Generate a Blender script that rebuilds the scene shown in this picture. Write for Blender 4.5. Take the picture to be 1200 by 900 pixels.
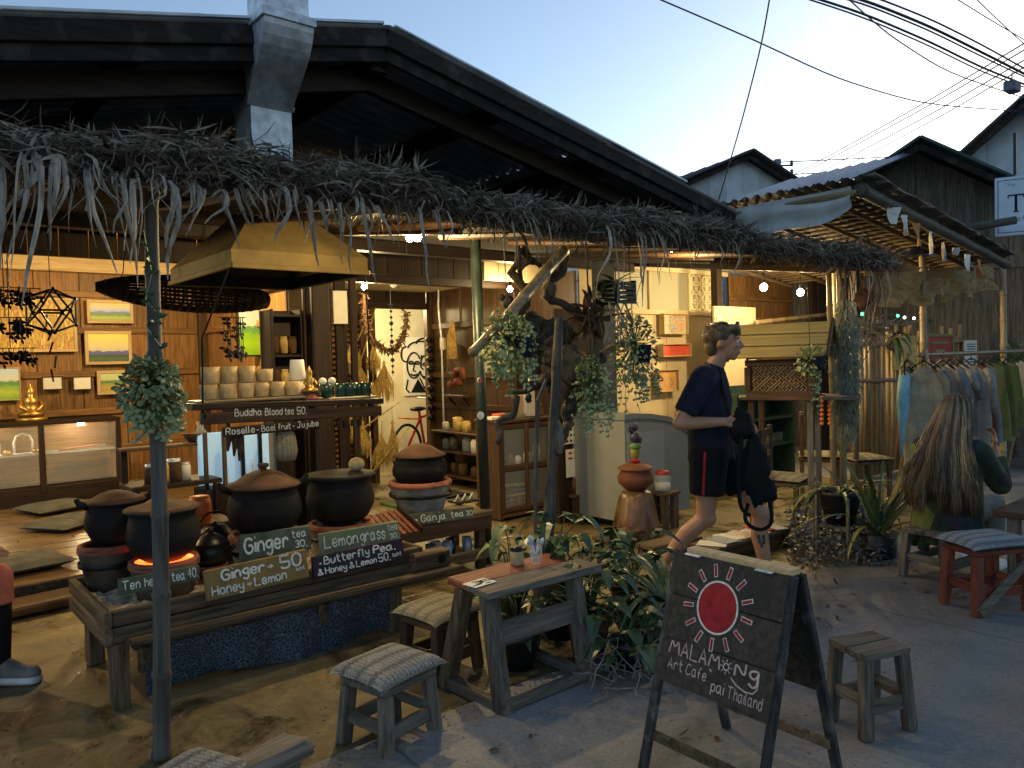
import bpy, bmesh, math, random
from mathutils import Vector, Matrix, Euler
for o in list(bpy.data.objects): bpy.data.objects.remove(o)
S = bpy.context.scene
COL = S.collection
R = math.radians
rnd = random.Random(7)

# ---------------- camera, sky, exposure ----------------
FPX, CAMH, PITCH, ROLL = 900.0, 1.55, math.atan(30/900.0), R(1.5)
cd = bpy.data.cameras.new('camera'); cam = bpy.data.objects.new('camera', cd); COL.objects.link(cam)
cd.sensor_width = 36.0; cd.lens = FPX/1200*36.0; cd.clip_end = 2000; cd.clip_start = 0.05
fwd = Vector((0, math.cos(PITCH), -math.sin(PITCH))); rt0 = Vector((1, 0, 0)); up0 = rt0.cross(fwd)
rt = rt0*math.cos(ROLL)-up0*math.sin(ROLL); up = up0*math.cos(ROLL)+rt0*math.sin(ROLL)
CAM = Vector((0, 0, CAMH))
cam.matrix_world = Matrix(((rt.x, up.x, -fwd.x, CAM.x), (rt.y, up.y, -fwd.y, CAM.y), (rt.z, up.z, -fwd.z, CAM.z), (0, 0, 0, 1)))
S.camera = cam
S.render.resolution_x, S.render.resolution_y = 1024, 768
S.view_settings.view_transform = 'Standard'; S.view_settings.look = 'None'
S.view_settings.exposure = 1.0; S.view_settings.gamma = 1.0
W = bpy.data.worlds.new('World'); S.world = W; W.use_nodes = True
wt = W.node_tree; bg = wt.nodes['Background']
sky = wt.nodes.new('ShaderNodeTexSky'); sky.sky_type = 'NISHITA'; sky.sun_disc = False
SUN_EL, SUN_AZ = R(8), R(38)          # azimuth to the right of the view direction (+Y)
sky.sun_elevation = SUN_EL; sky.sun_rotation = SUN_AZ
sky.air_density = 1.0; sky.dust_density = 1.1; sky.ozone_density = 2.5; sky.altitude = 500
hsv = wt.nodes.new('ShaderNodeHueSaturation'); hsv.inputs['Saturation'].default_value = .85
wt.links.new(sky.outputs[0], hsv.inputs['Color']); wt.links.new(hsv.outputs[0], bg.inputs[0]); bg.inputs[1].default_value = 0.14
sd = bpy.data.lights.new('sun', 'SUN'); sd.energy = 0.06; sd.angle = R(25); sd.color = (1, .9, .8)
so = bpy.data.objects.new('sun', sd); COL.objects.link(so)
sdir = Vector((math.sin(SUN_AZ)*math.cos(SUN_EL+.2), math.cos(SUN_AZ)*math.cos(SUN_EL+.2), math.sin(SUN_EL+.2)))
so.rotation_euler = (-sdir).to_track_quat('-Z', 'Y').to_euler()

# ---------------- place frame: u along the shop front, v into the shop ----------------
def ray(px, py): return fwd+rt*((px-600)/FPX)-up*((py-450)/FPX)
_d = ray(190, 890); ORI = CAM+_d*(-CAMH/_d.z)
ANG = R(40)
UX = Vector((math.cos(ANG), math.sin(ANG), 0)); VX = Vector((-math.sin(ANG), math.cos(ANG), 0))
def wld(p): return Vector((ORI.x, ORI.y, 0))+UX*p[0]+VX*p[1]+Vector((0, 0, p[2]))
def uvz(w): q = w-ORI; return Vector((q.dot(UX), q.dot(VX), w.z))
def Pv(px, py, v):
    d = ray(px, py); return uvz(CAM+d*((v-(CAM-ORI).dot(VX))/d.dot(VX)))
def Pu(px, py, u):
    d = ray(px, py); return uvz(CAM+d*((u-(CAM-ORI).dot(UX))/d.dot(UX)))
def Pz(px, py, z=0):
    d = ray(px, py); return uvz(CAM+d*((z-CAMH)/d.z))
def Pd(px, py, dist): return uvz(CAM+ray(px, py)*dist)

# ---------------- materials ----------------
MATS = {}
def _new(name):
    m = bpy.data.materials.new(name); m.use_nodes = True
    nt = m.node_tree; b = nt.nodes['Principled BSDF']; MATS[name] = m
    return m, nt, b
def N(nt, t, **k):
    n = nt.nodes.new(t)
    for a, x in k.items():
        if a.startswith('i_'): n.inputs[int(a[2:]) if a[2:].isdigit() else a[2:]].default_value = x
        else: setattr(n, a, x)
    return n
def ramp(nt, fac, stops):
    r = nt.nodes.new('ShaderNodeValToRGB'); el = r.color_ramp.elements
    while len(el) < len(stops): el.new(.5)
    for e, (p, c) in zip(el, stops):
        e.position = p; e.color = (c[0], c[1], c[2], 1)
    nt.links.new(fac, r.inputs[0]); return r.outputs[0]
def objvar(nt, col, amt):
    if amt <= 0: return col
    oi = N(nt, 'ShaderNodeObjectInfo'); mr = N(nt, 'ShaderNodeMapRange'); mr.inputs[3].default_value = 1-amt; mr.inputs[4].default_value = 1+amt
    nt.links.new(oi.outputs['Random'], mr.inputs[0])
    hs = N(nt, 'ShaderNodeHueSaturation'); nt.links.new(col, hs.inputs['Color']); nt.links.new(mr.outputs[0], hs.inputs['Value'])
    return hs.outputs[0]
def coord(nt, scale=(1, 1, 1), kind='Object', rot=(0, 0, 0)):
    tc = N(nt, 'ShaderNodeTexCoord'); mp = N(nt, 'ShaderNodeMapping')
    mp.inputs['Scale'].default_value = scale; mp.inputs['Rotation'].default_value = rot
    nt.links.new(tc.outputs[kind], mp.inputs[0]); return mp.outputs[0]
def noise(nt, vec, scale, detail=4, rough=.6, dist=0):
    n = N(nt, 'ShaderNodeTexNoise'); n.inputs['Scale'].default_value = scale; n.inputs['Detail'].default_value = detail
    n.inputs['Roughness'].default_value = rough; n.inputs['Distortion'].default_value = dist
    nt.links.new(vec, n.inputs['Vector']); return n.outputs['Fac']
def bump(nt, b, h, s, dist=.01):
    bp = N(nt, 'ShaderNodeBump'); bp.inputs['Strength'].default_value = s; bp.inputs['Distance'].default_value = dist
    nt.links.new(h, bp.inputs['Height']); nt.links.new(bp.outputs[0], b.inputs['Normal'])
def sc(c, k): return tuple(min(1, x*k) for x in c)
def mat(name, c, rough=.7, metal=0, var=.25, nscale=8, c2=None, bmp=.15, ovar=.12, trans=0, coat=0):
    m, nt, b = _new(name)
    v = coord(nt); n = noise(nt, v, nscale, 5)
    c2 = c2 or sc(c, 1+var*1.5)
    col = ramp(nt, n, [(.3, sc(c, 1-var)), (.7, c2)])
    col = objvar(nt, col, ovar)
    nt.links.new(col, b.inputs['Base Color'])
    b.inputs['Roughness'].default_value = rough; b.inputs['Metallic'].default_value = metal
    if rough >= .6 and metal == 0: b.inputs['Specular IOR Level'].default_value = .22
    if trans: b.inputs['Transmission Weight'].default_value = trans
    if coat: b.inputs['Coat Weight'].default_value = coat
    if bmp:
        n2 = noise(nt, v, nscale*5, 4); bump(nt, b, n2, bmp)
    return m
def wood(name, c1, c2, axis='X', rough=.6, gs=3.0, ovar=.25, bmp=.35, wear=None):
    m, nt, b = _new(name)
    s = [14, 14, 14]; s['XYZ'.index(axis)] = .9
    tc = N(nt, 'ShaderNodeTexCoord'); oi = N(nt, 'ShaderNodeObjectInfo')
    ad = N(nt, 'ShaderNodeVectorMath', operation='ADD')
    cx = N(nt, 'ShaderNodeVectorMath', operation='SCALE'); cx.inputs['Scale'].default_value = 7
    cmb = N(nt, 'ShaderNodeCombineXYZ')
    for i in range(3): nt.links.new(oi.outputs['Random'], cmb.inputs[i])
    nt.links.new(cmb.outputs[0], cx.inputs[0])
    nt.links.new(tc.outputs['Object'], ad.inputs[0]); nt.links.new(cx.outputs[0], ad.inputs[1])
    mp = N(nt, 'ShaderNodeMapping'); mp.inputs['Scale'].default_value = s; nt.links.new(ad.outputs[0], mp.inputs[0])
    n = noise(nt, mp.outputs[0], gs, 6, .65, .4)
    col = ramp(nt, n, [(.32, c1), (.5, tuple((a+d)/2 for a, d in zip(c1, c2))), (.68, c2)])
    if wear:
        n3 = noise(nt, ad.outputs[0], 6, 5); f = ramp(nt, n3, [(.52, (0, 0, 0)), (.66, (1, 1, 1))])
        mx = N(nt, 'ShaderNodeMixRGB'); nt.links.new(f, mx.inputs[0]); nt.links.new(col, mx.inputs[1]); mx.inputs[2].default_value = (*wear, 1); col = mx.outputs[0]
    col = objvar(nt, col, ovar)
    nt.links.new(col, b.inputs['Base Color']); b.inputs['Roughness'].default_value = rough
    if rough >= .5: b.inputs['Specular IOR Level'].default_value = .25
    bump(nt, b, n, bmp, .006)
    return m
def emit(name, c, s):
    m, nt, b = _new(name)
    b.inputs['Base Color'].default_value = (*c, 1); b.inputs['Emission Color'].default_value = (*c, 1); b.inputs['Emission Strength'].default_value = s
    return m
def glass(name, c=(.9, .95, .95), rough=.05, alpha=.25):
    m, nt, b = _new(name)
    b.inputs['Base Color'].default_value = (*c, 1); b.inputs['Roughness'].default_value = rough; b.inputs['Alpha'].default_value = alpha
    return m
def three(fn, base, *a, **k):
    for ax in 'XYZ': fn(base+ax, *a, axis=ax, **k)

# ---------------- mesh builder ----------------
class B:
    def __init__(s): s.v = []; s.f = []
    def add(s, vs, fs):
        o = len(s.v); s.v += [Vector(x) for x in vs]; s.f += [[i+o for i in f] for f in fs]; return s
    def box(s, c, d, rz=0, ch=0, jit=0, M=None):
        h = [x/2 for x in d]; q = Euler((0, 0, R(rz))).to_matrix() if M is None else M; c = Vector(c)
        ch = min(ch, min(h)*.6)
        vs = []; fs = []
        sg = [(a, b, e) for a in (-1, 1) for b in (-1, 1) for e in (-1, 1)]
        if ch <= 0:
            for t in sg: vs.append(Vector([t[i]*h[i] for i in range(3)]))
            fs = [(0, 1, 3, 2), (4, 6, 7, 5), (0, 4, 5, 1), (2, 3, 7, 6), (0, 2, 6, 4), (1, 5, 7, 3)]
        else:
            for t in sg:
                for a in range(3): vs.append(Vector([t[i]*(h[i]-(0 if i == a else ch)) for i in range(3)]))
            ix = {t: i for i, t in enumerate(sg)}
            for a in range(3):
                b_, c_ = [i for i in range(3) if i != a]
                for q_ in (-1, 1):
                    loop = []
                    for (x, y) in ((-1, -1), (1, -1), (1, 1), (-1, 1)):
                        t = [0]*3; t[a] = q_; t[b_] = x; t[c_] = y; loop.append(ix[tuple(t)]*3+a)
                    fs.append(loop)
                for x in (-1, 1):
                    for y in (-1, 1):
                        t0 = [0]*3; t0[b_] = x; t0[c_] = y; t0[a] = -1; t1 = list(t0); t1[a] = 1
                        i0, i1 = ix[tuple(t0)], ix[tuple(t1)]
                        fs.append((i0*3+b_, i1*3+b_, i1*3+c_, i0*3+c_))
            for i in range(8): fs.append((i*3, i*3+1, i*3+2))
        if jit:
            for w in vs: w += Vector([rnd.uniform(-jit, jit) for _ in range(3)])
        return s.add([c+q@w for w in vs], fs)
    def beam(s, p, q, w, h, ch=.004, jit=0, upv=(0, 0, 1), roll=0):
        p, q = Vector(p), Vector(q); x = (q-p); L = x.length; x = x/L; u_ = Vector(upv)
        if abs(x.dot(u_)) > .98: u_ = Vector((0, 1, 0))
        y = u_.cross(x).normalized(); z = x.cross(y)
        if roll: m2 = Matrix.Rotation(R(roll), 3, x); y = m2@y; z = m2@z
        return s.box((p+q)/2, (L, w, h), ch=ch, jit=jit, M=Matrix((x, y, z)).transposed())
    def tube(s, pts, r, n=8, cap=True):
        pts = [Vector(p) for p in pts]; k = len(pts)
        rs = r if isinstance(r, (list, tuple)) else [r]*k
        t0 = (pts[1]-pts[0]).normalized(); ref = Vector((0, 0, 1)) if abs(t0.z) < .9 else Vector((1, 0, 0))
        nx = t0.cross(ref).normalized(); vs = []; fs = []
        for i in range(k):
            t = (pts[min(i+1, k-1)]-pts[max(i-1, 0)])
            t = t.normalized() if t.length > 1e-9 else t0
            nx = (nx-t*nx.dot(t)); nx = nx.normalized() if nx.length > 1e-6 else t.orthogonal().normalized(); ny = t.cross(nx)
            for j in range(n):
                a = 2*math.pi*j/n; vs.append(pts[i]+(nx*math.cos(a)+ny*math.sin(a))*rs[i])
        for i in range(k-1):
            for j in range(n): fs.append((i*n+j, i*n+(j+1) % n, (i+1)*n+(j+1) % n, (i+1)*n+j))
        if cap: fs += [tuple(range(n))[::-1], tuple(range((k-1)*n, k*n))]
        return s.add(vs, fs)
    def lathe(s, prof, n=24, c=(0, 0, 0), sx=1, sy=1, jit=0):
        vs = []; fs = []; c = Vector(c)
        for (r, z) in prof:
            for j in range(n):
                a = 2*math.pi*j/n; rr = max(r, .0005)*(1+(rnd.uniform(-jit, jit) if jit else 0)); vs.append(c+Vector((math.cos(a)*rr*sx, math.sin(a)*rr*sy, z)))
        for i in range(len(prof)-1):
            for j in range(n): fs.append((i*n+j, i*n+(j+1) % n, (i+1)*n+(j+1) % n, (i+1)*n+j))
        return s.add(vs, fs)
    def grid(s, nu, nv, fn, wrap=False):
        vs = [fn(i/nu, j/nv) for j in range(nv+1) for i in range(nu+1)]; fs = []
        for j in range(nv):
            for i in range(nu): a = j*(nu+1)+i; fs.append((a, a+1, a+nu+2, a+nu+1))
        return s.add(vs, fs)
    def leaf(s, p, d, n, L, Wd, curl=.4, segs=4, fold=.15, shape='oval', twist=0):
        p = Vector(p); d = Vector(d).normalized(); n = Vector(n); n = (n-d*n.dot(d)); n = n.normalized() if n.length > 1e-5 else d.orthogonal().normalized()
        vs = []; fs = []; pos = p.copy(); dd = d.copy(); nn = n.copy(); st = L/segs
        for i in range(segs+1):
            t = i/segs
            if shape == 'oval': w = math.sin(math.pi*min(1, (t*.93+.04)))**.8
            elif shape == 'blade': w = (1-t)**.6*(.55+.45*min(1, t*4)) if t < 1 else 0.02
            elif shape == 'heart': w = (1-t)**.75*min(1, .35+t*5)
            elif shape == 'strip': w = (1-t**3)*.95+.05
            else: w = 1
            sd_ = dd.cross(nn)
            if twist: sd_ = Matrix.Rotation(twist*t, 3, dd)@sd_
            vs += [pos-sd_*w*Wd/2+nn*fold*w*Wd, pos, pos+sd_*w*Wd/2+nn*fold*w*Wd]
            rot = Matrix.Rotation(-curl/segs, 3, dd.cross(nn)); dd = rot@dd; nn = rot@nn; pos = pos+dd*st
        for i in range(segs):
            a = i*3; fs += [(a, a+1, a+4, a+3), (a+1, a+2, a+5, a+4)]
        return s.add(vs, fs)
    def ball(s, c, r, n=12, m=8, sx=1, sy=1, sz=1, M=None):
        c = Vector(c); vs = []; fs = []
        for i in range(m+1):
            ph = math.pi*i/m
            for j in range(n):
                a = 2*math.pi*j/n; w = Vector((math.sin(ph)*math.cos(a)*r*sx, math.sin(ph)*math.sin(a)*r*sy, math.cos(ph)*r*sz))
                vs.append(c+(M@w if M is not None else w))
        for i in range(m):
            for j in range(n): fs.append((i*n+j, i*n+(j+1) % n, (i+1)*n+(j+1) % n, (i+1)*n+j))
        return s.add(vs, fs)
    def caps(s, p, q, r1, r2, n=12, flat=False):       # tapered capsule
        p, q = Vector(p), Vector(q); d = (q-p); L = d.length; d = d/L; pts = []; rs = []
        if not flat:
            for a in (80, 55, 28): pts.append(p-d*r1*math.sin(R(a))); rs.append(r1*math.cos(R(a)))
        for i in range(5): pts.append(p+d*L*i/4); rs.append(r1+(r2-r1)*i/4)
        if not flat:
            for a in (28, 55, 80): pts.append(q+d*r2*math.sin(R(a))); rs.append(r2*math.cos(R(a)))
        return s.tube(pts, rs, n)
    def mesh(s, name, fix=True):
        me = bpy.data.meshes.new(name); me.from_pydata([tuple(x) for x in s.v], [], s.f)
        if fix:
            bm = bmesh.new(); bm.from_mesh(me); bmesh.ops.recalc_face_normals(bm, faces=bm.faces); bm.to_mesh(me); bm.free()
        me.update(); return me
def put(name, me, m, parent=None, smooth=False):
    if m is not None and not me.materials: me.materials.append(MATS[m] if isinstance(m, str) else m)
    if smooth:
        me.polygons.foreach_set('use_smooth', [True]*len(me.polygons))
    o = bpy.data.objects.new(name, me); COL.objects.link(o)
    if parent is not None: o.parent = parent
    return o
def part(name, b, m, parent, smooth=False, glob=False, label=None, kind=None, loc=None, rz=None):
    """link the builder as one mesh; glob=True: its coordinates are (u,v,z) of the place"""
    if glob:
        root = parent
        while root is not None and root.parent is not None: root = root.parent
        iv = TM[root.name].inverted() if root is not None else Matrix()
        b.v = [iv@wld(x) for x in b.v]
    o = put(name, b.mesh(name), m, parent, smooth)
    if label: o['label'] = label
    if kind: o['kind'] = kind
    if loc is not None: o.location = loc
    if rz is not None: o.rotation_euler.z = R(rz)
    return o
TM = {}
def thing(name, label, cat, at=(0, 0, 0), rot=0, group=None, kind=None):
    o = bpy.data.objects.new(name, None); COL.objects.link(o); o.empty_display_size = .05
    w = wld(at); o.location = w; o.rotation_euler = (0, 0, ANG+R(rot))
    TM[o.name] = Matrix.Translation(w)@Matrix.Rotation(ANG+R(rot), 4, 'Z')
    if kind: o['kind'] = kind
    else:
        o['label'] = label; o['category'] = cat
        if group: o['group'] = group
    return o
def single(name, b, m, label, cat, at, rot=0, group=None, smooth=False, glob=False):
    """a thing that is one mesh"""
    w = wld(at); Mx = Matrix.Translation(w)@Matrix.Rotation(ANG+R(rot), 4, 'Z')
    if glob: iv = Mx.inverted(); b.v = [iv@wld(x) for x in b.v]
    o = put(name, b.mesh(name), m, None, smooth); o.matrix_world = Mx; TM[o.name] = Mx
    o['label'] = label; o['category'] = cat
    if group: o['group'] = group
    return o
def structure(name, b, m, smooth=False):
    b.v = [wld(x) for x in b.v]; o = put(name, b.mesh(name), m, None, smooth); o['kind'] = 'structure'; TM[o.name] = Matrix(); return o
def copytree(o, at, rot=0, label=None, parent=None, group=None):
    c = o.copy(); COL.objects.link(c)
    if parent is None:
        w = wld(at); c.location = w; c.rotation_euler = (0, 0, ANG+R(rot)); TM[c.name] = Matrix.Translation(w)@Matrix.Rotation(ANG+R(rot), 4, 'Z')
        if label: c['label'] = label
        if group: c['group'] = group
    else: c.parent = parent
    for ch in list(o.children): copytree(ch, None, parent=c)
    return c
def lamp(name, at, energy, color, radius, parent=None):
    l = bpy.data.lights.new(name, 'POINT'); l.energy = energy; l.color = color; l.shadow_soft_size = radius
    o = bpy.data.objects.new(name, l); COL.objects.link(o)
    if parent: o.parent = parent; o.location = TM[parent.name].inverted()@wld(at)
    else: o.location = wld(at)
    return o

# ---------------- hand lettering: strokes on a 0..6 grid, baseline y=2, x-height 6, capitals 8, descender 0 ----------------
GL = {
'A': '02 28 42/14 34', 'B': '02 08 28 37 36 25 05/25 45 43 32 02', 'C': '47 28 17 05 03 12 32 43', 'G': '47 38 18 06 04 12 32 43 45 25', 'H': '02 08/42 48/05 45',
'J': '18 48/38 33 22 12 03', 'L': '08 02 42', 'M': '02 18 34 58 62', 'N': '02 08 42 48', 'P': '02 08 38 47 46 35 05', 'R': '02 08 38 47 46 35 05/25 42', 'T': '08 58/28 22', 'I': '12 18',
'O': '28 07 04 12 32 44 47 28', 'D': '02 08 28 46 44 22 02', 'S': '47 28 07 16 35 44 32 12 03', 'Y': '08 25 48/25 22', 'E': '48 08 02 42/05 35',
'a': '36 16 05 03 12 22 34 36/36 33 42', 'b': '08 02/04 16 26 35 33 22 12 03', 'c': '35 26 16 05 03 12 22 33', 'd': '35 26 16 05 03 12 22 34/38 32', 'e': '04 34 35 26 16 05 03 12 22 33',
'f': '37 28 17 12/05 25', 'g': '36 16 05 04 13 23 35/36 31 20 10 01', 'h': '08 02/04 16 26 35 32', 'i': '06 02/08 08', 'j': '26 21 10 00/28 28', 'l': '08 02 12', 'm': '06 02/04 16 25 22/24 36 45 42',
'n': '06 02/04 16 26 35 32', 'o': '16 05 03 12 22 33 35 26 16', 'p': '06 00/04 16 26 35 33 22 12 03', 'r': '06 02/04 16 26 35', 's': '35 26 16 05 14 24 33 22 12 03', 't': '18 13 22 32/06 36', 'u': '06 03 12 22 34/36 32', 'y': '06 04 13 23 34/36 31 20 10 01',
'v': '06 12 36', 'w': '06 12 25 32 46', 'k': '08 02/36 04 32', 'x': '06 32/36 02', 'z': '06 36 02 32',
'0': '28 07 04 12 32 44 47 28', '3': '07 18 28 37 36 25 15/25 34 33 22 12 03', '4': '38 04 44/38 32', '5': '48 08 05/05 25 45 43 32 12 03', '1': '07 18 12', '2': '07 18 28 37 36 02 42',
'.': '02 12', '-': '04 24', '+': '04 44/26 22', '&': '42 17 28 36 14 03 12 22 44', '`': '08 17', ',': '12 01', ':': '03 03/06 06'}
def text_strokes(txt, h, weight=.12, slant=0, space=1.0, fit=None):
    """builder with flat brush strokes in the XZ plane (x right, z up, front = -y); returns builder, width"""
    b = B(); x = 0; k = h/6.0
    for ch in txt:
        if ch == ' ': x += 3.0*space; continue
        g = GL.get(ch); mx = 0
        if not g: x += 2; continue
        for st in g.split('/'):
            pts = [(int(q[0]), int(q[1])-2) for q in st.split()]
            mx = max(mx, max(p[0] for p in pts))
            if len(pts) == 2 and pts[0] == pts[1]: pts = [pts[0], (pts[0][0]+.25, pts[0][1]+.25)]
            pl = [Vector((p[0], p[1])) for p in pts]
            for _ in range(2 if len(pl) > 3 else 0):
                nw = [pl[0]]
                for i in range(len(pl)-1): nw += [pl[i]*.75+pl[i+1]*.25, pl[i]*.25+pl[i+1]*.75]
                pl = nw+[pl[-1]]
            jx, jy = rnd.uniform(-.12, .12), rnd.uniform(-.15, .15)
            b.tube([((x+p.x+jx+slant*p.y)*k, 0, (p.y+jy)*k) for p in pl], weight*h*.5, 6)
        x += (mx+1.35)*space
    for i in range(len(b.v)): b.v[i].y *= .22
    wd = (x-1.35)*k
    if fit:
        for q in b.v: q.x *= fit/wd
        wd = fit
    return b, wd
# ---------------- material palette ----------------
def street_mat():
    m, nt, b = _new('street_concrete')
    v = coord(nt); n = noise(nt, v, 1.1, 7, .62); n2 = noise(nt, v, 55, 5, .7); n3 = noise(nt, v, .35, 4, .5, 1.0); n4 = noise(nt, v, 9, 6, .7, .6)
    c = ramp(nt, n, [(.3, (.18, .168, .152)), (.5, (.25, .234, .212)), (.72, (.31, .292, .266))])
    def mul(c, f, col, stops, fac=1.0):
        mx = N(nt, 'ShaderNodeMixRGB', blend_type='MULTIPLY'); mx.inputs[0].default_value = fac
        nt.links.new(c, mx.inputs[1]); nt.links.new(ramp(nt, f, stops), mx.inputs[2]); return mx.outputs[0]
    c = mul(c, n2, None, [(.3, (.6, .6, .6)), (.7, (1.25, 1.25, 1.25))], .8)
    c = mul(c, n3, None, [(.36, (.5, .5, .52)), (.55, (1, 1, 1))])
    c = mul(c, n4, None, [(.3, (.6, .59, .57)), (.5, (1, 1, 1))], .7)
    vo = N(nt, 'ShaderNodeTexVoronoi', feature='DISTANCE_TO_EDGE'); vo.inputs['Scale'].default_value = .42
    dn = N(nt, 'ShaderNodeMixRGB'); dn.inputs[0].default_value = .12; nt.links.new(v, dn.inputs[1])
    nn = N(nt, 'ShaderNodeTexNoise'); nn.inputs['Scale'].default_value = 2.5; nn.inputs['Detail'].default_value = 5; nt.links.new(v, nn.inputs['Vector']); nt.links.new(nn.outputs['Color'], dn.inputs[2])
    nt.links.new(dn.outputs[0], vo.inputs['Vector'])
    c = mul(c, vo.outputs['Distance'], None, [(.0, (.45, .45, .45)), (.004, (1, 1, 1))])
    def line(c, a, e, half, soft, col, amt):       # worn painted stripe / oily streak along a line on the street
        a, e = wld(a), wld(e); d = (e-a).normalized(); nr = Vector((-d.y, d.x, 0))
        sb = N(nt, 'ShaderNodeVectorMath', operation='SUBTRACT'); sb.inputs[1].default_value = (a.x, a.y, 0); nt.links.new(v, sb.inputs[0])
        dt = N(nt, 'ShaderNodeVectorMath', operation='DOT_PRODUCT'); dt.inputs[1].default_value = nr; nt.links.new(sb.outputs[0], dt.inputs[0])
        ab = N(nt, 'ShaderNodeMath', operation='ABSOLUTE'); nt.links.new(dt.outputs['Value'], ab.inputs[0])
        ns = N(nt, 'ShaderNodeMath', operation='MULTIPLY_ADD'); ns.inputs[1].default_value = soft; nt.links.new(n4, ns.inputs[0]); nt.links.new(ab.outputs[0], ns.inputs[2])
        f = ramp(nt, ns.outputs[0], [(half, (amt, amt, amt)), (half+soft, (0, 0, 0))])
        mx = N(nt, 'ShaderNodeMixRGB'); nt.links.new(f, mx.inputs[0]); nt.links.new(c, mx.inputs[1]); mx.inputs[2].default_value = (*col, 1); return mx.outputs[0]
    c = line(c, Pz(1075, 890), Pz(1195, 690), .06, .22, (.07, .16, .19), .5)
    c = line(c, Pz(1000, 668), Pz(835, 840), .015, .12, (.05, .045, .04), .75)
    mx = N(nt, 'ShaderNodeMixRGB'); mx.inputs[0].default_value = 0; nt.links.new(c, mx.inputs[1])
    nt.links.new(mx.outputs[0], b.inputs['Base Color'])
    r = ramp(nt, n, [(.35, (.55, .55, .55)), (.7, (.9, .9, .9))]); nt.links.new(r, b.inputs['Roughness'])
    bump(nt, b, n2, .35, .006)
street_mat()
def cafe_floor_mat():
    m, nt, b = _new('cafe_floor')
    v = coord(nt); n = noise(nt, v, 3.2, 9, .72, .9); n2 = noise(nt, v, 30, 6, .7); n3 = noise(nt, v, 1.7, 7, .7, 1.4)
    c = ramp(nt, n, [(.30, (.045, .035, .022)), (.42, (.14, .104, .048)), (.58, (.225, .168, .074)), (.76, (.36, .275, .13))])
    f = ramp(nt, n3, [(.38, (.14, .12, .10)), (.49, (1, 1, 1))])
    mx = N(nt, 'ShaderNodeMixRGB', blend_type='MULTIPLY'); mx.inputs[0].default_value = .75; nt.links.new(c, mx.inputs[1]); nt.links.new(f, mx.inputs[2])
    f2 = ramp(nt, n2, [(.3, (.65, .65, .65)), (.65, (1.1, 1.1, 1.1))])
    m2 = N(nt, 'ShaderNodeMixRGB', blend_type='MULTIPLY'); m2.inputs[0].default_value = .8; nt.links.new(mx.outputs[0], m2.inputs[1]); nt.links.new(f2, m2.inputs[2])
    nt.links.new(m2.outputs[0], b.inputs['Base Color'])
    r = ramp(nt, n3, [(.38, (.22, .22, .22)), (.5, (.55, .55, .55))]); nt.links.new(r, b.inputs['Roughness'])
    bump(nt, b, n, .5, .02)
cafe_floor_mat()
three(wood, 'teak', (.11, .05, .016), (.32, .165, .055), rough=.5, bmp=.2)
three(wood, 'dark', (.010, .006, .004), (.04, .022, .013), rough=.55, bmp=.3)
three(wood, 'brown', (.04, .02, .010), (.11, .06, .03), rough=.5, bmp=.3)
three(wood, 'grey', (.05, .041, .032), (.20, .168, .13), rough=.8, bmp=.6)
three(wood, 'old', (.035, .023, .013), (.18, .122, .07), rough=.75, bmp=.6)
three(wood, 'floorb', (.07, .04, .018), (.22, .14, .065), rough=.28, bmp=.12)
three(wood, 'bamboo', (.16, .11, .05), (.34, .25, .13), rough=.45, bmp=.15)
three(wood, 'bamboogrey', (.032, .028, .022), (.115, .104, .086), rough=.6, bmp=.3)
three(wood, 'pale', (.40, .27, .12), (.62, .45, .23), rough=.6, bmp=.15, ovar=.1)
three(wood, 'red', (.10, .025, .014), (.24, .07, .04), rough=.55, bmp=.25)
three(wood, 'fascia', (.010, .008, .007), (.028, .021, .017), rough=.8, bmp=.4, wear=(.06, .048, .04))
mat('roofsheet', (.55, .57, .60), .45, .35, var=.35, nscale=3, bmp=.1)
mat('zinc', (.55, .57, .60), .45, .4, var=.3, nscale=14, bmp=.05)
mat('beige', (.62, .50, .30), .8, var=.08, nscale=3, bmp=.05)
mat('cream', (.66, .58, .38), .8, var=.14, nscale=2, bmp=.1)
mat('whiteboard', (.55, .56, .56), .7, var=.08)
mat('greenmetal', (.022, .032, .026), .4, .3, var=.4)
mat('blackmetal', (.012, .012, .012), .4, .5)
mat('potclay', (.011, .009, .008), .75, var=.5, nscale=6, bmp=.25)
mat('lidclay', (.085, .040, .022), .75, var=.4, nscale=7, bmp=.25)
mat('stoveclay', (.20, .155, .115), .9, var=.45, nscale=7, bmp=.5)
mat('stovegrey', (.22, .21, .19), .9, var=.4, nscale=7, bmp=.4)
mat('redclay', (.23, .075, .045), .85, var=.35, nscale=9, bmp=.3)
mat('hoodmetal', (.18, .13, .055), .7, var=.25, nscale=5, bmp=.2)
mat('ash', (.50, .42, .30), .95, var=.5, nscale=20, bmp=1.0)
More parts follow.
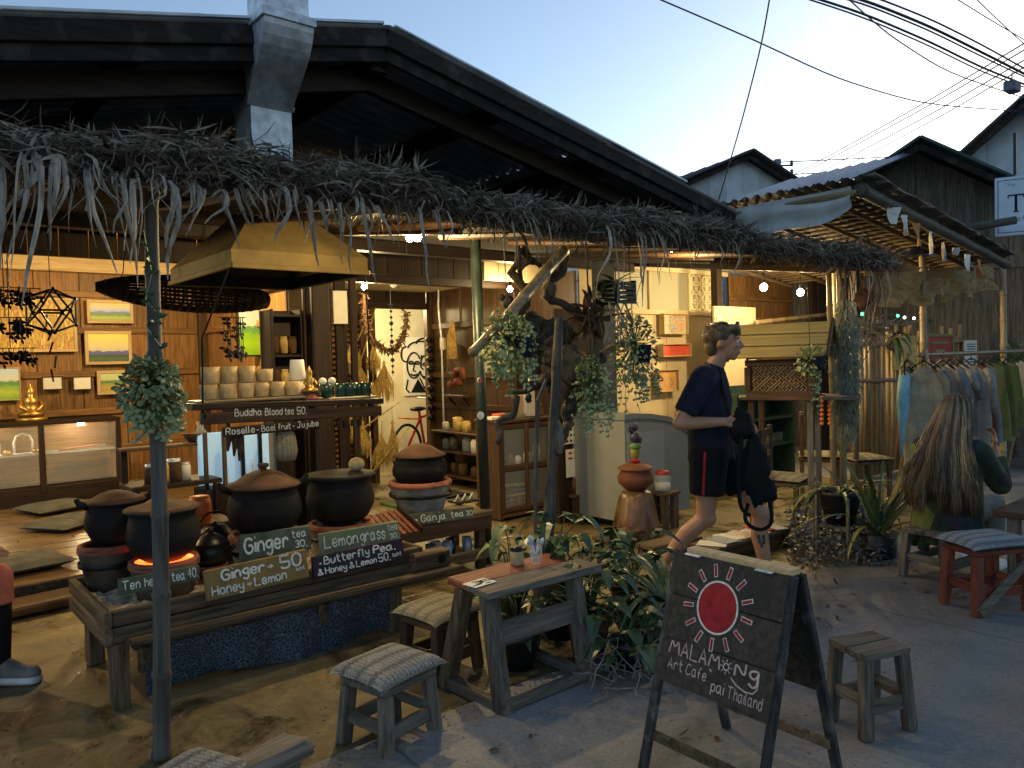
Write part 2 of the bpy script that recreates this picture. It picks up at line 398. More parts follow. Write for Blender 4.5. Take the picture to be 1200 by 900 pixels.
def tarp_mat():
    m, nt, b = _new('tarp')
    v = coord(nt, (1, 1, 1)); n = noise(nt, v, 5, 5)
    vo = N(nt, 'ShaderNodeTexVoronoi', feature='DISTANCE_TO_EDGE'); vo.inputs['Scale'].default_value = 52; nt.links.new(v, vo.inputs['Vector'])
    br = N(nt, 'ShaderNodeTexChecker'); br.inputs['Scale'].default_value = 60; nt.links.new(v, br.inputs['Vector'])
    c = ramp(nt, vo.outputs['Distance'], [(.02, (.12, .15, .18)), (.10, (.014, .026, .045))])
    mx = N(nt, 'ShaderNodeMixRGB', blend_type='MULTIPLY'); mx.inputs[0].default_value = .6; nt.links.new(c, mx.inputs[1]); nt.links.new(ramp(nt, n, [(.3, (.5, .5, .5)), (.7, (1.3, 1.3, 1.3))]), mx.inputs[2])
    nt.links.new(mx.outputs[0], b.inputs['Base Color']); b.inputs['Roughness'].default_value = .45
    bump(nt, b, vo.outputs['Distance'], .5, .01)
tarp_mat()
mat('signgreen', (.055, .085, .055), .7, var=.35, nscale=10, c2=(.13, .14, .09))
mat('signolive', (.20, .13, .045), .65, var=.25, nscale=8)
mat('signpale', (.27, .27, .15), .7, var=.35, nscale=12, c2=(.10, .15, .085))
mat('signplum', (.030, .018, .030), .6, var=.3)
mat('signdark', (.04, .018, .012), .6, var=.3)
wood('signblack', (.022, .018, .015), (.075, .062, .05), axis='X', rough=.75, bmp=.5, ovar=.12, wear=(.035, .032, .028))
three(wood, 'blackwood', (.012, .012, .012), (.055, .055, .055), rough=.7, bmp=.5, wear=(.13, .13, .13))
mat('sunred', (.30, .012, .018), .6, var=.3, nscale=30)
mat('lettermauve', (.55, .38, .36), .7, var=.2, bmp=0, nscale=60)
mat('freezerwhite', (.25, .26, .235), .45, var=.06, bmp=0)
mat('freezergrey', (.20, .22, .21), .5, var=.1, bmp=0)
mat('freezerpanel', (.30, .325, .31), .4, var=.05, bmp=0)
mat('stumpwood', (.10, .05, .02), .3, var=.5, nscale=6, c2=(.22, .12, .05), bmp=.3)
mat('terracotta', (.17, .06, .035), .6, var=.2)
mat('plumpaint', (.03, .02, .06), .4)
mat('greypaint', (.07, .08, .09), .6, var=.2)
mat('greenpaint', (.03, .06, .04), .6, var=.2)
three(wood, 'oldgold', (.20, .15, .06), (.36, .28, .12), rough=.6, bmp=.3, ovar=.1)
mat('rustsheet', (.14, .125, .11), .8, var=.45, nscale=6, c2=(.27, .24, .21))
mat('plasticsheet', (.42, .42, .40), .35, var=.25, nscale=4, bmp=.2)
mat('paperbrown', (.30, .19, .085), .85, var=.35, nscale=8, bmp=.4)
mat('flagwhite', (.6, .58, .53), .9, bmp=0); mat('flagorange', (.48, .22, .08), .9, bmp=0); mat('flaggrey', (.35, .34, .31), .9, bmp=0)
mat('bluelamp', (.012, .02, .07), .35)
emit('bulbsoft', (.9, 1, .85), 5)
mat('clothcream', (0.252, 0.216, 0.156), .95, bmp=.4); mat('clothtan', (0.132, 0.114, 0.084), .95, bmp=.4); mat('clothgrey', (0.156, 0.156, 0.156), .95, bmp=.4); mat('clothpale', (0.216, 0.204, 0.186), .95, bmp=.4); mat('clothmaroon', (.10, .035, .03), .95, bmp=.4); mat('clothgreen', (.11, .12, .04), .95, bmp=.4); mat('clothblue', (.16, .33, .42), .8, bmp=.2)
mat('wallpale', (.50, .53, .57), .8, var=.15, nscale=3); mat('wallslate', (.12, .14, .17), .8, var=.25, nscale=3)
mat('tiledark', (.05, .052, .06), .8, var=.3, nscale=6); mat('roofgreen', (.03, .055, .05), .6, var=.3, nscale=4); mat('roofblue', (.17, .21, .25), .5, .3, var=.25, nscale=3)
mat('glassdark', (.02, .025, .03), .1); mat('glasssky', (.12, .16, .2), .12, .3); mat('signpaleblue', (.45, .52, .60), .6, var=.08, nscale=4)
mat('eyewhite', (.6, .58, .55), .3, bmp=0); mat('lips', (.30, .10, .08), .5, bmp=0); mat('tattooink', (.05, .06, .06), .6, bmp=0)
mat('hairman', (.03, .018, .009), .45, var=.5, nscale=22, c2=(.17, .105, .045), ovar=0)
def patchwork():
    m, nt, b = _new('patchwork'); v = coord(nt); vo = N(nt, 'ShaderNodeTexVoronoi'); vo.inputs['Scale'].default_value = 6.5; nt.links.new(v, vo.inputs['Vector'])
    sp = N(nt, 'ShaderNodeSeparateXYZ'); nt.links.new(vo.outputs['Color'], sp.inputs[0])
    c = ramp(nt, sp.outputs[0], [(.0, (.012, .02, .012)), (.22, (.03, .045, .015)), (.4, (.022, .012, .02)), (.55, (.010, .028, .03)), (.7, (.10, .13, .02)), (.85, (.012, .014, .016))])
    c_ = c.node.color_ramp; c_.interpolation = 'CONSTANT'
    nt.links.new(c, b.inputs['Base Color']); b.inputs['Roughness'].default_value = .9; bump(nt, b, noise(nt, v, 60, 4), .4)
patchwork()
def hairgrad():
    m, nt, b = _new('hairlong'); v = coord(nt, (60, 60, 4)); n = noise(nt, v, 1.5, 5, .7)
    tc = N(nt, 'ShaderNodeTexCoord'); sp = N(nt, 'ShaderNodeSeparateXYZ'); nt.links.new(tc.outputs['Object'], sp.inputs[0])
    a = N(nt, 'ShaderNodeMath', operation='MULTIPLY_ADD'); a.inputs[1].default_value = .5; nt.links.new(n, a.inputs[0]); nt.links.new(sp.outputs['Z'], a.inputs[2])
    c = ramp(nt, a.outputs[0], [(.72, (.36, .24, .12)), (.9, (.20, .125, .06)), (1.0, (.10, .06, .03))]); nt.links.new(c, b.inputs['Base Color']); b.inputs['Roughness'].default_value = .42; bump(nt, b, n, .6)
hairgrad()
wood('hairdark', (.035, .022, .012), (.09, .055, .03), axis='Z', rough=.45, bmp=.3, ovar=0); wood('hairmid', (.13, .085, .044), (.26, .175, .092), axis='Z', rough=.45, bmp=.3, ovar=0); wood('hairfair', (.26, .18, .095), (.46, .34, .19), axis='Z', rough=.45, bmp=.3, ovar=0)
mat('gritmat', (.16, .15, .13), .95, var=.5, nscale=40, bmp=0)
mat('stovedark', (.09, .065, .045), .95, var=.55, nscale=7, bmp=.7)
mat('letter', (.66, .65, .57), .8, var=.35, nscale=70, c2=(.80, .79, .72), bmp=0)
mat('paper', (.72, .68, .58), .8, var=.06, bmp=0)
mat('plasticblack', (.010, .010, .011), .35)
mat('greencup', (.012, .045, .038), .25)
mat('wovencup', (.50, .36, .18), .75, var=.2, nscale=25, bmp=.4)
mat('papercup', (.80, .76, .64), .7, var=.04, bmp=0)
mat('gold', (.45, .27, .07), .35, .8)
mat('bark', (.05, .038, .028), .95, var=.6, nscale=16, bmp=1.0, c2=(.15, .125, .095))
wood('driedleaf', (.13, .108, .085), (.46, .40, .33), axis='Z', rough=.85, gs=4, ovar=.3, bmp=.4)
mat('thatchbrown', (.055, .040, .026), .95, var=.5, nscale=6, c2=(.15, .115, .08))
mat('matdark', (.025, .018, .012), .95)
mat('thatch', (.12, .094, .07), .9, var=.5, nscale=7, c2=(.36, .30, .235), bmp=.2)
mat('driedbrown', (.10, .055, .028), .85, var=.5, nscale=10, bmp=.4)
mat('straw', (.52, .36, .12), .8, var=.35, nscale=20, bmp=.2)
mat('moss', (.20, .22, .15), .9, var=.35, nscale=12, bmp=0, c2=(.42, .43, .31))
def leafmat(name, c, c2, rough=.5, sc_=9):
    m = mat(name, c, rough, var=.3, nscale=sc_, c2=c2, bmp=.1, ovar=.25)
    return m
leafmat('leafgreen', (.035, .075, .025), (.075, .13, .04))
leafmat('leafpale', (.25, .31, .10), (.47, .52, .22))
leafmat('leafgreypale', (.22, .28, .11), (.42, .48, .23))
leafmat('leafdark', (.025, .060, .030), (.06, .11, .045), .35)
leafmat('leafyellow', (.16, .17, .03), (.30, .24, .04))
leafmat('leafpurple', (.03, .035, .035), (.13, .13, .13), .4, 30)
leafmat('leafbright', (.07, .17, .03), (.16, .28, .06))
mat('soil', (.03, .022, .016), .95, bmp=.8)
mat('potplastic', (.012, .013, .016), .5)
mat('potnavy', (.012, .016, .03), .5)
def weave_mat(name, c1, c2, s=90, rough=.9):
    m, nt, b = _new(name)
    v = coord(nt)
    wv = N(nt, 'ShaderNodeTexWave', wave_type='BANDS', bands_direction='X'); wv.inputs['Scale'].default_value = s/6; wv.inputs['Distortion'].default_value = 6; wv.inputs['Detail'].default_value = 1; wv.inputs['Detail Scale'].default_value = s/8
    nt.links.new(v, wv.inputs['Vector'])
    w2 = N(nt, 'ShaderNodeTexWave', wave_type='BANDS', bands_direction='Y'); w2.inputs['Scale'].default_value = s/24; nt.links.new(v, w2.inputs['Vector'])
    n = noise(nt, v, s*2, 2)
    a = N(nt, 'ShaderNodeMath', operation='MULTIPLY_ADD'); nt.links.new(wv.outputs['Fac'], a.inputs[0]); nt.links.new(w2.outputs['Fac'], a.inputs[1])
    nt.links.new(n, a.inputs[2])
    c = ramp(nt, a.outputs[0], [(.42, c1), (.85, c2)])
    nt.links.new(c, b.inputs['Base Color']); b.inputs['Roughness'].default_value = rough
    bump(nt, b, a.outputs[0], .6, .006)
weave_mat('weavegrey', (.045, .05, .05), (.30, .29, .26))
weave_mat('weavebeige', (.12, .095, .05), (.36, .30, .18))
weave_mat('weaveblue', (.055, .065, .08), (.30, .32, .34), 110)
mat('feltgrey', (.075, .075, .06), .95, var=.3)
mat('skin', (.38, .185, .105), .5, var=.08, bmp=.05, ovar=0)
mat('hairbrown', (.045, .026, .013), .5, var=.5, nscale=40, c2=(.13, .08, .035), ovar=0)
mat('hairblond', (.10, .062, .032), .45, var=.5, nscale=30, c2=(.30, .21, .12), ovar=.35)
mat('navy', (.010, .013, .024), .9, var=.25, bmp=.2)
mat('blackcloth', (.006, .006, .007), .85, var=.3, bmp=.3)
mat('redcloth', (.35, .015, .02), .8)
mat('salmon', (.55, .16, .10), .8)
mat('greycloth', (.20, .19, .175), .9, var=.2, bmp=.4, nscale=14)
mat('shoegrey', (.18, .17, .16), .8, var=.3)
mat('shoewhite', (.6, .6, .58), .7)
mat('patchgreen', (.035, .05, .018), .9, var=.3, bmp=.4)
mat('patchlime', (.11, .15, .025), .9, var=.3, bmp=.4)
mat('patchplum', (.022, .012, .020), .9, var=.3, bmp=.4)
mat('patchteal', (.010, .03, .032), .9, var=.3, bmp=.4)
glass('glass', (.9, .95, .95), .03, .09); glass('glassdim', (.5, .6, .6), .1, .3)
glass('frost', (.5, .47, .33), .5, .85)
emit('bulb', (1, .82, .5), 40); emit('bulbwhite', (1, .85, .58), 60); emit('fire', (1, .10, .015), 2.6); emit('tanklight', (.35, .6, .85), .22); emit('led', (.05, 1, .35), 5)
mat('cable', (.010, .010, .014), .5); mat('redlid', (.5, .02, .02), .4); mat('orangeplastic', (.75, .16, .03), .45)
mat('polebrown', (.10, .09, .085), .8)
# paintings (flat print)
def landscape(name, sky1, sky2, hill, field1, field2, hz=.55, glow=0, s=6):
    m, nt, b = _new(name)
    tc = N(nt, 'ShaderNodeTexCoord'); sp = N(nt, 'ShaderNodeSeparateXYZ'); nt.links.new(tc.outputs['Generated'], sp.inputs[0])
    n = noise(nt, coord(nt, (1, 1, 3), 'Generated'), s, 4)
    a = N(nt, 'ShaderNodeMath', operation='MULTIPLY_ADD'); a.inputs[1].default_value = .25; nt.links.new(n, a.inputs[0]); nt.links.new(sp.outputs['Z'], a.inputs[2])
    c = ramp(nt, a.outputs[0], [(.12, field2), (.12+hz*.5, field1), (hz+.08, field2), (hz+.1, hill), (hz+.2, hill), (hz+.23, sky2), (.98, sky1)])
    nt.links.new(c, b.inputs['Base Color']); b.inputs['Roughness'].default_value = .5
    return m
landscape('art_valley', (.75, .55, .2), (.35, .45, .7), (.12, .2, .3), (.35, .45, .08), (.10, .2, .03), .42)
landscape('art_dusk', (.85, .65, .12), (.55, .5, .35), (.08, .09, .3), (.06, .12, .05), (.02, .04, .02), .3)
landscape('art_field', (.5, .6, .7), (.6, .6, .4), (.1, .25, .1), (.4, .5, .05), (.15, .35, .03), .5)
landscape('art_bright', (.4, .55, .6), (.6, .7, .6), (.12, .35, .10), (.35, .65, .03), (.22, .5, .02), .45)
landscape('art_village', (.5, .6, .3), (.5, .5, .3), (.1, .2, .05), (.5, .3, .06), (.2, .3, .05), .5, s=12)
def corn():
    m, nt, b = _new('art_corn')
    v = coord(nt, (16, 16, 2.2), 'Generated'); n = noise(nt, v, 1.6, 5, .7, .6)
    c = ramp(nt, n, [(.3, (.22, .20, .03)), (.42, (.55, .40, .05)), (.52, (.30, .10, .03)), (.6, (.75, .55, .12)), (.7, (.30, .38, .06))])
    nt.links.new(c, b.inputs['Base Color'])
corn()
def blob_art(name, cols, s=5):
    m, nt, b = _new(name)
    n = noise(nt, coord(nt, (1, 1, 1), 'Generated'), s, 3, .5, 2.0)
    c = ramp(nt, n, [(.3+.4*i/(len(cols)-1), k) for i, k in enumerate(cols)]); nt.links.new(c, b.inputs['Base Color'])
blob_art('art_red', [(.5, .04, .02), (.65, .12, .05), (.5, .02, .02), (.7, .3, .1)], 8)
blob_art('art_mixed', [(.7, .6, .3), (.2, .3, .4), (.75, .65, .35), (.6, .1, .05), (.8, .7, .4)], 6)
blob_art('art_orange', [(.3, .4, .3), (.6, .25, .08), (.7, .4, .12), (.2, .35, .3)], 4)
blob_art('art_poster', [(.05, .08, .12), (.4, .4, .38), (.08, .12, .2), (.5, .45, .3)], 4)
blob_art('art_redposter', [(.35, .02, .02), (.45, .04, .03), (.3, .02, .02)], 4)

# ---------------- ground, street, floors ----------------
b = B(); b.box((0, 100, -.06), (900, 900, .06)); structure('ground', b, 'soil')
b = B()
us = [-30+i*.25 for i in range(0, 360)]
top = [Vector((u, -.5+(rnd.uniform(-.015, .015) if -2 < u < 8 else 0)+.03*math.sin(u*1.7), .022)) for u in us]
vs = top+[Vector((t.x, t.y+.012, 0)) for t in top]+[Vector((t.x, -1.6, .022)) for t in top]+[Vector((t.x, -14, .022)) for t in top]
n_ = len(us); fs = []
for i in range(n_-1): fs += [(i, i+1, n_+i+1, n_+i), (i, i+1, 2*n_+i+1, 2*n_+i), (2*n_+i, 2*n_+i+1, 3*n_+i+1, 3*n_+i)]
b.add(vs, fs); structure('street', b, 'street_concrete')
b = B(); b.box((3, 4, -.02), (26, 9.6, .04)); structure('cafe_floor', b, 'cafe_floor')
b = B(); b.box((16, 1.5, -.01), (16, 4.4, .05)); structure('shop_pavement', b, 'street_concrete')

# raised plank floor of the left room
FLZ = .13
wf = B(); wf.box((-.6, 4.95, FLZ-.075), (6.6, 4.3, .09)); wfo = structure('wood_floor', wf, 'darkX')
for i in range(33):
    v = 2.86+i*.125; us_ = [-3.9, -1.7+rnd.uniform(-.7, .7), .6+rnd.uniform(-.8, .8), 2.7]
    for a, c in zip(us_, us_[1:]):
        p = B(); p.box(((a+c)/2, v, FLZ-.014+rnd.uniform(-.002, .002)), (c-a-.004, .121, .026), ch=.003); part('plank', p, 'floorbX', wfo, glob=True)
p = B(); p.beam((-3.9, 2.77, .07), (2.7, 2.77, .07), .05, .13, ch=.01); part('edge_beam', p, 'oldX', wfo, glob=True)
b = B(); b.beam((-.42, 2.52, .05), (.6, 2.62, .05), .28, .06, ch=.012); single('step_board', b, 'brownX', 'dark wooden step board lying before the raised plank floor', 'step', (.1, 2.56, .02), glob=True)

# ---------------- cafe building ----------------
cafe = thing('cafe_building', 'dark wooden cafe building with a low gable roof over the open front', 'building', (1.76, 3.0, 0))
GV, AU, AZ, SL, SR = 1.05, 1.76, 3.60, .224, .203
def rz_(u): return AZ-(AU-u)*SL if u < AU else AZ-(u-AU)*SR
roof = B(); roof.beam((AU, GV+.06, AZ-.12), (AU, 7.2, AZ-.12), .12, .16); roof = part('roof', roof, 'darkY', cafe, glob=True, label='gable roof of corrugated sheets')
for sgn, ue in ((-1, -2.6), (1, 5.7)):
    for k in range(7):
        v0 = GV-.07+k*.9; s_ = B()
        for seg in range(2):
            ua = AU+(ue-AU)*seg*.5; ub = AU+(ue-AU)*(seg+1)*.5+.05*sgn*(1-seg)
            s_ = B()
            def fn(i, j, ua=ua, ub=ub, v0=v0, seg=seg):
                u = ua+(ub-ua)*j; v = v0+i*.94; return Vector((u, v, rz_(u)+.045+.022*math.sin(v*2*math.pi/.15)+.008*(k % 2)+.012*(1-seg)))
            s_.grid(44, 2, fn); part('corrugated_sheet', s_, 'roofsheet', roof, smooth=True, glob=True)
    # fascia: two stepped boards
    for (dz0, dz1, v, nm) in ((.055, -.07, GV-.03, 'fascia_board'), (-.07, -.155, GV, 'fascia_board')):
        f_ = B(); f_.beam((AU, v, AZ+(dz0+dz1)/2), (ue, v, rz_(ue)+(dz0+dz1)/2), .032, dz0-dz1, ch=.004); part(nm, f_, 'fasciaX', roof, glob=True)
    for u in ((-2, -.9, .3) if sgn < 0 else (2.75, 3.85, 4.95)):
        p = B(); p.beam((u, GV+.02, rz_(u)-.06), (u, 7.2, rz_(u)-.06), .07, .13); part('purlin', p, 'darkY', roof, glob=True)
    for v in (1.3, 3.9, 6.6):
        p = B(); p.beam((AU, v, AZ-.20), (ue, v, rz_(ue)-.20), .06, .14); part('rafter', p, 'darkX', roof, glob=True)
for (u0, u1) in ((-.3, .62), (.55, 1.72), (1.8, 2.7), (2.64, 3.7), (3.62, 4.75)):
    p = B(); p.beam((u0, GV-.03, rz_(u0)+.066), (u1, GV-.03, rz_(u1)+.066), .09, .016, ch=.003, jit=.002); part('ridge_tile' if abs(u0-1.7) < .3 else 'verge_cap', p, 'roofsheet', roof, glob=True)
# gable wall boards
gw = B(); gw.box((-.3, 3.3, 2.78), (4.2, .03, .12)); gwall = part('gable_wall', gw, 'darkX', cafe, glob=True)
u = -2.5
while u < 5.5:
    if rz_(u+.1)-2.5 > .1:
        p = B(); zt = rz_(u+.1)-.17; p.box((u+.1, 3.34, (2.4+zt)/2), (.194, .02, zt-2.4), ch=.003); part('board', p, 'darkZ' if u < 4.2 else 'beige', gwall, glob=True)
    u += .2
# ceilings and beams
cl = B(); cl.box((-.6, 5.05, 2.86), (6.4, 3.6, .02)); ceil = part('ceiling', cl, 'tealX' if 0 else 'teakX', cafe, glob=True)
for i in range(12):
    p = B(); p.box((-.6, 3.5+i*.3, 2.84), (6.2, .285, .018), ch=.003); part('ceiling_board', p, 'teakX', ceil, glob=True)
p = B(); p.box((4.2, 4.7, 2.48), (3.4, 2.4, .02)); part('ceiling', p, 'cream', cafe, glob=True)
p = B(); p.box((7.5, 2.2, 2.66), (4.5, 1.6, .02)); part('ceiling', p, 'whiteboard', cafe, glob=True)
for (a, c, w, h, m) in (((-3, 2.65, 2.60), (5.9, 2.65, 2.60), .12, .2, 'darkX'), ((-3, 6.72, 2.74), (2.4, 6.72, 2.74), .14, .16, 'paleX'), ((-3, 1.1, 2.47), (6.0, 1.1, 2.47), .08, .1, 'darkX'),
                        ((2.6, 3.5, 2.40), (5.1, 3.5, 2.40), .1, .14, 'darkX'), ((2.42, 2.75, 2.40), (2.42, 6.8, 2.40), .1, .16, 'darkY'), ((-.5, .3, 2.3), (-.5, 2.7, 2.62), .07, .09, 'darkY'), ((1.75, .3, 2.3), (1.75, 2.7, 2.62), .07, .09, 'darkY'), ((4.2, .3, 2.3), (4.2, 2.7, 2.62), .07, .09, 'darkY'), ((6.0, .3, 2.3), (6.0, 2.7, 2.62), .07, .09, 'darkY')):
    p = B(); p.beam(a, c, w, h, ch=.006); part('beam', p, m, cafe, glob=True)
p = B(); p.box((1.6, 3.0, 2.63), (8.6, .84, .02)); part('light_block_board', p, 'darkX', cafe, glob=True)  # added board closing the gap, stops room lamps lighting the gable underside
# posts
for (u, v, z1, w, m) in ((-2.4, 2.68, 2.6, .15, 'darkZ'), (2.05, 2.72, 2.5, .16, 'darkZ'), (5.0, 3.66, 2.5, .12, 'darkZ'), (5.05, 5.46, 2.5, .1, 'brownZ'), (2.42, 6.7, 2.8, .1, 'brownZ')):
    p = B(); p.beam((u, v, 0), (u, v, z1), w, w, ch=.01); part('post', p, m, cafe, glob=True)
# panelled walls: rails with boards set behind them
def panel_wall(pu0, pv0, pu1, pv1, z0, z1, rails, bw, m, mr, nm='wall', side=1, skip=None):
    a = Vector((pu0, pv0, 0)); c = Vector((pu1, pv1, 0)); L = (c-a).length; d = (c-a)/L; nrm = Vector((-d.y, d.x, 0))*side
    rt_ = B(); rt_.beam(a+Vector((0, 0, z0+.04)), c+Vector((0, 0, z0+.04)), .06, .08); w = part(nm, rt_, mr, cafe, glob=True)
    zz = [z0]+list(rails)+[z1]
    if not skip:
        p = B(); p.beam(a+nrm*.045+Vector((0, 0, (z0+z1)/2)), c+nrm*.045+Vector((0, 0, (z0+z1)/2)), .02, z1-z0); part('backing', p, 'darkX', w, glob=True)
    for k in range(len(zz)-1):
        n = int(L/bw)
        for i in range(n):
            if skip and skip((i+.5)/n*L, (zz[k]+zz[k+1])/2): continue
            p0 = a+d*(L*i/n+.003); p1 = a+d*(L*(i+1)/n-.003); zc = (zz[k]+zz[k+1])/2; off = nrm*(.012+rnd.uniform(0, .01))
            p = B(); p.beam(p0+off+Vector((0, 0, zc)), p1+off+Vector((0, 0, zc)), .016, zz[k+1]-zz[k], ch=.004); part('board', p, m, w, glob=True)
    for z in rails:
        p = B(); p.beam(a-nrm*.012+Vector((0, 0, z)), c-nrm*.012+Vector((0, 0, z)), .03, .075, ch=.006); part('rail', p, mr, w, glob=True)
    return w
panel_wall(-3.0, 6.8, 2.45, 6.8, FLZ, 2.84, (.62, 1.06, 1.5, 2.0, 2.42), .42, 'teakZ', 'teakX', side=1)
panel_wall(2.46, 6.8, 2.46, 4.3, FLZ, 2.84, (.62, 1.06, 1.5, 2.0, 2.42), .32, 'teakZ', 'teakY', side=1)
panel_wall(2.5, 5.5, 4.08, 5.5, 0, 2.48, (.7, 1.5, 2.2), .26, 'brownZ', 'brownX')
panel_wall(4.08, 5.5, 5.0, 5.5, 2.24, 2.48, (), .3, 'darkZ', 'darkX')
panel_wall(5.02, 5.5, 5.02, 3.7, 0, 2.48, (.45, .95, 1.35, 2.0), .3, 'brownZ', 'brownY', side=1, skip=lambda s, z: s > 1.05 and 1.35 < z < 2.0)
panel_wall(4.1, 5.6, 4.1, 7.4, 0, 2.48, (1.0, 2.0), .5, 'cream', 'brownY')
p = B(); p.box((5.09, 3.95, 1.68), (.02, .9, .8)); part('window_reflector', p, 'cream', cafe, glob=True)  # added cream panel, hides the sky and catches lamp light in the window
p = B(); p.box((5.2, 7.45, 1.3), (4.4, .03, 2.6)); part('yard_wall', p, 'cream', cafe, glob=True)
for (u, z0, z1) in ((4.12, 0, 2.24), (4.98, 0, 2.24)):
    p = B(); p.beam((u, 5.46, z0), (u, 5.46, z1), .07, .09); part('door_jamb', p, 'brownZ', cafe, glob=True)
# right room: beige boards, frosted panes, breeze block, board wall
rw = B(); rw.box((6.6, 2.9, .06), (3.0, .05, .12)); rwall = part('room_wall', rw, 'beige', cafe, glob=True)
for i in range(4):
    u0 = 5.25+i*.78
    p = B(); p.box((u0+.39, 2.9, 1.05), (.77, .024, 1.98), ch=.004); part('wall_panel', p, 'beige', rwall, glob=True)
p = B(); p.box((5.5, 2.9, 2.34), (.4, .022, .58)); part('wall_panel', p, 'beige', rwall, glob=True)
for u in (5.72, 6.5, 7.28):
    p = B(); p.box((u, 2.885, 2.33), (.05, .04, .58), ch=.004); part('mullion', p, 'beige', rwall, glob=True)
for z in (2.07, 2.6):
    p = B(); p.box((6.6, 2.875, z), (3.0, .05, .06), ch=.004); part('window_rail', p, 'beige', rwall, glob=True)
for u in (6.11, 6.89):
    p = B(); p.box((u, 2.9, 2.33), (.74, .01, .5)); part('pane', p, 'frost', rwall, glob=True)
p = B()
p.box((7.66, 2.92, 2.33), (.72, .012, .5))
bb = part('breeze_block', p, 'beige', rwall, glob=True)
for i in range(3):
    for j in range(2):
        q = B(); cu, cz = 7.43+i*.235, 2.22+j*.235
        for k in range(4):
            a0 = k*math.pi/2+math.pi/4
            q.tube([(cu+math.cos(a0)*.06+math.cos(t)*.062, 2.895, cz+math.sin(a0)*.06+math.sin(t)*.062) for t in [x*math.pi/5 for x in range(11)]], .012, 5)
        part('block', q, 'cream', bb, glob=True)
panel_wall(8.2, 2.9, 9.8, 2.9, 0, 2.62, (.9, 2.0, 2.3), .36, 'teakZ', 'teakX')
p = B(); p.box((5.2, 3.25, 1.25), (.04, .8, 2.5)); part('partition', p, 'dark'+'Z', cafe, glob=True)
# ---------------- thatch awning ----------------
aw = thing('thatch_awning', 'long shaggy dried-leaf thatch awning hanging over the whole shop front', 'awning', (2.4, .5, 2.2))
def tz(v): return 2.33+.12*max(v, -.1)
p = B(); p.beam((-1.9, 1.3, tz(1.3)-.03), (6.25, 1.3, tz(1.3)-.03), 2.65, .04, upv=(0, -.12, 1)); part('light_block_mat', p, 'matdark', aw, glob=True)  # added dark sheet under the thatch, keeps bulb light off the gable
for i, u in enumerate([-1.5+.62*k for k in range(13)]):
    p = B(); p.tube([(u, -.1, tz(-.1)-.07), (u+.02, .5, tz(.5)-.075), (u, 1.15, tz(1.15)-.07)], [.02, .022, .024], 7); part('bamboo_rafter', p, 'brownY', aw, glob=True)
p = B(); p.tube([(u, -.02+.01*math.sin(u*3), 2.265+.012*math.sin(u*2)) for u in [-1.9+.3*k for k in range(28)]], .024, 8); part('bamboo_pole', p, 'bamboogreyX', aw, glob=True)
p = B(); p.tube([Pv(-20, 168, -.14), Pv(40, 178, -.15), Pv(75, 190, -.16), Pv(120, 197, -.14)], [.02, .022, .02, .012], 8); part('bamboo_pole', p, 'bamboogreyX', aw, glob=True)
p = B(); p.tube([Pv(340, 208, -.14), Pv(372, 212, -.15), Pv(430, 232, -.15)], [.018, .019, .015], 8); part('bamboo_pole', p, 'bamboogreyX', aw, glob=True)
th = {0: B(), 1: B()}
for i in range(21000):
    u = rnd.uniform(-1.9, 6.45); v = -.16+1.1*rnd.random()**2.0
    if u > 5.9: v += (u-5.9)*.4*rnd.random()
    droop = max(0, u-5.8)*.12; hgt = rnd.random()
    z = tz(v)+hgt*.12-(.10 if v < -.1 else 0)*rnd.random()-droop+.03*math.sin(u*2.3)+.02*math.sin(u*7.1)+.012*math.sin(u*17+v*9)
    a = rnd.gauss(0, .5)+(math.pi if rnd.random() < .5 else 0)
    if rnd.random() < .3: a = rnd.uniform(-2.6, -.5)
    d = Vector((math.cos(a), math.sin(a)*.8, rnd.gauss(-.02, .13)))
    big = rnd.random() < .12
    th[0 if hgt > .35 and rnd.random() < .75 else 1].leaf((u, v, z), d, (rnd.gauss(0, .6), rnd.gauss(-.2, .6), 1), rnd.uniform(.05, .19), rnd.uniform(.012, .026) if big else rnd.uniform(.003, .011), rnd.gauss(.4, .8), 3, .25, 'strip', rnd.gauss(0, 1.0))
for i in range(2400):      # ragged lower fringe
    u = rnd.uniform(-1.9, 6.4); v = rnd.uniform(-.2, -.04); dn_ = rnd.uniform(-1.3, .1)
    th[rnd.randint(0, 1)].leaf((u, v, tz(0)-rnd.uniform(-.06, .06)), (rnd.gauss(0, .9), -.5, dn_), (rnd.gauss(0, .4), -1, .4), rnd.uniform(.04, .12 if u > 1.2 else .17), rnd.uniform(.004, .012), rnd.uniform(.2, 1.1), 3, .2, 'strip', rnd.gauss(0, .6))
for i in range(50):       # stray spikes standing up
    u = rnd.uniform(-1.9, 6.2); v = rnd.uniform(-.1, .6)
    th[0].leaf((u, v, tz(v)+.09), (rnd.gauss(0, .9), rnd.gauss(0, .4), rnd.uniform(.15, .7)), (rnd.gauss(0, .5), -1, .2), rnd.uniform(.06, .15), rnd.uniform(.003, .008), rnd.gauss(0, .6), 3, .2, 'strip')
part('thatch', th[0], 'thatch', aw, glob=True, kind='stuff'); part('thatch', th[1], 'thatchbrown', aw, glob=True, kind='stuff')
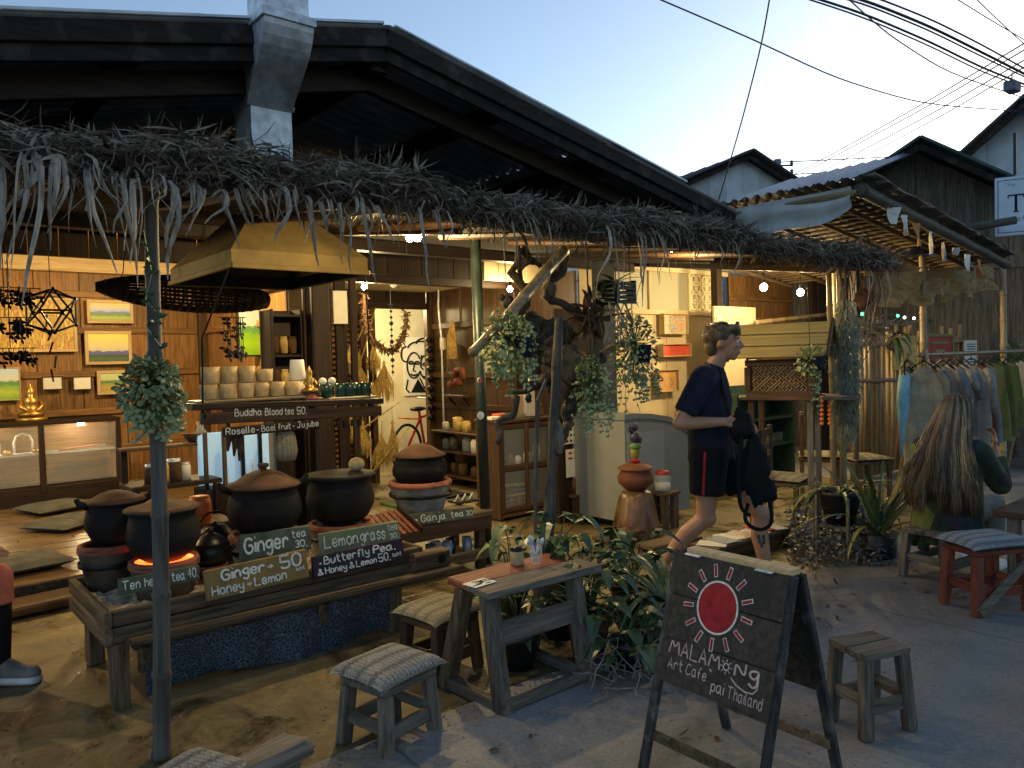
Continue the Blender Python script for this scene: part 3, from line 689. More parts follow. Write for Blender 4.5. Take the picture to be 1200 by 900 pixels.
def hang_leaf(px, py0, py1, w, v=-.13, dx=0, m='driedleaf'):
    p0 = Pv(px, py0, v); p1 = Pv(px+dx, py1, v); b_ = B(); arch = rnd.uniform(.03, .12); sgn = rnd.choice((-1, 1))*rnd.uniform(.3, 1)
    def ribbon(a, c, w, arch, n=11):
        tw, ph, vs, fs = rnd.gauss(0, 1.0), rnd.uniform(0, 6), [], []
        for i in range(n+1):
            t = i/n; q = a.lerp(c, max(0, (t-.12)/.88)**1.15); k = math.sin(math.pi*min(1, t*1.25)*.8); q = q+Vector((sgn*arch*1.15*k*(1-t), -arch*k, arch*.5*math.sin(math.pi*min(1, t*2.4))))+Vector((math.sin(t*7+ph), math.cos(t*6+ph), 0))*.008*t
            ang = tw*t+.5*math.sin(ph); ww = w*(.45+.55*math.sin(math.pi*min(1, t*1.3+.1)) if t < .6 else .75*(1-t)/.4+.22)*(1+.15*math.sin(t*23+ph)); d = Vector((math.cos(ang), math.sin(ang)*.8, .12*math.sin(ph)))
            vs += [q-d*ww/2, q+Vector((0, -.25*ww, 0)), q+d*ww/2]
        for i in range(n): a_ = i*3; fs += [(a_, a_+1, a_+4, a_+3), (a_+1, a_+2, a_+5, a_+4)]
        b_.add(vs, fs)
    ribbon(p0, p1, w, arch)
    if w > .03:
        for k in range(rnd.randint(1, 3)): ribbon(p0+Vector((rnd.uniform(-w, w)*.8, .01, -.01)), p0.lerp(p1, rnd.uniform(.45, .95))+Vector((rnd.gauss(0, .03), 0, 0)), w*rnd.uniform(.25, .5), arch)
    part('hanging_leaf', b_, m, aw, glob=True)
for (px, y0, y1, w, dx) in ((6, 205, 300, .06, -4), (22, 200, 270, .05, -14), (30, 205, 340, .04, -6), (52, 205, 275, .05, 0), (68, 215, 285, .03, -10), (82, 205, 250, .06, 10), (92, 215, 265, .03, -8), (104, 220, 315, .05, 2), (118, 225, 322, .055, 8), (126, 222, 270, .03, 18), (139, 225, 290, .05, 4), (150, 220, 330, .045, 5),
                            (163, 230, 300, .05, -8), (176, 232, 318, .045, 8), (187, 235, 290, .03, 4), (200, 232, 280, .05, -6), (214, 238, 265, .05, -12), (233, 232, 283, .05, -8), (247, 240, 262, .04, -6), (262, 240, 292, .045, 12), (279, 238, 265, .04, 6), (290, 240, 270, .03, 12), (310, 242, 265, .04, 0),
                            (322, 240, 290, .05, -4), (352, 246, 285, .05, 0), (362, 250, 300, .04, 6), (376, 250, 282, .05, 4), (388, 258, 327, .045, 6), (402, 255, 285, .04, -4), (415, 255, 300, .03, 8), (428, 255, 322, .05, 2), (442, 258, 292, .04, 10), (466, 262, 300, .04, 4), (492, 262, 348, .035, 2), (508, 262, 290, .04, 6),
                            (600, 275, 300, .03, 0), (618, 275, 305, .03, 4), (640, 275, 318, .02, 2), (700, 280, 330, .04, -6), (716, 282, 360, .03, 0), (722, 282, 345, .035, 4), (742, 285, 340, .05, 2), (749, 285, 358, .035, -2), (757, 285, 330, .03, 6), (772, 285, 330, .03, 8), (800, 290, 312, .03, 4), (832, 295, 320, .03, 6), (850, 295, 330, .03, 2)):
    hang_leaf(px, y0-8, y0+(y1-y0)*rnd.uniform(.75, 1.25), w*.5, dx=dx*1.6)
    for q in range(rnd.choice((0, 1, 1, 2, 3))): hang_leaf(px+rnd.gauss(0, 5), y0-8, y0+(y1-y0)*rnd.uniform(.3, 1.15), w*rnd.uniform(.14, .34), dx=dx*1.6+rnd.gauss(0, 9))
for i in range(26):        # dry fronds drooping at the far end of the awning
    px = rnd.uniform(972, 1036); hang_leaf(px, 300+rnd.uniform(0, 18), rnd.uniform(345, 420)-(25 if px > 1020 else 0), .022, v=rnd.uniform(-.15, .05), dx=rnd.gauss(0, 8), m=rnd.choice(['driedleaf', 'driedbrown']))

# ---------------- front posts ----------------
def bamboo(b_, p, q, r0, r1, nodes):
    p, q = Vector(p), Vector(q); pts = []; rs = []
    for i in range(nodes+1):
        for t, k in ((0, 1.0), (.06, 1.16), (.1, .97), (.55, .94), (.92, .99)):
            s_ = (i+t)/(nodes+1); pts.append(p+(q-p)*s_+Vector((math.sin(s_*5), math.cos(s_*4), 0))*.008); rs.append((r0+(r1-r0)*s_)*k)
    pts.append(q); rs.append(r1)
    b_.tube(pts, rs, 12); return b_
b = B(); bamboo(b, (0, 0, 0), Pv(179, 230, .02), .036, .027, 6)
single('bamboo_post', b, 'bamboogreyZ', 'grey bamboo post at the left holding up the thatch awning', 'post', (0, 0, 0), smooth=True, glob=True)
gp = thing('metal_post', 'slim dark green metal post standing between the tea counter and the driftwood', 'post', Pz(571, 660))
b = B(); b.tube([Pz(571, 660), Pz(571, 660)+Vector((-.03, 0, 2.55))], .04, 14); part('pole', b, 'greenmetal', gp, smooth=True, glob=True)
q = Pv(560, 447, 1.33)
for (px, py, m, r) in ((562, 446, 'letter', .022), (563, 487, 'zinc', .03)):
    c = Pv(px, py, 1.325); b = B(); b.tube([c, c+Vector((0, -.006, 0))], r, 16); st = part('sticker', b, m, gp, glob=True, label='round no-smoking sticker' if m == 'letter' else 'heart-shaped silver sticker')
    if m == 'letter':
        b = B(); b.tube([c+Vector((math.cos(t)*.017, -.009, math.sin(t)*.017)) for t in [k*math.pi/10 for k in range(21)]], .003, 5); b.tube([c+Vector((-.012, -.009, .012)), c+Vector((.012, -.009, -.012))], .003, 5); part('ring', b, 'redcloth', st, glob=True)

# ---------------- smoke hood and duct ----------------
hd = thing('stove_hood', 'pale yellow sheet-metal hood over the tea stove', 'hood', (1.13, 1.6, 2.05))
HU0, HU1, HV0, HV1 = .72, 1.56, 1.0, 2.1
def hoodring(k, z): cu, cv = 1.13, 1.5; return [(cu+(u-cu)*k, cv+(v-cv)*k, z) for u, v in ((HU0, HV0), (HU1, HV0), (HU1, HV1), (HU0, HV1))]
b = B(); r_ = [hoodring(1, 2.09), hoodring(1.0, 2.19), hoodring(.34, 2.50)]
b.add(sum(r_, []), [(i*4+j, i*4+(j+1) % 4, i*4+4+(j+1) % 4, i*4+4+j) for i in range(2) for j in range(4)]); part('canopy', b, 'hoodmetal', hd, glob=True)
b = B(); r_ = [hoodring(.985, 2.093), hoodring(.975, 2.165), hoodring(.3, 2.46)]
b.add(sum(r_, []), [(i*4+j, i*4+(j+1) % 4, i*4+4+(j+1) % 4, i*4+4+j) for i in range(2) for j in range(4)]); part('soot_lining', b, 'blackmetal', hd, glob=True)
for i in range(4):
    a, c = hoodring(1.012, 2.10)[i], hoodring(1.012, 2.10)[(i+1) % 4]; b = B(); b.beam(a, c, .02, .03); part('rim', b, 'hoodmetal', hd, glob=True)
dc = thing('smoke_duct', 'galvanised square smoke duct with an elbow rising past the gable', 'duct', (1.11, 1.42, 2.55))
def sweep(pts, w, d, wx=Vector((1, 0, 0))):
    b_ = B(); k = len(pts); vs = []
    for i in range(k):
        t = (Vector(pts[min(i+1, k-1)])-Vector(pts[max(i-1, 0)])).normalized(); ny = t.cross(wx).normalized()
        for (x, y) in ((-1, -1), (1, -1), (1, 1), (-1, 1)): vs.append(Vector(pts[i])+wx*x*w/2+ny*y*d/2)
    fs = [(i*4+j, i*4+(j+1) % 4, i*4+4+(j+1) % 4, i*4+4+j) for i in range(k-1) for j in range(4)]+[(0, 1, 2, 3), (4*k-4, 4*k-3, 4*k-2, 4*k-1)]
    return b_.add(vs, fs)
part('lower_section', sweep([(1.105, 1.42, 2.5), (1.105, 1.42, 3.02), (1.105, 1.42, 3.13)], .255, .25), 'zinc', dc, glob=True)
el = []
for i in range(21):
    t = i/20; sv = t*t*t*(t*(t*6-15)+10); el.append((1.105-.08*sv, 1.42-.46*sv, 3.12+.36*t))
part('elbow', sweep(el, .285, .285), 'zinc', dc, glob=True)
part('upper_section', sweep([(1.02, .96, 3.47), (1.02, .96, 5.2)], .25, .25), 'zinc', dc, glob=True)
part('flange', sweep([(1.02, .96, 3.43), (1.02, .96, 3.475)], .31, .31), 'zinc', dc, glob=True)
part('seam_band', sweep([(1.105, 1.42, 3.10), (1.105, 1.42, 3.13)], .272, .268), 'zinc', dc, glob=True)

# ---------------- tea counter ----------------
tc = thing('tea_counter', 'low weathered wooden tray counter filled with ash, blue patterned cloth below', 'counter', (.75, .95, 0))
CZ = .45
def cb(nm, a, c, w, h, m, jit=.004, **k): p = B(); p.beam(a, c, w, h, ch=.006, jit=jit, **k); return part(nm, p, m, tc, glob=True)
cb('front_board', (-.03, .62, CZ-.035), (1.62, .62, CZ-.035), .035, .075, 'oldX'); cb('front_board', (-.03, .625, CZ-.115), (1.62, .625, CZ-.115), .035, .075, 'oldX')
cb('back_board', (-.03, 1.36, CZ-.07), (1.62, 1.36, CZ-.07), .035, .15, 'oldX')
cb('end_board', (-.045, .60, CZ-.035), (-.045, 1.38, CZ-.035), .032, .08, 'oldY', .006); cb('end_board', (-.045, .60, CZ-.118), (-.045, 1.38, CZ-.12), .032, .075, 'oldY', .006)
cb('end_board', (1.63, .60, CZ-.07), (1.63, 1.38, CZ-.07), .032, .15, 'oldY')
cb('bottom_board', (-.02, .99, CZ-.16), (1.62, .99, CZ-.16), .72, .02, 'oldX', 0)
cb('ledge', (.02, .555, CZ-.135), (1.85, .555, CZ-.145), .11, .026, 'oldX')
cb('apron', (.05, .60, CZ-.17), (1.8, .60, CZ-.18), .03, .045, 'oldX')
for (u, v) in ((0, .64), (1.44, .62), (.03, 1.30), (1.5, 1.3)): cb('leg', (u, v, 0), (u, v, CZ-.15), .075, .085, 'oldZ')
for u in (.09, .98): cb('brace', (u, .57, CZ-.18), (u+.01, .62, CZ-.31), .05, .03, 'oldZ')
p = B(); p.grid(50, 22, lambda i, j: Vector((-.02+1.63*i, .64+.71*j, CZ-.05+.018*math.sin(i*23)*math.sin(j*11)+rnd.uniform(-.012, .012)))); part('ash_bed', p, 'ash', tc, glob=True)
p = B(); p.grid(60, 10, lambda i, j: Vector((.10+1.34*i, .578+.010*math.sin(i*31)+.03*j*math.sin(i*9)+.03*j, .262-.245*j+(.02*math.sin(i*7) if j > .9 else 0)))); part('cloth', p, 'tarp', tc, glob=True, smooth=True, label='blue patterned oilcloth')
b = B(); b.box((0, 0, 0), (.26, .09, .11), ch=.012, jit=.01); blk = single('wood_block', b, 'oldX', 'short wooden block with a round knot hole at the end of the counter', 'block', (1.68, .60, CZ-.08), 0)
p = B(); p.tube([(.06, -.047, 0), (.06, -.052, 0)], .028, 14); part('knot_hole', p, 'blackcloth', blk)

def stove(at, r0, r1, h, m, rim='redclay', label='', fire=False, group='clay charcoal stoves'):
    t = thing('clay_stove', label, 'stove', at, rnd.uniform(0, 90), group)
    b_ = B(); b_.lathe([(r0*.9, 0), (r0, .01), (r0*.6+r1*.4, h*.4), (r1, h*.93), (r1*1.03, h), (r1*.86, h), (r1*.8, h*.8), (r0*.5, h*.55), (0, h*.55)], 26, jit=.012); part('body', b_, m, t, smooth=True)
    b_ = B(); b_.lathe([(r1*.84, h+.002), (r1*.9, h+.016), (r1*1.0, h+.012), (r1*1.035, h-.01), (r1*1.02, h-.022)], 26, jit=.015); part('rim', b_, rim, t, smooth=True)
    b_ = B(); b_.lathe([(r1*1.0, h*.62), (r1*1.015, h*.64), (r1*1.02, h*.70), (r1*1.0, h*.72)], 26); part('band', b_, 'blackmetal', t, smooth=True)
    if fire:
        b_ = B(); b_.lathe([(0, h*.99), (r1*.5, h*1.01), (r1*.86, h*1.015)], 20, jit=.08); part('embers', b_, 'fire', t)
        lamp('ember_glow', Vector(at)+Vector((0, 0, h+.02)), .5, (1, .22, .05), .1, t)
    return t
def pot(at, r, h, label, lid='lidclay', knob=True, ears=True, rim=1.0, rot=0, body='potclay', dome=.3):
    t = thing('clay_pot', label, 'pot', at, rot, 'cooking pots on the tea counter')
    b_ = B(); b_.lathe([(0, 0), (r*.5, .004), (r*.8, h*.16), (r*.98, h*.4), (r*1.0, h*.55), (r*.93, h*.78), (r*.86, h*.88), (r*.9*rim, h*.94), (r*1.0*rim, h), (r*.93*rim, h), (r*.8, h*.9)], 32, jit=.008); part('body', b_, body, t, smooth=True)
    L = B(); q = r*.96*rim; L.lathe([(q, h*.985), (q*1.0, h+.008), (q*.8, h+.3*dome*r), (q*.5, h+.75*dome*r), (q*.2, h+.98*dome*r), (0, h+dome*r)], 32, jit=.014); l = part('lid', L, lid, t, smooth=True)
    if knob: K = B(); K.lathe([(.02, h+dome*r-.01), (.018, h+dome*r+.01), (.032, h+dome*r+.02), (.03, h+dome*r+.034), (0, h+dome*r+.038)], 16); part('knob', K, lid, l, smooth=True)
    if ears:
        for s_ in (-1, 1):
            E = B(); E.tube([(s_*r*.86, 0, h*.93), (s_*r*1.1, 0, h*1.0), (s_*r*1.22, 0, h*1.13)], [.022, .02, .012], 8); part('ear', E, body, t, smooth=True)
    return t
stove((.29, .92, .37), .13, .165, .2, 'stovedark', label='soot-dark clay stove glowing with embers under the front left pot', fire=True)
pot((.29, .92, .572), .178, .265, 'big black clay pot over glowing embers beside the bamboo post', knob=False, ears=False, rim=1.03, dome=.22)
stove((.10, 1.22, .37), .10, .145, .26, 'stovedark', label='cracked clay stove behind the ember-lit stove at the counter corner')
pot((.14, 1.22, .63), .15, .23, 'black clay pot at the back left corner of the counter with brown lid', knob=False, ears=True, dome=.35)
c = Pv(247, 640, 1.0)
stove((c.x, 1.0, .37), .07, .085, .1, 'redclay', label='small red clay stove under the little black teapot', fire=False)
kt = thing('small_teapot', 'small glossy black lidded teapot between the two big pots', 'teapot', (c.x, 1.0, .475))
b = B(); b.lathe([(0, 0), (.06, .003), (.088, .05), (.092, .09), (.075, .125), (.082, .13)], 24); part('body', b, 'plasticblack', kt, smooth=True)
b = B(); b.lathe([(.085, .128), (.07, .15), (.03, .175), (.012, .18)], 24); l = part('lid', b, 'plasticblack', kt, smooth=True)
b = B(); b.lathe([(.012, .178), (.022, .19), (.02, .205), (0, .21)], 12); part('knob', b, 'plasticblack', l, smooth=True)
b = B(); b.tube([(.08, -.02, .06), (.12, -.03, .10), (.135, -.035, .135)], [.016, .012, .01], 8); part('spout', b, 'plasticblack', kt, smooth=True)
stove((.855, 1.0, .36), .16, .195, .24, 'stovegrey', label='grey clay stove with cracked rim behind the ginger tea sign')
pot((.855, 1.0, .60), .205, .275, 'large round black pot with knobbed brown lid in the middle of the counter', ears=True, dome=.42, rot=-8)
stove((1.35, 1.05, .36), .16, .195, .21, 'stovegrey', label='grey clay stove behind the lemon grass sign')
pD = pot((1.35, 1.05, .57), .205, .30, 'large black pot whose lid carries a pale gourd', lid='potclay', knob=False, ears=False, rim=1.05, dome=.12)
b = B(); b.ball((0, 0, 0), .045, 16, 10, 1.1, 1.1, .95); single('gourd_ladle', b, 'wovencup', 'round pale gourd resting on the black pot lid', 'gourd', (1.45, 1.02, .925), smooth=True)
stove((2.22, 1.5, .42), .15, .225, .25, 'stovegrey', label='pale bucket-shaped clay stove on the bench with red rim')
pot((2.22, 1.5, .64), .20, .225, 'black clay pot with brown domed lid on the bucket stove', knob=False, ears=False, dome=.42, rim=.98)
b = B(); b.tube([(math.cos(t)*.105, 0, math.sin(t)*.12) for t in [math.pi*k/12 for k in range(13)]], .006, 6)
c = Pv(250, 572, 1.3); kt2 = thing('enamel_kettle', 'dark kettle with a tall loop handle behind the black teapot', 'kettle', (c.x, 1.3, .44))
b2 = B(); b2.lathe([(0, 0), (.10, .004), (.115, .06), (.10, .14), (.06, .19), (.02, .20), (0, .215)], 24); part('body', b2, 'potnavy', kt2, smooth=True)
for w in b.v: w.z += .15
part('handle', b, 'blackmetal', kt2, smooth=True)
b = B(); b.lathe([(.055, 0), (.07, .05), (.065, .13), (.055, .17), (0, .17)], 20); single('orange_jug', b, 'orangeplastic', 'bright orange plastic jug behind the pots', 'jug', (Pv(238, 580, 1.35).x, 1.42, .62), smooth=True)
b = B(); b.box((0, 0, 0), (.5, .3, .04), ch=.01); single('back_table', b, 'oldX', 'low dark table board behind the kettle', 'table', (.6, 1.55, .60))

# ---------------- painted signs ----------------
def signboard(label, cor, v, m, lines, thick=.018, tilt=10, rag=.003, cat='sign', mat_l='letter', under=None):
    TL, TR, BR, BL = [Pv(x, y, v) for x, y in cor]
    ax = (BR-BL); Wd = ((BR-BL).length+(TR-TL).length)/2; Hh = ((TL-BL).length+(TR-BR).length)/2; ang = math.atan2((BR-BL).z+(TR-TL).z, (BR-BL).x+(TR-TL).x)
    t = thing('sign_board', label, cat, (BL.x, v, BL.z))
    M_ = Matrix.Rotation(-ang, 3, 'Y')@Matrix.Rotation(R(-tilt), 3, 'X')
    b_ = B(); b_.box((Wd/2, thick/2, Hh/2), (Wd, thick, Hh), ch=.004, jit=rag); b_.v = [M_@w for w in b_.v]; pn = part('panel', b_, m, t)
    for (txt, x, y, hh, wt, x1) in lines:
        b_, w_ = text_strokes(txt, hh*Hh, wt*1.3, fit=(x1-x)*Wd)
        for w in b_.v: w.x += x*Wd; w.z += y*Hh; w.y -= .005
        b_.v = [M_@w for w in b_.v]; part('lettering', b_, mat_l, t)
    return t, Wd, Hh
signboard('narrow dark green sign reading Ten herbs tea 40', ((139, 680), (235, 662), (235, 680), (139, 698)), .655, 'signgreen', [('Ten', .05, .24, .56, .13, .25), ('herbs', .31, .24, .56, .13, .58), ('tea', .64, .24, .56, .13, .8), ('40.', .84, .28, .6, .13, .97)])
signboard('olive sign reading Ginger Honey Lemon 50 baht', ((238, 674), (360, 644), (361, 680), (243, 705)), .55, 'signolive', [('Ginger', .15, .56, .33, .17, .56), ('+', .59, .6, .2, .2, .65), ('50', .72, .50, .44, .14, .93), ('baht', .87, .32, .13, .14, .96), ('Honey', .05, .13, .30, .16, .34), ('+', .37, .2, .16, .2, .42), ('Lemon', .45, .14, .30, .16, .76)])
signboard('chipped green sign reading Ginger tea 30', ((280, 628), (364, 616), (366, 643), (282, 657)), .70, 'signgreen', [('Ginger', .06, .24, .58, .15, .66), ('tea', .72, .58, .3, .15, .92), ('30.', .76, .16, .28, .15, .93)], rag=.006)
signboard('pale green sign reading Lemon grass tea 30', ((372, 627), (468, 611), (469, 635), (375, 651)), .68, 'signpale', [('Lemon', .06, .28, .54, .13, .45), ('grass', .49, .28, .54, .13, .80), ('tea', .84, .62, .3, .13, .97), ('30.', .86, .2, .26, .14, .97)])
signboard('plum sign reading Butterfly Pea Honey and Lemon 50 baht', ((362, 656), (466, 634), (478, 653), (368, 679)), .55, 'signplum', [('.', .07, .62, .3, .2, .09), ('Butterfly', .12, .55, .34, .17, .60), ('Pea.', .65, .55, .34, .17, .90), ('&', .04, .12, .28, .17, .09), ('Honey', .12, .12, .28, .17, .34), ('&', .37, .12, .28, .17, .42), ('Lemon', .45, .12, .28, .17, .67), ('50.', .70, .1, .36, .16, .83), ('baht', .86, .2, .18, .15, .96)])
signboard('small dark green sign reading Ganja tea 30', ((480, 603), (555, 594), (556, 607), (481, 617)), 1.27, 'signgreen', [('+', .05, .3, .4, .3, .11), ('Ganja', .16, .26, .58, .14, .53), ('tea', .62, .3, .5, .14, .82), ('30', .87, .3, .42, .15, .97)])
signboard('dark hanging sign reading Buddha Blood tea 50', ((262, 476), (363, 474), (363, 489), (262, 493)), .99, 'signdark', [('Buddha', .12, .3, .5, .13, .42), ('Blood', .46, .3, .5, .13, .66), ('tea', .69, .3, .5, .13, .80), ('50.', .84, .3, .52, .14, .96)], tilt=0)
signboard('lower hanging sign reading Roselle Bael fruit Jujube', ((262, 502), (376, 491), (376, 502), (262, 513)), .985, 'signdark', [('Roselle', .02, .26, .66, .14, .30), ('-', .32, .28, .6, .14, .34), ('Bael', .37, .26, .64, .14, .51), ('fruit', .54, .26, .64, .14, .67), ('-', .69, .28, .6, .14, .71), ('Jujube', .74, .28, .64, .14, .97)], tilt=0)

# ---------------- bench with the bucket stove, enamel mugs below ----------------
bn = thing('side_bench', 'rough wooden bench carrying the bucket stove', 'bench', (2.2, 1.5, 0))
def bb_(nm, a, c, w, h, m): p = B(); p.beam(a, c, w, h, ch=.006, jit=.005); part(nm, p, m, bn, glob=True)
bb_('top_board', (1.70, 1.38, .405), (2.72, 1.38, .405), .2, .03, 'oldX'); bb_('top_board', (1.70, 1.6, .40), (2.72, 1.6, .40), .22, .03, 'oldX'); bb_('apron', (1.74, 1.29, .345), (2.70, 1.29, .345), .03, .11, 'brownX')
for u in (1.82, 2.62):
    for v in (1.33, 1.66): bb_('leg', (u, v, 0), (u, v, .385), .065, .065, 'brownZ')
bb_('stretcher', (1.5, 1.26, .12), (2.66, 1.26, .12), .03, .08, 'oldX'); bb_('shelf', (1.8, 1.5, .10), (2.62, 1.5, .10), .3, .02, 'oldX')
for i, (px, m) in enumerate(((505, 'greycloth'), (515, 'paper'), (524, 'zinc'), (533, 'potnavy'), (548, 'zinc'))):
    u = Pv(px, 655, 1.4).x; t = thing('enamel_mug', ['dull grey mug nearest the knot-hole block under the bench', 'white patterned mug under the bench', 'grey metal mug beside the white patterned mug', 'navy tumbler between two grey mugs under the bench', 'grey metal mug with a loop handle nearest the green post'][i], 'mug', (u, 1.40+.05*(i % 2), .112), rnd.uniform(-30, 30), 'mugs under the bench')
    b = B(); b.lathe([(0, 0), (.034, 0), (.038, .02), (.038, .115), (.035, .115), (.034, .02), (0, .012)], 18); part('cup', b, m, t, smooth=True)
    b = B(); b.tube([(.036, 0, .09), (.062, 0, .085), (.066, 0, .055), (.037, 0, .035)], .005, 6); part('handle', b, m, t, smooth=True)

# ---------------- hanging shelf with cups ----------------
sh = thing('hanging_shelf', 'dark plank shelf of cups hung on ropes below the hood', 'shelf', (1.05, 1.15, 1.32))
p = B(); p.beam((.48, 1.17, 1.335), (1.64, 1.17, 1.305), .36, .035); part('board', p, 'darkX', sh, glob=True)
p = B(); p.beam((.52, 1.0, 1.27), (1.62, 1.0, 1.245), .03, .06); part('rail', p, 'brownX', sh, glob=True)
for (px, py, u1, v1) in ((236, 445, .72, 1.02), (432, 445, 1.55, 1.02)):
    a = Pv(px, py, 1.02); p = B(); p.tube([(a.x, 1.02, 1.26), (a.x+.01, 1.015, 1.7), (u1, v1, 2.10)], .005, 6); part('rope', p, 'blackcloth', sh, glob=True)
    p = B(); p.ball((a.x, 1.0, 1.285), .02, 8, 6); part('knot', p, 'blackcloth', sh, glob=True)
SZ = lambda u: 1.355-.026*(u-.5)
def cupthing(nm, label, cat, px, v, h, r0, r1, m, z0=None, group=None, n=18, jit=0):
    u = Pv(px, 455, v).x; b_ = B(); b_.lathe([(0, 0), (r0*.95, .001), (r0, .006), ((r0+r1)/2, h*.5), (r1, h), (r1*.93, h), (r0*.85, .012), (0, .010)], n, jit=jit); return single(nm, b_, m, label, cat, (u, v, (SZ(u)+.001) if z0 is None else z0), rnd.uniform(0, 90), group, smooth=True)
tray = B(); tray.box((0, 0, .008), (.62, .2, .016), ch=.004); single('cup_tray', tray, 'bambooX', 'bamboo tray under the stacked tan cups', 'tray', (Pv(290, 466, 1.12).x, 1.12, SZ(.8)+.0005), 0)
low = [244, 266, 288, 306, 324, 342]; topc = [247, 268, 289, 310]
for i, px in enumerate(low): cupthing('tan_cup', ['leftmost tan cup in the lower row on the shelf', 'second tan cup in the lower row on the shelf', 'third tan cup in the lower row on the shelf', 'fourth tan cup in the lower row on the shelf', 'fifth tan cup in the lower row on the shelf', 'tan cup at the right end of the lower row'][i], 'cup', px, 1.12, .085, .042, .05, 'wovencup', SZ(.8)+.018, 'tan cups on the shelf', jit=.015)
for i, px in enumerate(topc): cupthing('tan_cup', ['upright tan cup at the left of the upper row', 'second tan cup in the upper row on the shelf', 'third and widest tan cup in the upper row', 'leaning tan cup at the right of the upper row'][i], 'cup', px, 1.12, .095 if i < 3 else .075, .047, .051, 'wovencup', SZ(.8)+.104, 'tan cups on the shelf', jit=.02)
pc = thing('paper_cup_stack', 'tall stack of white paper cups upside down on the shelf', 'cups', (Pv(349, 450, 1.15).x, 1.15, SZ(1.2)+.001))
for k in range(2):
    b = B(); b.lathe([(.048, .0), (.05, .004), (.04, .118), (.037, .12), (0, .12)], 22)
    for w in b.v: w.z += k*.118
    part('cup', b, 'papercup', pc, smooth=True)
st = thing('seated_figurine', 'small seated deity figurine on a red pedestal among the cups', 'figurine', (Pv(363, 460, 1.06).x, 1.06, SZ(1.3)+.001))
b = B(); b.lathe([(0, 0), (.046, 0), (.048, .012), (.036, .02), (.04, .045), (0, .045)], 18); part('pedestal', b, 'redclay', st, smooth=True)
b = B(); b.lathe([(0, .045), (.05, .047), (.052, .062), (.03, .075), (.022, .10), (.028, .125), (.014, .138), (.019, .155), (.017, .172), (.008, .19), (0, .205)], 16); part('figure', b, 'gold', st, smooth=True)
for s_ in (-1, 1): b = B(); b.tube([(s_*.024, 0, .122), (s_*.038, -.012, .10), (s_*.03, -.03, .085)], .008, 7); part('arm', b, 'gold', st, smooth=True)
gt = B(); gt.box((0, 0, .007), (.32, .17, .014), ch=.003); single('cup_tray', gt, 'bambooX', 'narrow bamboo tray under the dark green cups', 'tray', (Pv(406, 463, 1.1).x, 1.1, SZ(1.4)-.004), 0)
for i, px in enumerate((382, 399, 410, 421, 428)): cupthing('green_cup', ['dark green cup holding pale balls on the shelf', 'second dark green cup from the figurine', 'third dark green cup from the figurine', 'fourth dark green cup from the figurine', 'dark green cup nearest the right shelf rope'][i], 'cup', px, 1.08+.03*(i % 2), .08, .036, .041, 'greencup', SZ(1.4)+.011, 'dark green cups on the shelf')
for i, px in enumerate((378, 389)): b = B(); b.ball((0, 0, 0), .024, 12, 8); single('herb_ball', b, 'papercup', ['left pale ball resting on the dark green cup', 'right pale ball resting on the dark green cup'][i], 'ball', (Pv(px, 445, 1.08).x, 1.08, SZ(1.4)+.108), smooth=True, group='pale balls')
b = B(); b.lathe([(0, 0), (.06, 0), (.065, .01), (.065, .12), (.06, .12)], 22); single('plastic_tub', b, 'frost', 'cloudy plastic tub behind the tan cups', 'tub', (Pv(262, 440, 1.3).x, 1.3, SZ(.6)+.0), smooth=True)
bg_ = B(); bg_.lathe([(0, 0), (.05, .01), (.062, .06), (.05, .15), (.02, .20), (.015, .23), (.022, .25)], 16, jit=.05); single('cloth_bag', bg_, 'weavebeige', 'beige cloth filter bag hanging under the shelf', 'bag', (Pv(337, 548, 1.05).x, 1.05, .985), smooth=True)
for i, px in enumerate((268, 275, 281)):
    c = Pv(px, 520, 1.04); b = B(); b.tube([(0, 0, 0), (.005, 0, -.07), (-.01, -.01, -.16)], [.008, .022, .006], 8); single('dried_pod', b, 'driedbrown', ['long dried seed pod hanging leftmost below the sign', 'middle dried seed pod below the sign', 'right dried seed pod below the sign'][i], 'seed pod', (c.x, 1.04, 1.24-.03*i), smooth=True, group='dried pods under the shelf')
# ---------------- lamps ----------------
def pendant(label, at, energy, ztop, r=.03, color=(1, .72, .38), m='bulb', twin=None, socket=True):
    t = thing('pendant_bulb', label, 'light bulb', at, 0, 'bare bulbs')
    b_ = B(); b_.tube([(0, 0, r*1.6), (.004, 0, .12), (0, 0, max(.16, ztop-at[2]))], .004, 6); part('cord', b_, 'blackcloth', t)
    b_ = B(); b_.lathe([(.012, r*1.0), (.02, r*1.1), (.02, r*1.1+.045), (.006, r*1.1+.055)], 12); part('socket', b_, 'plasticblack', t, smooth=True)
    b_ = B(); b_.lathe([(0, -r), (r*.6, -r*.8), (r, -r*.1), (r*.9, r*.5), (r*.45, r*1.0), (r*.4, r*1.15)], 16); part('glass_bulb', b_, m, t, smooth=True)
    lamp('bulb_light', Vector(at)-Vector((0, 0, r*1.9)), energy, color, r*.9, t)
    return t
WARM = (1, .74, .34)
c = Pv(480, 279, 1.2); pendant('left of the two glowing bulbs hanging under the thatch', c, 24, 2.48, .026, WARM)
c = Pv(489, 278, 1.2); pendant('right of the two glowing bulbs hanging under the thatch', c, 24, 2.48, .03, WARM)
c = Pv(895, 337, 1.5); pendant('left bright bulb hanging in the beige room', c, 34, 2.64, .04, WARM, 'bulbwhite')
c = Pv(938, 343, 1.5); pendant('right bright bulb hanging in the beige room', c, 34, 2.64, .04, WARM, 'bulbwhite')
pendant('bulb under the plank ceiling at the left end of the room', (-1.3, 4.2, 2.55), 95, 2.83, .05, WARM)
pendant('bulb under the plank ceiling behind the stove hood', (1.55, 4.6, 2.62), 80, 2.83, .05, WARM)
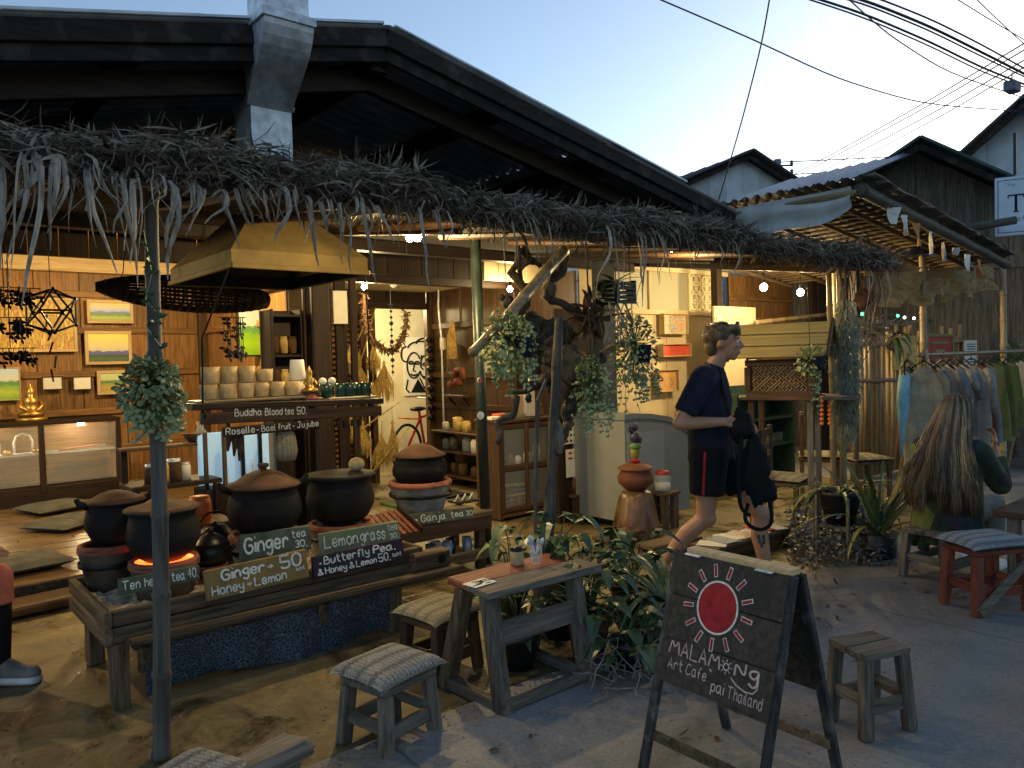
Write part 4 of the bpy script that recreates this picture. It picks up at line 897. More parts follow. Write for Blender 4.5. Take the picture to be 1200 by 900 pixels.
pendant('bulb behind the door header lighting the yard wall', (4.75, 6.3, 2.36), 70, 2.5, .04, (1, .80, .42))
pendant('bulb under the cream ceiling by the dark folding door', Pv(427, 336, 3.6), 28, 2.47, .03, WARM)
pendant('bulb in the back corner above the glass-door cupboard', (4.55, 3.2, 2.30), 24, 2.5, .03, WARM)

pendant('bulb tucked up under the thatch before the hood', (1.1, .3, 2.325), 14, 2.4, .025, WARM)
pendant('bulb tucked up under the thatch beside the driftwood', (3.9, .5, 2.35), 16, 2.42, .025, WARM)

# ---------------- left room ----------------
def picture(label, cor, v=6.74, m='art_valley', fr='paleX', fw=.035, plane='v', nm='painting', grp='pictures on the plank walls', dep=.03):
    f = Pv if plane == 'v' else Pu
    ps = [f(x, y, v) for x, y in cor]
    a0 = min(p[0 if plane == 'v' else 1] for p in ps); a1 = max(p[0 if plane == 'v' else 1] for p in ps)
    z0 = (ps[2].z+ps[3].z)/2; z1 = (ps[0].z+ps[1].z)/2; Wd, Hh = a1-a0, z1-z0
    if plane == 'v': t = thing(nm, label, 'picture', ((a0+a1)/2, v, z0), 0, grp)
    else: t = thing(nm, label, 'picture', (v, (a0+a1)/2, z0), -90, grp)
    b_ = B(); b_.box((0, -dep*.3, Hh/2), (Wd-fw*.9, dep*.6, Hh-fw*.9)); part('canvas', b_, m, t)
    if fw > 0:
        for (x, z, w, h) in ((0, fw/2, Wd, fw), (0, Hh-fw/2, Wd, fw), (-Wd/2+fw/2, Hh/2, fw, Hh-2*fw), (Wd/2-fw/2, Hh/2, fw, Hh-2*fw)):
            b_ = B(); b_.box((x, -dep*.5, z), (w, dep, h), ch=.003); part('frame', b_, fr if w > h else fr[:-1]+'Z', t)
    return t
def rect(x0, y0, x1, y1): return ((x0, y0), (x1, y0), (x1, y1), (x0, y1))
picture('large painting of a golden corn field on the left wall', rect(-60, 348, 88, 413), m='art_corn', fw=.03)
picture('painting of a green valley under an orange sky, topmost on the wall', rect(102, 352, 155, 379), m='art_valley')
picture('painting of a dark blue plain under a yellow evening sky', rect(100, 388, 153, 427), m='art_dusk')
picture('green field painting at the left edge of the wall', rect(-30, 431, 23, 470), m='art_field', fw=.012)
picture('left of the two small blank white picture mounts', rect(49, 441, 73, 457), m='paper', fw=.012, fr='brownX')
picture('right of the two small blank white picture mounts', rect(85, 441, 107, 457), m='paper', fw=.012, fr='brownX')
picture('small gold-framed village painting behind the hanging plant', rect(114, 434, 150, 462), m='art_village')
picture('tall narrow green print on the side wall by the corner', rect(206, 366, 213, 396), v=2.43, plane='u', m='art_field', fr='darkY', fw=.02, dep=.02)
picture('small white print high on the side wall near the dark door', rect(226, 371, 233, 391), v=2.43, plane='u', m='paper', fr='darkY', fw=.02, dep=.02)
for i, (x0, y0, x1, y1) in enumerate(((201, 408, 206, 440), (209, 406, 216, 438), (219, 409, 229, 424), (186, 440, 193, 466), (196, 440, 203, 466))):
    picture('small print number '[:11]+['in dark frame lowest left on the side wall', 'beside the green print in a pale frame', 'above the spiky ornament on the side wall', 'with pale mount behind the hanging plant', 'with pale mount right of the hanging plant'][i], rect(x0, y0, x1, y1), v=2.43, plane='u', m=['paper', 'art_poster', 'paper', 'art_village', 'paper'][i], fr='darkY', fw=.015, dep=.02)
picture('brightly lit painting of a lime green meadow seen below the hood', rect(277, 352, 318, 418), v=5.0, m='art_bright', fr='darkX', fw=.02)
# glass display cabinet
cb_ = thing('display_cabinet', 'dark glass-fronted display cabinet lit from within', 'cabinet', (.3, 6.4, FLZ))
CB0, CB1, CV0, CV1, CZ1 = -1.6, 1.30, 6.24, 6.68, .99
def cc(nm, c, d, m='darkX', par=None): p = B(); p.box(c, d, ch=.004); return part(nm, p, m, par or cb_, glob=True)
cc('top', ((CB0+CB1)/2, 6.46, CZ1), (CB1-CB0+.06, .48, .04)); cc('base', ((CB0+CB1)/2, 6.46, FLZ+.09), (CB1-CB0, .44, .18)); cc('back', ((CB0+CB1)/2, 6.67, .6), (CB1-CB0, .015, .8), 'teakX')
cc('shelf', ((CB0+CB1)/2, 6.46, .66), (CB1-CB0-.05, .38, .015), 'glassdim')
for u in (CB0, -.82, -.05, .56, CB1): cc('upright', (u, 6.25, .62), (.055, .05, .74), 'darkZ')
for (u0, u1) in ((CB0, -.82), (-.82, -.05), (-.05, .56), (.56, CB1)): cc('pane', ((u0+u1)/2, 6.245, .65), (u1-u0-.06, .006, .62), 'glass')
b = B(); b.tube([(.93, 6.4, .945), (1.0, 6.4, .945)], .012, 10); part('cabinet_lamp', b, 'bulbwhite', cb_, glob=True); lamp('cabinet_light', (.96, 6.38, .91), 5, (1, .75, .4), .02, cb_)
lamp('cabinet_light', (.1, 6.38, .91), 3.5, (1, .75, .4), .02, cb_)
# ornaments inside
for i, u in enumerate((.12, .42)):
    b = B(); pts = [(-.08, 0, 0), (-.085, 0, .12), (-.06, 0, .19), (0, 0, .215), (.06, 0, .19), (.085, 0, .12), (.08, 0, 0)]; b.tube(pts, .012, 7); b.box((0, .01, .004), (.2, .06, .008))
    single('silver_collar', b, 'zinc', ['left silver arch-shaped ornament in the lit cabinet', 'right silver arch-shaped ornament in the lit cabinet'][i], 'ornament', (u, 6.46, .668), smooth=True, group='silver ornaments')
for i, u in enumerate((.02, .26, .52)):
    b = B(); b.ball((0, 0, .03), .04, 10, 7, 1, 1, .75); single('brass_bowl', b, 'gold', ['brass ball ornament left of the silver arches', 'brass ball ornament between the silver arches', 'brass ball ornament right of the silver arches'][i], 'ornament', (u, 6.38, .668), smooth=True, group='brass ornaments')
for i in range(4):
    b = B(); b.beam((-.2, 0, .012), (.2, rnd.uniform(-.05, .05), .03), .03, .02); single('carved_stick', b, ['redclay', 'brownX', 'bambooX', 'darkX'][i], ['red carved stick on the cabinet shelf', 'brown carved stick on the cabinet shelf', 'tan bamboo flute on the cabinet shelf', 'dark carved stick on the cabinet shelf'][i], 'stick', (.93+.04*i, 6.36+.05*i, .67))
bu = thing('buddha_statue', 'small bronze seated Buddha statue on top of the cabinet', 'statue', (Pv(37, 487, 6.45).x, 6.45, 1.011))
b = B(); b.lathe([(0, 0), (.15, 0), (.15, .03), (.12, .05), (0, .05)], 18, sy=.7); part('base', b, 'gold', bu, smooth=True)
b = B(); b.lathe([(0, .05), (.13, .055), (.13, .09), (.07, .12), (.065, .19), (.085, .235), (.03, .26), (.045, .30), (.042, .335), (.02, .36), (.012, .39), (0, .41)], 18, sy=.8); part('figure', b, 'gold', bu, smooth=True)
for s_ in (-1, 1): b = B(); b.tube([(s_*.08, 0, .23), (s_*.105, -.02, .16), (s_*.04, -.08, .11)], .02, 8); part('arm', b, 'gold', bu, smooth=True)
# floor cushions
def cushion_mesh(w, d, h, seed=0, sag=0):
    b_ = B(); r_ = random.Random(seed)
    def prof(x): return max(0, 1-abs(2*x-1)**3.2)**.5
    def fn(i, j, s_): e = prof(i)*prof(j); pinch = 1-.06*math.sin(math.pi*i)-.0; return Vector(((i-.5)*w*(1-.07*math.sin(math.pi*j)), (j-.5)*d*(1-.07*math.sin(math.pi*i)), h/2+s_*h/2*e*(1+.05*math.sin(i*9+j*7))))
    b_.grid(16, 16, lambda i, j: fn(i, j, 1)); b_.grid(16, 16, lambda i, j: fn(i, j, -1)); return b_
for i, (px, py) in enumerate(((66, 598), (80, 617), (22, 667))):
    c = Pz(px, py, FLZ); single('floor_cushion', cushion_mesh(.62, .55, .09, i), 'feltgrey', ['grey floor cushion farthest back near the cabinet', 'grey floor cushion in the middle of the plank floor', 'grey floor cushion nearest the floor edge'][i], 'cushion', (c.x, c.y, FLZ+.001), [20, 35, 10][i], 'floor cushions', smooth=True)
# woven fish trap hanging
ft = thing('woven_basket', 'long dark woven basket trap hanging before the hood', 'basket', Pv(215, 345, 2.4))
a, e = Pv(112, 336, 2.5), Pv(312, 352, 2.3); n_ = 26
for k in range(n_):
    ph = 2*math.pi*k/n_; b = B(); pts = []
    for i in range(11):
        t = i/10; rr = .16*(math.sin(math.pi*min(1, t*.9+.02))**.6)*1.0; pts.append(a+(e-a)*t+Vector((0, math.cos(ph)*rr, math.sin(ph)*rr*.75)))
    b.tube(pts, .0085, 5); part('strip', b, 'dark'+'X', ft, glob=True)
for i in range(1, 20):
    t = i/20; rr = .163*(math.sin(math.pi*min(1, t*.9+.02))**.6); b = B(); b.tube([a+(e-a)*t+Vector((0, math.cos(p_)*rr, math.sin(p_)*rr*.75)) for p_ in [2*math.pi*k/18 for k in range(19)]], .010, 5, cap=False); part('hoop', b, 'darkY', ft, glob=True)
for t in (.15, .8): b = B(); q = a+(e-a)*t; b.tube([q+Vector((0, 0, .1)), q+Vector((.05, 0, .5))], .004, 5); part('cord', b, 'blackcloth', ft, glob=True)
# geometric stick lamp
gl = thing('wire_globe', 'black geometric globe of sticks hanging at the left', 'ornament', Pv(60, 365, 2.6)); c0 = Pv(60, 365, 2.6); RR = .165
phi = (1+5**.5)/2; V12 = [Vector(x).normalized() for x in ((0, 1, phi), (0, -1, phi), (0, 1, -phi), (0, -1, -phi), (1, phi, 0), (-1, phi, 0), (1, -phi, 0), (-1, -phi, 0), (phi, 0, 1), (-phi, 0, 1), (phi, 0, -1), (-phi, 0, -1))]
for i in range(12):
    for j in range(i):
        if (V12[i]-V12[j]).length < 1.1:
            b = B(); b.tube([c0+V12[i]*RR, c0+V12[j]*RR], .007, 5); part('stick', b, 'blackmetal', gl, glob=True)
            md = ((V12[i]+V12[j])/2).normalized()
for i in range(12): b = B(); b.ball(c0+V12[i]*RR, .014, 8, 6); part('joint', b, 'blackmetal', gl, glob=True)
for k in range(5): b = B(); b.tube([c0+Vector((rnd.uniform(-.03, .03), rnd.uniform(-.03, .03), -.02-.09*k)), c0+Vector((rnd.uniform(-.05, .05), 0, -.1-.09*k))], .006, 5); part('twig', b, 'blackmetal', gl, glob=True)
b = B(); b.tube([c0+Vector((0, 0, RR)), c0+Vector((0, 0, .6))], .003, 5); part('cord', b, 'blackcloth', gl, glob=True)
# paper bird mobiles
def mobile(label, px, py, n, spread, drop, v, grp='paper bird mobiles'):
    c = Pv(px, py, v); t = thing('bird_mobile', label, 'mobile', c, 0, grp)
    b_ = B(); b_.tube([(-spread, 0, 0), (spread, 0, 0)], .003, 5); b_.tube([(0, -spread*.5, 0), (0, spread*.5, 0)], .003, 5); part('cross_stick', b_, 'blackmetal', t)
    b_ = B(); b_.tube([(0, 0, 0), (0, 0, .5)], .003, 5); part('cord', b_, 'blackcloth', t)
    for k in range(n):
        a_ = rnd.uniform(0, 6.28); r_ = spread*rnd.uniform(.3, 1); z = -rnd.uniform(.02, drop); x, y = r_*math.cos(a_), r_*math.sin(a_)
        q = B(); q.tube([(x, y, 0), (x, y, z)], .002, 4); q.leaf((x, y, z), (1, .3, .5), (0, -1, .6), .034, .03, .3, 2); q.leaf((x, y, z), (-1, .2, .5), (0, -1, .6), .034, .03, .3, 2); q.leaf((x, y, z), (.2, -.6, -.8), (0, -1, .3), .04, .018, .2, 2)
        part('bird', q, 'blackmetal', t)
mobile('black bird mobile hanging at the top left edge', 10, 337, 40, .17, .12, 2.4)
mobile('second black bird mobile hanging lower at the left edge', 6, 372, 30, .16, .14, 2.5)
mobile('small bird mobile hanging in front of the bright meadow painting', 272, 372, 22, .09, .3, 1.9)
mobile('third drooping bird mobile at the far left edge', 12, 408, 18, .14, .1, 2.5)
# spiky dried ornament by the corner
c = Pu(229, 437, 2.40); b = B()
for k in range(40): d = Vector((-abs(rnd.gauss(.5, .4)), rnd.gauss(0, 1), rnd.gauss(0, 1))); b.leaf(c, d, (0, 0, 1), rnd.uniform(.12, .26), .03, .4, 3, .2, 'blade')
single('dried_wreath', b, 'driedbrown', 'spiky dried-leaf ornament on the side wall', 'ornament', c, glob=True)
# folding door stack and pillar cluster
fd = thing('folding_door', 'dark wooden folding door panels stacked beside the stove', 'door', (2.1, 2.95, 0))
for i in range(7):
    u0 = 1.98+i*.072; p = B(); p.beam((u0, 2.78+.05*(i % 2), .02), (u0+.0, 2.78+.05*(i % 2), 2.42), .06, .035, ch=.006, upv=(0, 1, 0)); part('panel', p, 'darkZ', fd, glob=True)
    p = B(); p.beam((u0+.02, 2.755, 1.0), (u0+.02, 2.755, 1.06), .03, .02); part('hinge', p, 'blackmetal', fd, glob=True)
b = B(); b.box((0, 0, .5), (.12, .02, .28), ch=.003); single('wall_calendar', b, 'paper', 'curled paper sheet pinned by the dark folding door', 'paper', (Pv(397, 350, 2.74).x, 2.72, 1.52), -15)
# glass cupboard with jars beside the door stack
_g0 = Pv(332, 430, 2.9).x-1.725
gc = thing('glass_cupboard', 'narrow dark cupboard with glass jars left of the folding door', 'cupboard', (_g0+1.75, 2.98, 0))
for (c, d, nm, m) in (((_g0+1.73, 3.0, 1.0), (.30, .03, 2.0), 'back', 'darkZ'), ((_g0+1.60, 2.9, 1.0), (.03, .2, 2.0), 'side', 'darkZ'), ((_g0+1.86, 2.9, 1.0), (.03, .2, 2.0), 'side', 'darkZ')):
    p = B(); p.box(c, d, ch=.004); part(nm, p, m, gc, glob=True)
for z in (1.35, 1.62, 1.95): p = B(); p.box((_g0+1.725, 2.9, z), (.24, .18, .02)); part('shelf', p, 'darkX', gc, glob=True)
for z in (1.36, 1.63):
    for k in range(3): b = B(); b.lathe([(0, 0), (.035, 0), (.037, .1), (.03, .12), (.03, .14), (0, .14)], 14); single('spice_jar', b, ['lidclay', 'straw', 'driedbrown'][k], '%s jar on the %s shelf of the dark cupboard' % (['brown', 'yellow', 'dark'][k], 'upper' if z > 1.5 else 'lower'), 'jar', (_g0+1.65+.075*k, 2.88, z+.011), smooth=True, group='jars in the dark cupboard')
# pale fish tank / lit window under the shelf
tk = thing('glass_tank', 'pale blue lit glass tank behind the large middle pot', 'tank', (1.25, 2.2, 0))
A_, E_ = Pv(240, 510, 2.2), Pv(326, 562, 2.2)
p = B(); p.box(((A_.x+E_.x)/2, 2.36, (A_.z+E_.z)/2), (E_.x-A_.x, .02, A_.z-E_.z)); part('lit_panel', p, 'tanklight', tk, glob=True)
for k in range(5): u = A_.x+(E_.x-A_.x)*k/4; p = B(); p.box((u, 2.2, (A_.z+E_.z)/2), (.025, .03, A_.z-E_.z+.04), ch=.003); part('frame', p, 'oldZ' if k < 2 else 'blackmetal', tk, glob=True)
p = B(); p.box(((A_.x+E_.x)/2, 2.21, (A_.z+E_.z)/2), (E_.x-A_.x, .006, A_.z-E_.z)); part('glass_front', p, 'glass', tk, glob=True)
p = B(); p.box(((A_.x+E_.x)/2, 2.28, E_.z/2), (E_.x-A_.x+.05, .25, E_.z-.02), ch=.005); part('stand', p, 'darkX', tk, glob=True)
for k in range(9): u = A_.x+(E_.x-A_.x)*rnd.uniform(.3, .95); p = B(); p.lathe([(.02, 0), (.02, .1), (.01, .13), (.01, .15)], 10, c=(u, 2.29, E_.z+.01)); part('bottle', p, 'glass', tk, glob=True, smooth=True)
# low counter with jars behind the pots (left)
jt = thing('prep_table', 'dark prep table with jars behind the left pots', 'table', (.9, 2.3, 0))
a = Pv(165, 545, 2.3); e = Pv(250, 545, 2.3)
p = B(); p.beam((a.x-.1, 2.3, a.z-.14), (e.x, 2.3, a.z-.14), .35, .03); part('top', p, 'darkX', jt, glob=True)
p = B(); p.beam((a.x-.1, 2.42, a.z+.1), (e.x, 2.42, a.z+.1), .12, .02); part('upper_shelf', p, 'oldX', jt, glob=True)
for u in (a.x-.07, e.x-.03):
    for v in (2.16, 2.44): p = B(); p.beam((u, v, 0), (u, v, a.z-.15 if v < 2.4 else a.z+.09), .04, .04); part('leg', p, 'darkZ', jt, glob=True)
ZT = a.z-.124
for i, (px, m, r, h) in enumerate(((189, 'straw', .055, .13), (203, 'driedbrown', .055, .14), (216, 'papercup', .04, .11), (176, 'lidclay', .04, .12))):
    u = Pv(px, 545, 2.25).x; t = thing('storage_jar', ['glass jar of yellow herbs on the prep table', 'glass jar of dark tea leaves on the prep table', 'short white candle jar on the prep table', 'brown clay jar half hidden by the bamboo post'][i], 'jar', (u, 2.25, ZT), 0, 'jars on the prep table')
    b = B(); b.lathe([(0, 0), (r, 0), (r, h*.85), (r*.8, h*.95), (0, h*.95)], 18); part('contents', b, m, t, smooth=True)
    b = B(); b.lathe([(r*.83, h*.94), (r*.85, h*1.08), (0, h*1.09)], 18); part('lid', b, 'zinc', t, smooth=True)
for i, (px, m) in enumerate(((228, 'lidclay'), (236, 'glassdim'))):
    u = Pv(px, 530, 2.42).x; b = B(); b.lathe([(0, 0), (.05, 0), (.065, .05), (.05, .06), (.02, .1), (.03, .14), (.0, .15)] if i else [(0, 0), (.035, 0), (.08, .06), (.078, .065), (.03, .02), (0, .02)], 18); single('glass_lamp' if i else 'clay_bowl', b, m, ['brown clay bowl on the upper shelf behind the pots', 'clear glass oil lamp on the upper shelf'][i], ['bowl', 'lamp'][i], (u, 2.42, a.z+.111), smooth=True)

# ---------------- doorway zone ----------------
# dried rice sheaves
def sheaf(label, px, py, L, v, m='straw', w=.1, plane='v', uu=0):
    c = Pv(px, py, v) if plane == 'v' else Pu(px, py, uu); b_ = B()
    for k in range(110):
        a_ = rnd.uniform(0, 6.28); r_ = w*math.sqrt(rnd.random()); l_ = L*rnd.uniform(.6, 1.05)
        b_.tube([Vector((0, 0, 0)), Vector((math.cos(a_)*r_*.35, math.sin(a_)*r_*.35, -l_*.35)), Vector((math.cos(a_)*r_, math.sin(a_)*r_*.7, -l_*.75)), Vector((math.cos(a_)*r_*1.0, math.sin(a_)*r_*.7, -l_))], [.004, .004, .006, .002], 4)
    b_.tube([(0, 0, 0), (rnd.uniform(-.02, .02), 0, .18)], .004, 5); b_.lathe([(.018, -.03), (.02, 0), (.014, .02)], 8)
    return single('rice_sheaf', b_, m, label, 'dried sheaf', c, group='dried rice sheaves')
for i, (px, py, L, w) in enumerate(((412, 400, .42, .13), (421, 425, .40, .12), (437, 405, .35, .10), (450, 425, .5, .14), (412, 480, .4, .1), (425, 495, .42, .12), (447, 510, .42, .14), (460, 495, .5, .07), (437, 450, .3, .1))):
    sheaf(['golden rice sheaf topmost left by the shutter', 'golden rice sheaf below the topmost one by the shutter', 'small golden rice sheaf under the dried garland', 'broad golden rice sheaf left of the doorway', 'golden rice sheaf beside the dark green cups', 'golden rice sheaf low on the shutter', 'lowest broad golden rice sheaf left of the doorway', 'thin golden rice sheaf hanging in the doorway', 'golden rice sheaf in the middle of the bunch'][i], px, py, L, 5.3-.05*(i % 3), w=w)
for i, (px0, py0, px1, py1) in enumerate(((405, 470, 440, 360), (418, 400, 432, 365), (402, 520, 470, 470), (430, 560, 480, 500), (405, 420, 425, 455))):
    b = B(); b.tube([Pv(px0, py0, 5.2), Pv((px0+px1)/2+4, (py0+py1)/2-4, 5.15), Pv(px1, py1, 5.2)], [.012, .010, .006], 6); single('bare_branch', b, 'straw', ['pale bare branch rising left of the doorway', 'short pale branch high on the shutter', 'pale branch slanting across the sheaves', 'pale branch low in front of the doorway', 'pale twig behind the green cups'][i], 'branch', Pv(px0, py0, 5.2), glob=True, group='bare branches among the sheaves', smooth=True)
# louvred shutter behind sheaves
sht = thing('louvre_shutter', 'brown louvred shutter left of the doorway', 'shutter', (3.55, 5.44, .1))
p = B(); p.box((3.28, 5.43, 1.15), (.05, .04, 2.0)); part('stile', p, 'brownZ', sht, glob=True); p = B(); p.box((3.96, 5.43, 1.15), (.05, .04, 2.0)); part('stile', p, 'brownZ', sht, glob=True)
for k in range(28): p = B(); p.beam((3.31, 5.43, .2+k*.068), (3.93, 5.43, .2+k*.068), .045, .012, ch=.002, roll=35); part('slat', p, 'teakX', sht, glob=True)
# dried garland
gd = thing('dried_garland', 'thick dark garland of dried pods looping above the doorway', 'garland', Pv(450, 405, 4.0))
b = B(); pp = [(427, 345), (427, 368), (430, 385), (436, 398), (446, 407), (456, 411), (466, 406), (473, 394), (476, 380), (476, 366)]
core = [Pv(x, y, 4.0) for x, y in pp]; b.tube(core, .02, 6)
for i in range(len(core)-1):
    for k in range(46):
        c = core[i].lerp(core[i+1], rnd.random()); d = Vector((rnd.gauss(0, 1), rnd.gauss(0, 1), rnd.gauss(0, 1))); b.leaf(c, d, (rnd.gauss(0, 1), 0, 1), rnd.uniform(.04, .085), .022, .5, 3, .3)
part('pods', b, 'driedbrown', gd, glob=True)
b = B(); b.tube([core[0], core[0]+Vector((0, 0, .12))], .004, 5); b.tube([core[-1], core[-1]+Vector((0, 0, .1))], .004, 5); part('cord', b, 'blackcloth', gd, glob=True)
# string of beads and hanging bottle
b = B(); c = Pv(457, 330, 3.9)
b.tube([c, c+Vector((0, 0, -1.0))], .003, 5)
for k in range(12): b.ball(c+Vector((0, 0, -.25-.065*k)), .016 if k % 3 else .024, 8, 6)
single('bead_string', b, 'blackmetal', 'string of dark beads hanging over the doorway', 'beads', c, glob=True)
b = B(); b.lathe([(0, -.07), (.035, -.05), (.045, 0), (.03, .05), (.012, .06), (.012, .09)], 14); single('hanging_globe', b, 'glass', 'small clear glass globe hanging from the cream ceiling', 'ornament', Pv(461, 330, 3.7), smooth=True)
# line-drawn poster on the yard wall
ps = thing('face_poster', 'pale poster with bold black line faces seen through the doorway', 'poster', Pv(490, 430, 7.38))
A_, E_ = Pv(472, 395, 7.4), Pv(510, 462, 7.4)
p = B(); p.box(((A_.x+E_.x)/2+.05, 7.41, (A_.z+E_.z)/2), (E_.x-A_.x+.1, .012, A_.z-E_.z), ch=.003); part('sheet', p, 'paper', ps, glob=True)
def pl(pts, r=.013): 
    b_ = B(); b_.tube([Pv(x, y, 7.395) for x, y in pts], r, 5); part('line', b_, 'blackcloth', ps, glob=True)
def arc(cx, cy, rx, ry, a0, a1, n=14): return [(cx+rx*math.cos(R(a0+(a1-a0)*k/n)), cy+ry*math.sin(R(a0+(a1-a0)*k/n))) for k in range(n+1)]
for q in (arc(485, 428, 8, 15, 30, 330), arc(499, 430, 7, 14, -150, 160), arc(494, 408, 16, 8, 180, 350), arc(500, 402, 12, 6, 170, 340), arc(482, 425, 2.5, 1.5, 0, 360), arc(489, 425, 2.5, 1.5, 0, 360), arc(498, 427, 2.5, 1.6, 0, 360), [(486, 426), (484, 434), (487, 435)], arc(485, 438, 3.5, 1.6, 0, 180), arc(498, 440, 3, 1.5, 0, 180), [(478, 445), (476, 456), (480, 460)], [(492, 443), (498, 455), (506, 460)], arc(476, 415, 6, 9, 90, 270), [(494, 416), (493, 430), (496, 433)], arc(506, 415, 6, 9, 150, 300)): pl(q)
p = B(); tri = [Pv(482, 460, 7.395), Pv(490, 444, 7.395), Pv(500, 460, 7.395)]; p.add([t_+Vector((0, k*.01, 0)) for k in (0, 1) for t_ in tri], [(0, 1, 2), (3, 5, 4), (0, 3, 4, 1), (1, 4, 5, 2), (2, 5, 3, 0)]); part('collar', p, 'blackcloth', ps, glob=True)
# bicycle
bk = thing('bicycle', 'parked bicycle with dark red frame standing in the doorway', 'bicycle', Pz(490, 560)); bc = Pz(478, 556)
def bkp(x, z): return Vector((bc.x+x*.93, bc.y+x*.36, z))
for x in (0, 1.02):
    b = B(); b.tube([bkp(x+.33*math.cos(t), .35+.33*math.sin(t)) for t in [2*math.pi*k/28 for k in range(29)]], .02, 7, cap=False); w_ = part('wheel', b, 'blackmetal', bk, glob=True, smooth=True)
    for k in range(10): b = B(); t = 2*math.pi*k/10; b.tube([bkp(x, .35), bkp(x+.32*math.cos(t), .35+.32*math.sin(t))], .003, 4); part('spoke', b, 'zinc', w_, glob=True)
for (p_, q_) in (((0, .35), (.42, .33)), ((.42, .33), (.30, .85)), ((.30, .75), (.82, .82)), ((.42, .33), (.85, .72)), ((0, .35), (.31, .72)), ((1.02, .35), (.82, .86))): b = B(); b.tube([bkp(*p_), bkp(*q_)], .017, 8); part('frame_tube', b, 'redcloth', bk, glob=True, smooth=True)
b = B(); b.ball(bkp(.28, .88), .1, 12, 8, 1.3, .7, .35); part('saddle', b, 'blackmetal', bk, glob=True, smooth=True)
b = B(); b.tube([bkp(.75, 1.02)+Vector((-.2, .2, 0)), bkp(.82, .98), bkp(.75, 1.02)+Vector((.2, -.2, 0))], .012, 8); b.tube([bkp(.82, .84), bkp(.82, .98)], .012, 8); part('handlebar', b, 'zinc', bk, glob=True, smooth=True)
b = B(); b.beam(bkp(-.12, .78), bkp(.25, .74), .1, .02); part('carrier', b, 'orangeplastic', bk, glob=True)
# items on the dark wall right of the doorway
c = Pu(532, 395, 4.97); b = B()
for k in range(90): a_ = rnd.uniform(-1, 1); b.tube([c+Vector((-.02, 0, .25)), c+Vector((-.04, a_*.1, .0)), c+Vector((-.03, a_*.13*rnd.random(), -.28))], [.004, .006, .003], 4)
single('straw_broom', b, 'straw', 'straw broom head hanging on the dark board wall', 'broom', c, glob=True)
c = Pu(519, 403, 4.96); b = B(); b.box(c, (.06, .07, .16), ch=.008); ms = single('meter_box', b, 'paper', 'small electric switch box on the dark wall', 'switch', c, glob=True)
b = B(); b.tube([c+Vector((-.02, 0, .08)), c+Vector((-.02, .05, .5)), c+Vector((-.02, .02, .95))], .012, 6); part('conduit', b, 'zinc', ms, glob=True); b = B(); b.tube([c+Vector((-.02, 0, -.08)), c+Vector((-.02, 0, -1.2))], .012, 6); part('conduit', b, 'zinc', ms, glob=True)
wsf = thing('wall_shelf', 'short dark wall shelf carrying a carved animal', 'shelf', Pu(537, 463, 4.9))
c = Pu(537, 464, 4.9); p = B(); p.box(c, (.16, .42, .03), ch=.004); part('board', p, 'brownY', wsf, glob=True)
for s_ in (-.15, .15): p = B(); p.beam(c+Vector((.06, s_, -.12)), c+Vector((-.04, s_, -.02)), .02, .03); part('bracket', p, 'darkZ', wsf, glob=True)
c = Pu(537, 455, 4.88)+Vector((0, 0, .03)); b = B(); b.ball(c+Vector((0, 0, .05)), .07, 14, 9, .8, 1.4, .9); b.tube([c+Vector((0, .08, .06)), c+Vector((0, .02, .2)), c+Vector((0, -.1, .2)), c+Vector((0, -.13, .08))], [.05, .04, .04, .03], 10); b.ball(c+Vector((0, .16, .02)), .045, 10, 7); single('carved_animal', b, 'redclay', 'curved reddish wood carving on the wall shelf', 'carving', c, smooth=True, glob=True)
c = Pu(537, 494, 4.93); b = B(); b.box(c, (.04, .2, .1), ch=.01); single('carved_plaque', b, 'gold', 'small carved tan plaque on the dark wall rail', 'plaque', c, glob=True)
# carved notched posts by door
b = B()
for k in range(9): b.lathe([(.012, k*.13), (.05, k*.13+.02), (.05, k*.13+.06), (.012, k*.13+.08)], 10)
single('bobbin_string', b, 'blackmetal', 'string of dark wooden bobbins by the door jamb', 'ornament', (4.93, 5.36, .75), smooth=True)
# water bottle on floor
wb = thing('water_jug', 'large clear plastic water jug near the doorway', 'jug', Pz(510, 572))
b = B(); b.lathe([(0, 0), (.13, 0), (.135, .02), (.13, .1), (.137, .12), (.13, .2), (.137, .22), (.13, .34), (.09, .40), (.03, .43), (.03, .46)], 22); part('body', b, 'glassdim', wb, smooth=True)
b = B(); b.lathe([(.034, .45), (.034, .49), (0, .49)], 14); part('cap', b, 'patchteal', wb, smooth=True)
# ---------------- driftwood group and hanging plants ----------------
def lump(c, r, sx, sy, sz, seed, rough=.25, n=44, m=28):
    rr = random.Random(seed); ks = [(Vector((rr.gauss(0, 1), rr.gauss(0, 1), rr.gauss(0, 1))).normalized()*(rr.uniform(2, 6) if _ < 9 else rr.uniform(8, 19)), rr.uniform(0, 6.28), rr.uniform(.3, 1) if _ < 9 else rr.uniform(.15, .4)) for _ in range(22)]
    b_ = B(); c = Vector(c); vs = []; fs = []
    for i in range(m+1):
        ph = math.pi*i/m
        for j in range(n):
            a = 2*math.pi*j/n; d = Vector((math.sin(ph)*math.cos(a), math.sin(ph)*math.sin(a), math.cos(ph))); k = 1+rough*sum(w*math.sin(q.dot(d)+f) for q, f, w in ks)/4
            vs.append(c+Vector((d.x*sx, d.y*sy, d.z*sz))*r*k)
    for i in range(m):
        for j in range(n): fs.append((i*n+j, i*n+(j+1) % n, (i+1)*n+(j+1) % n, (i+1)*n+j))
    return b_.add(vs, fs)
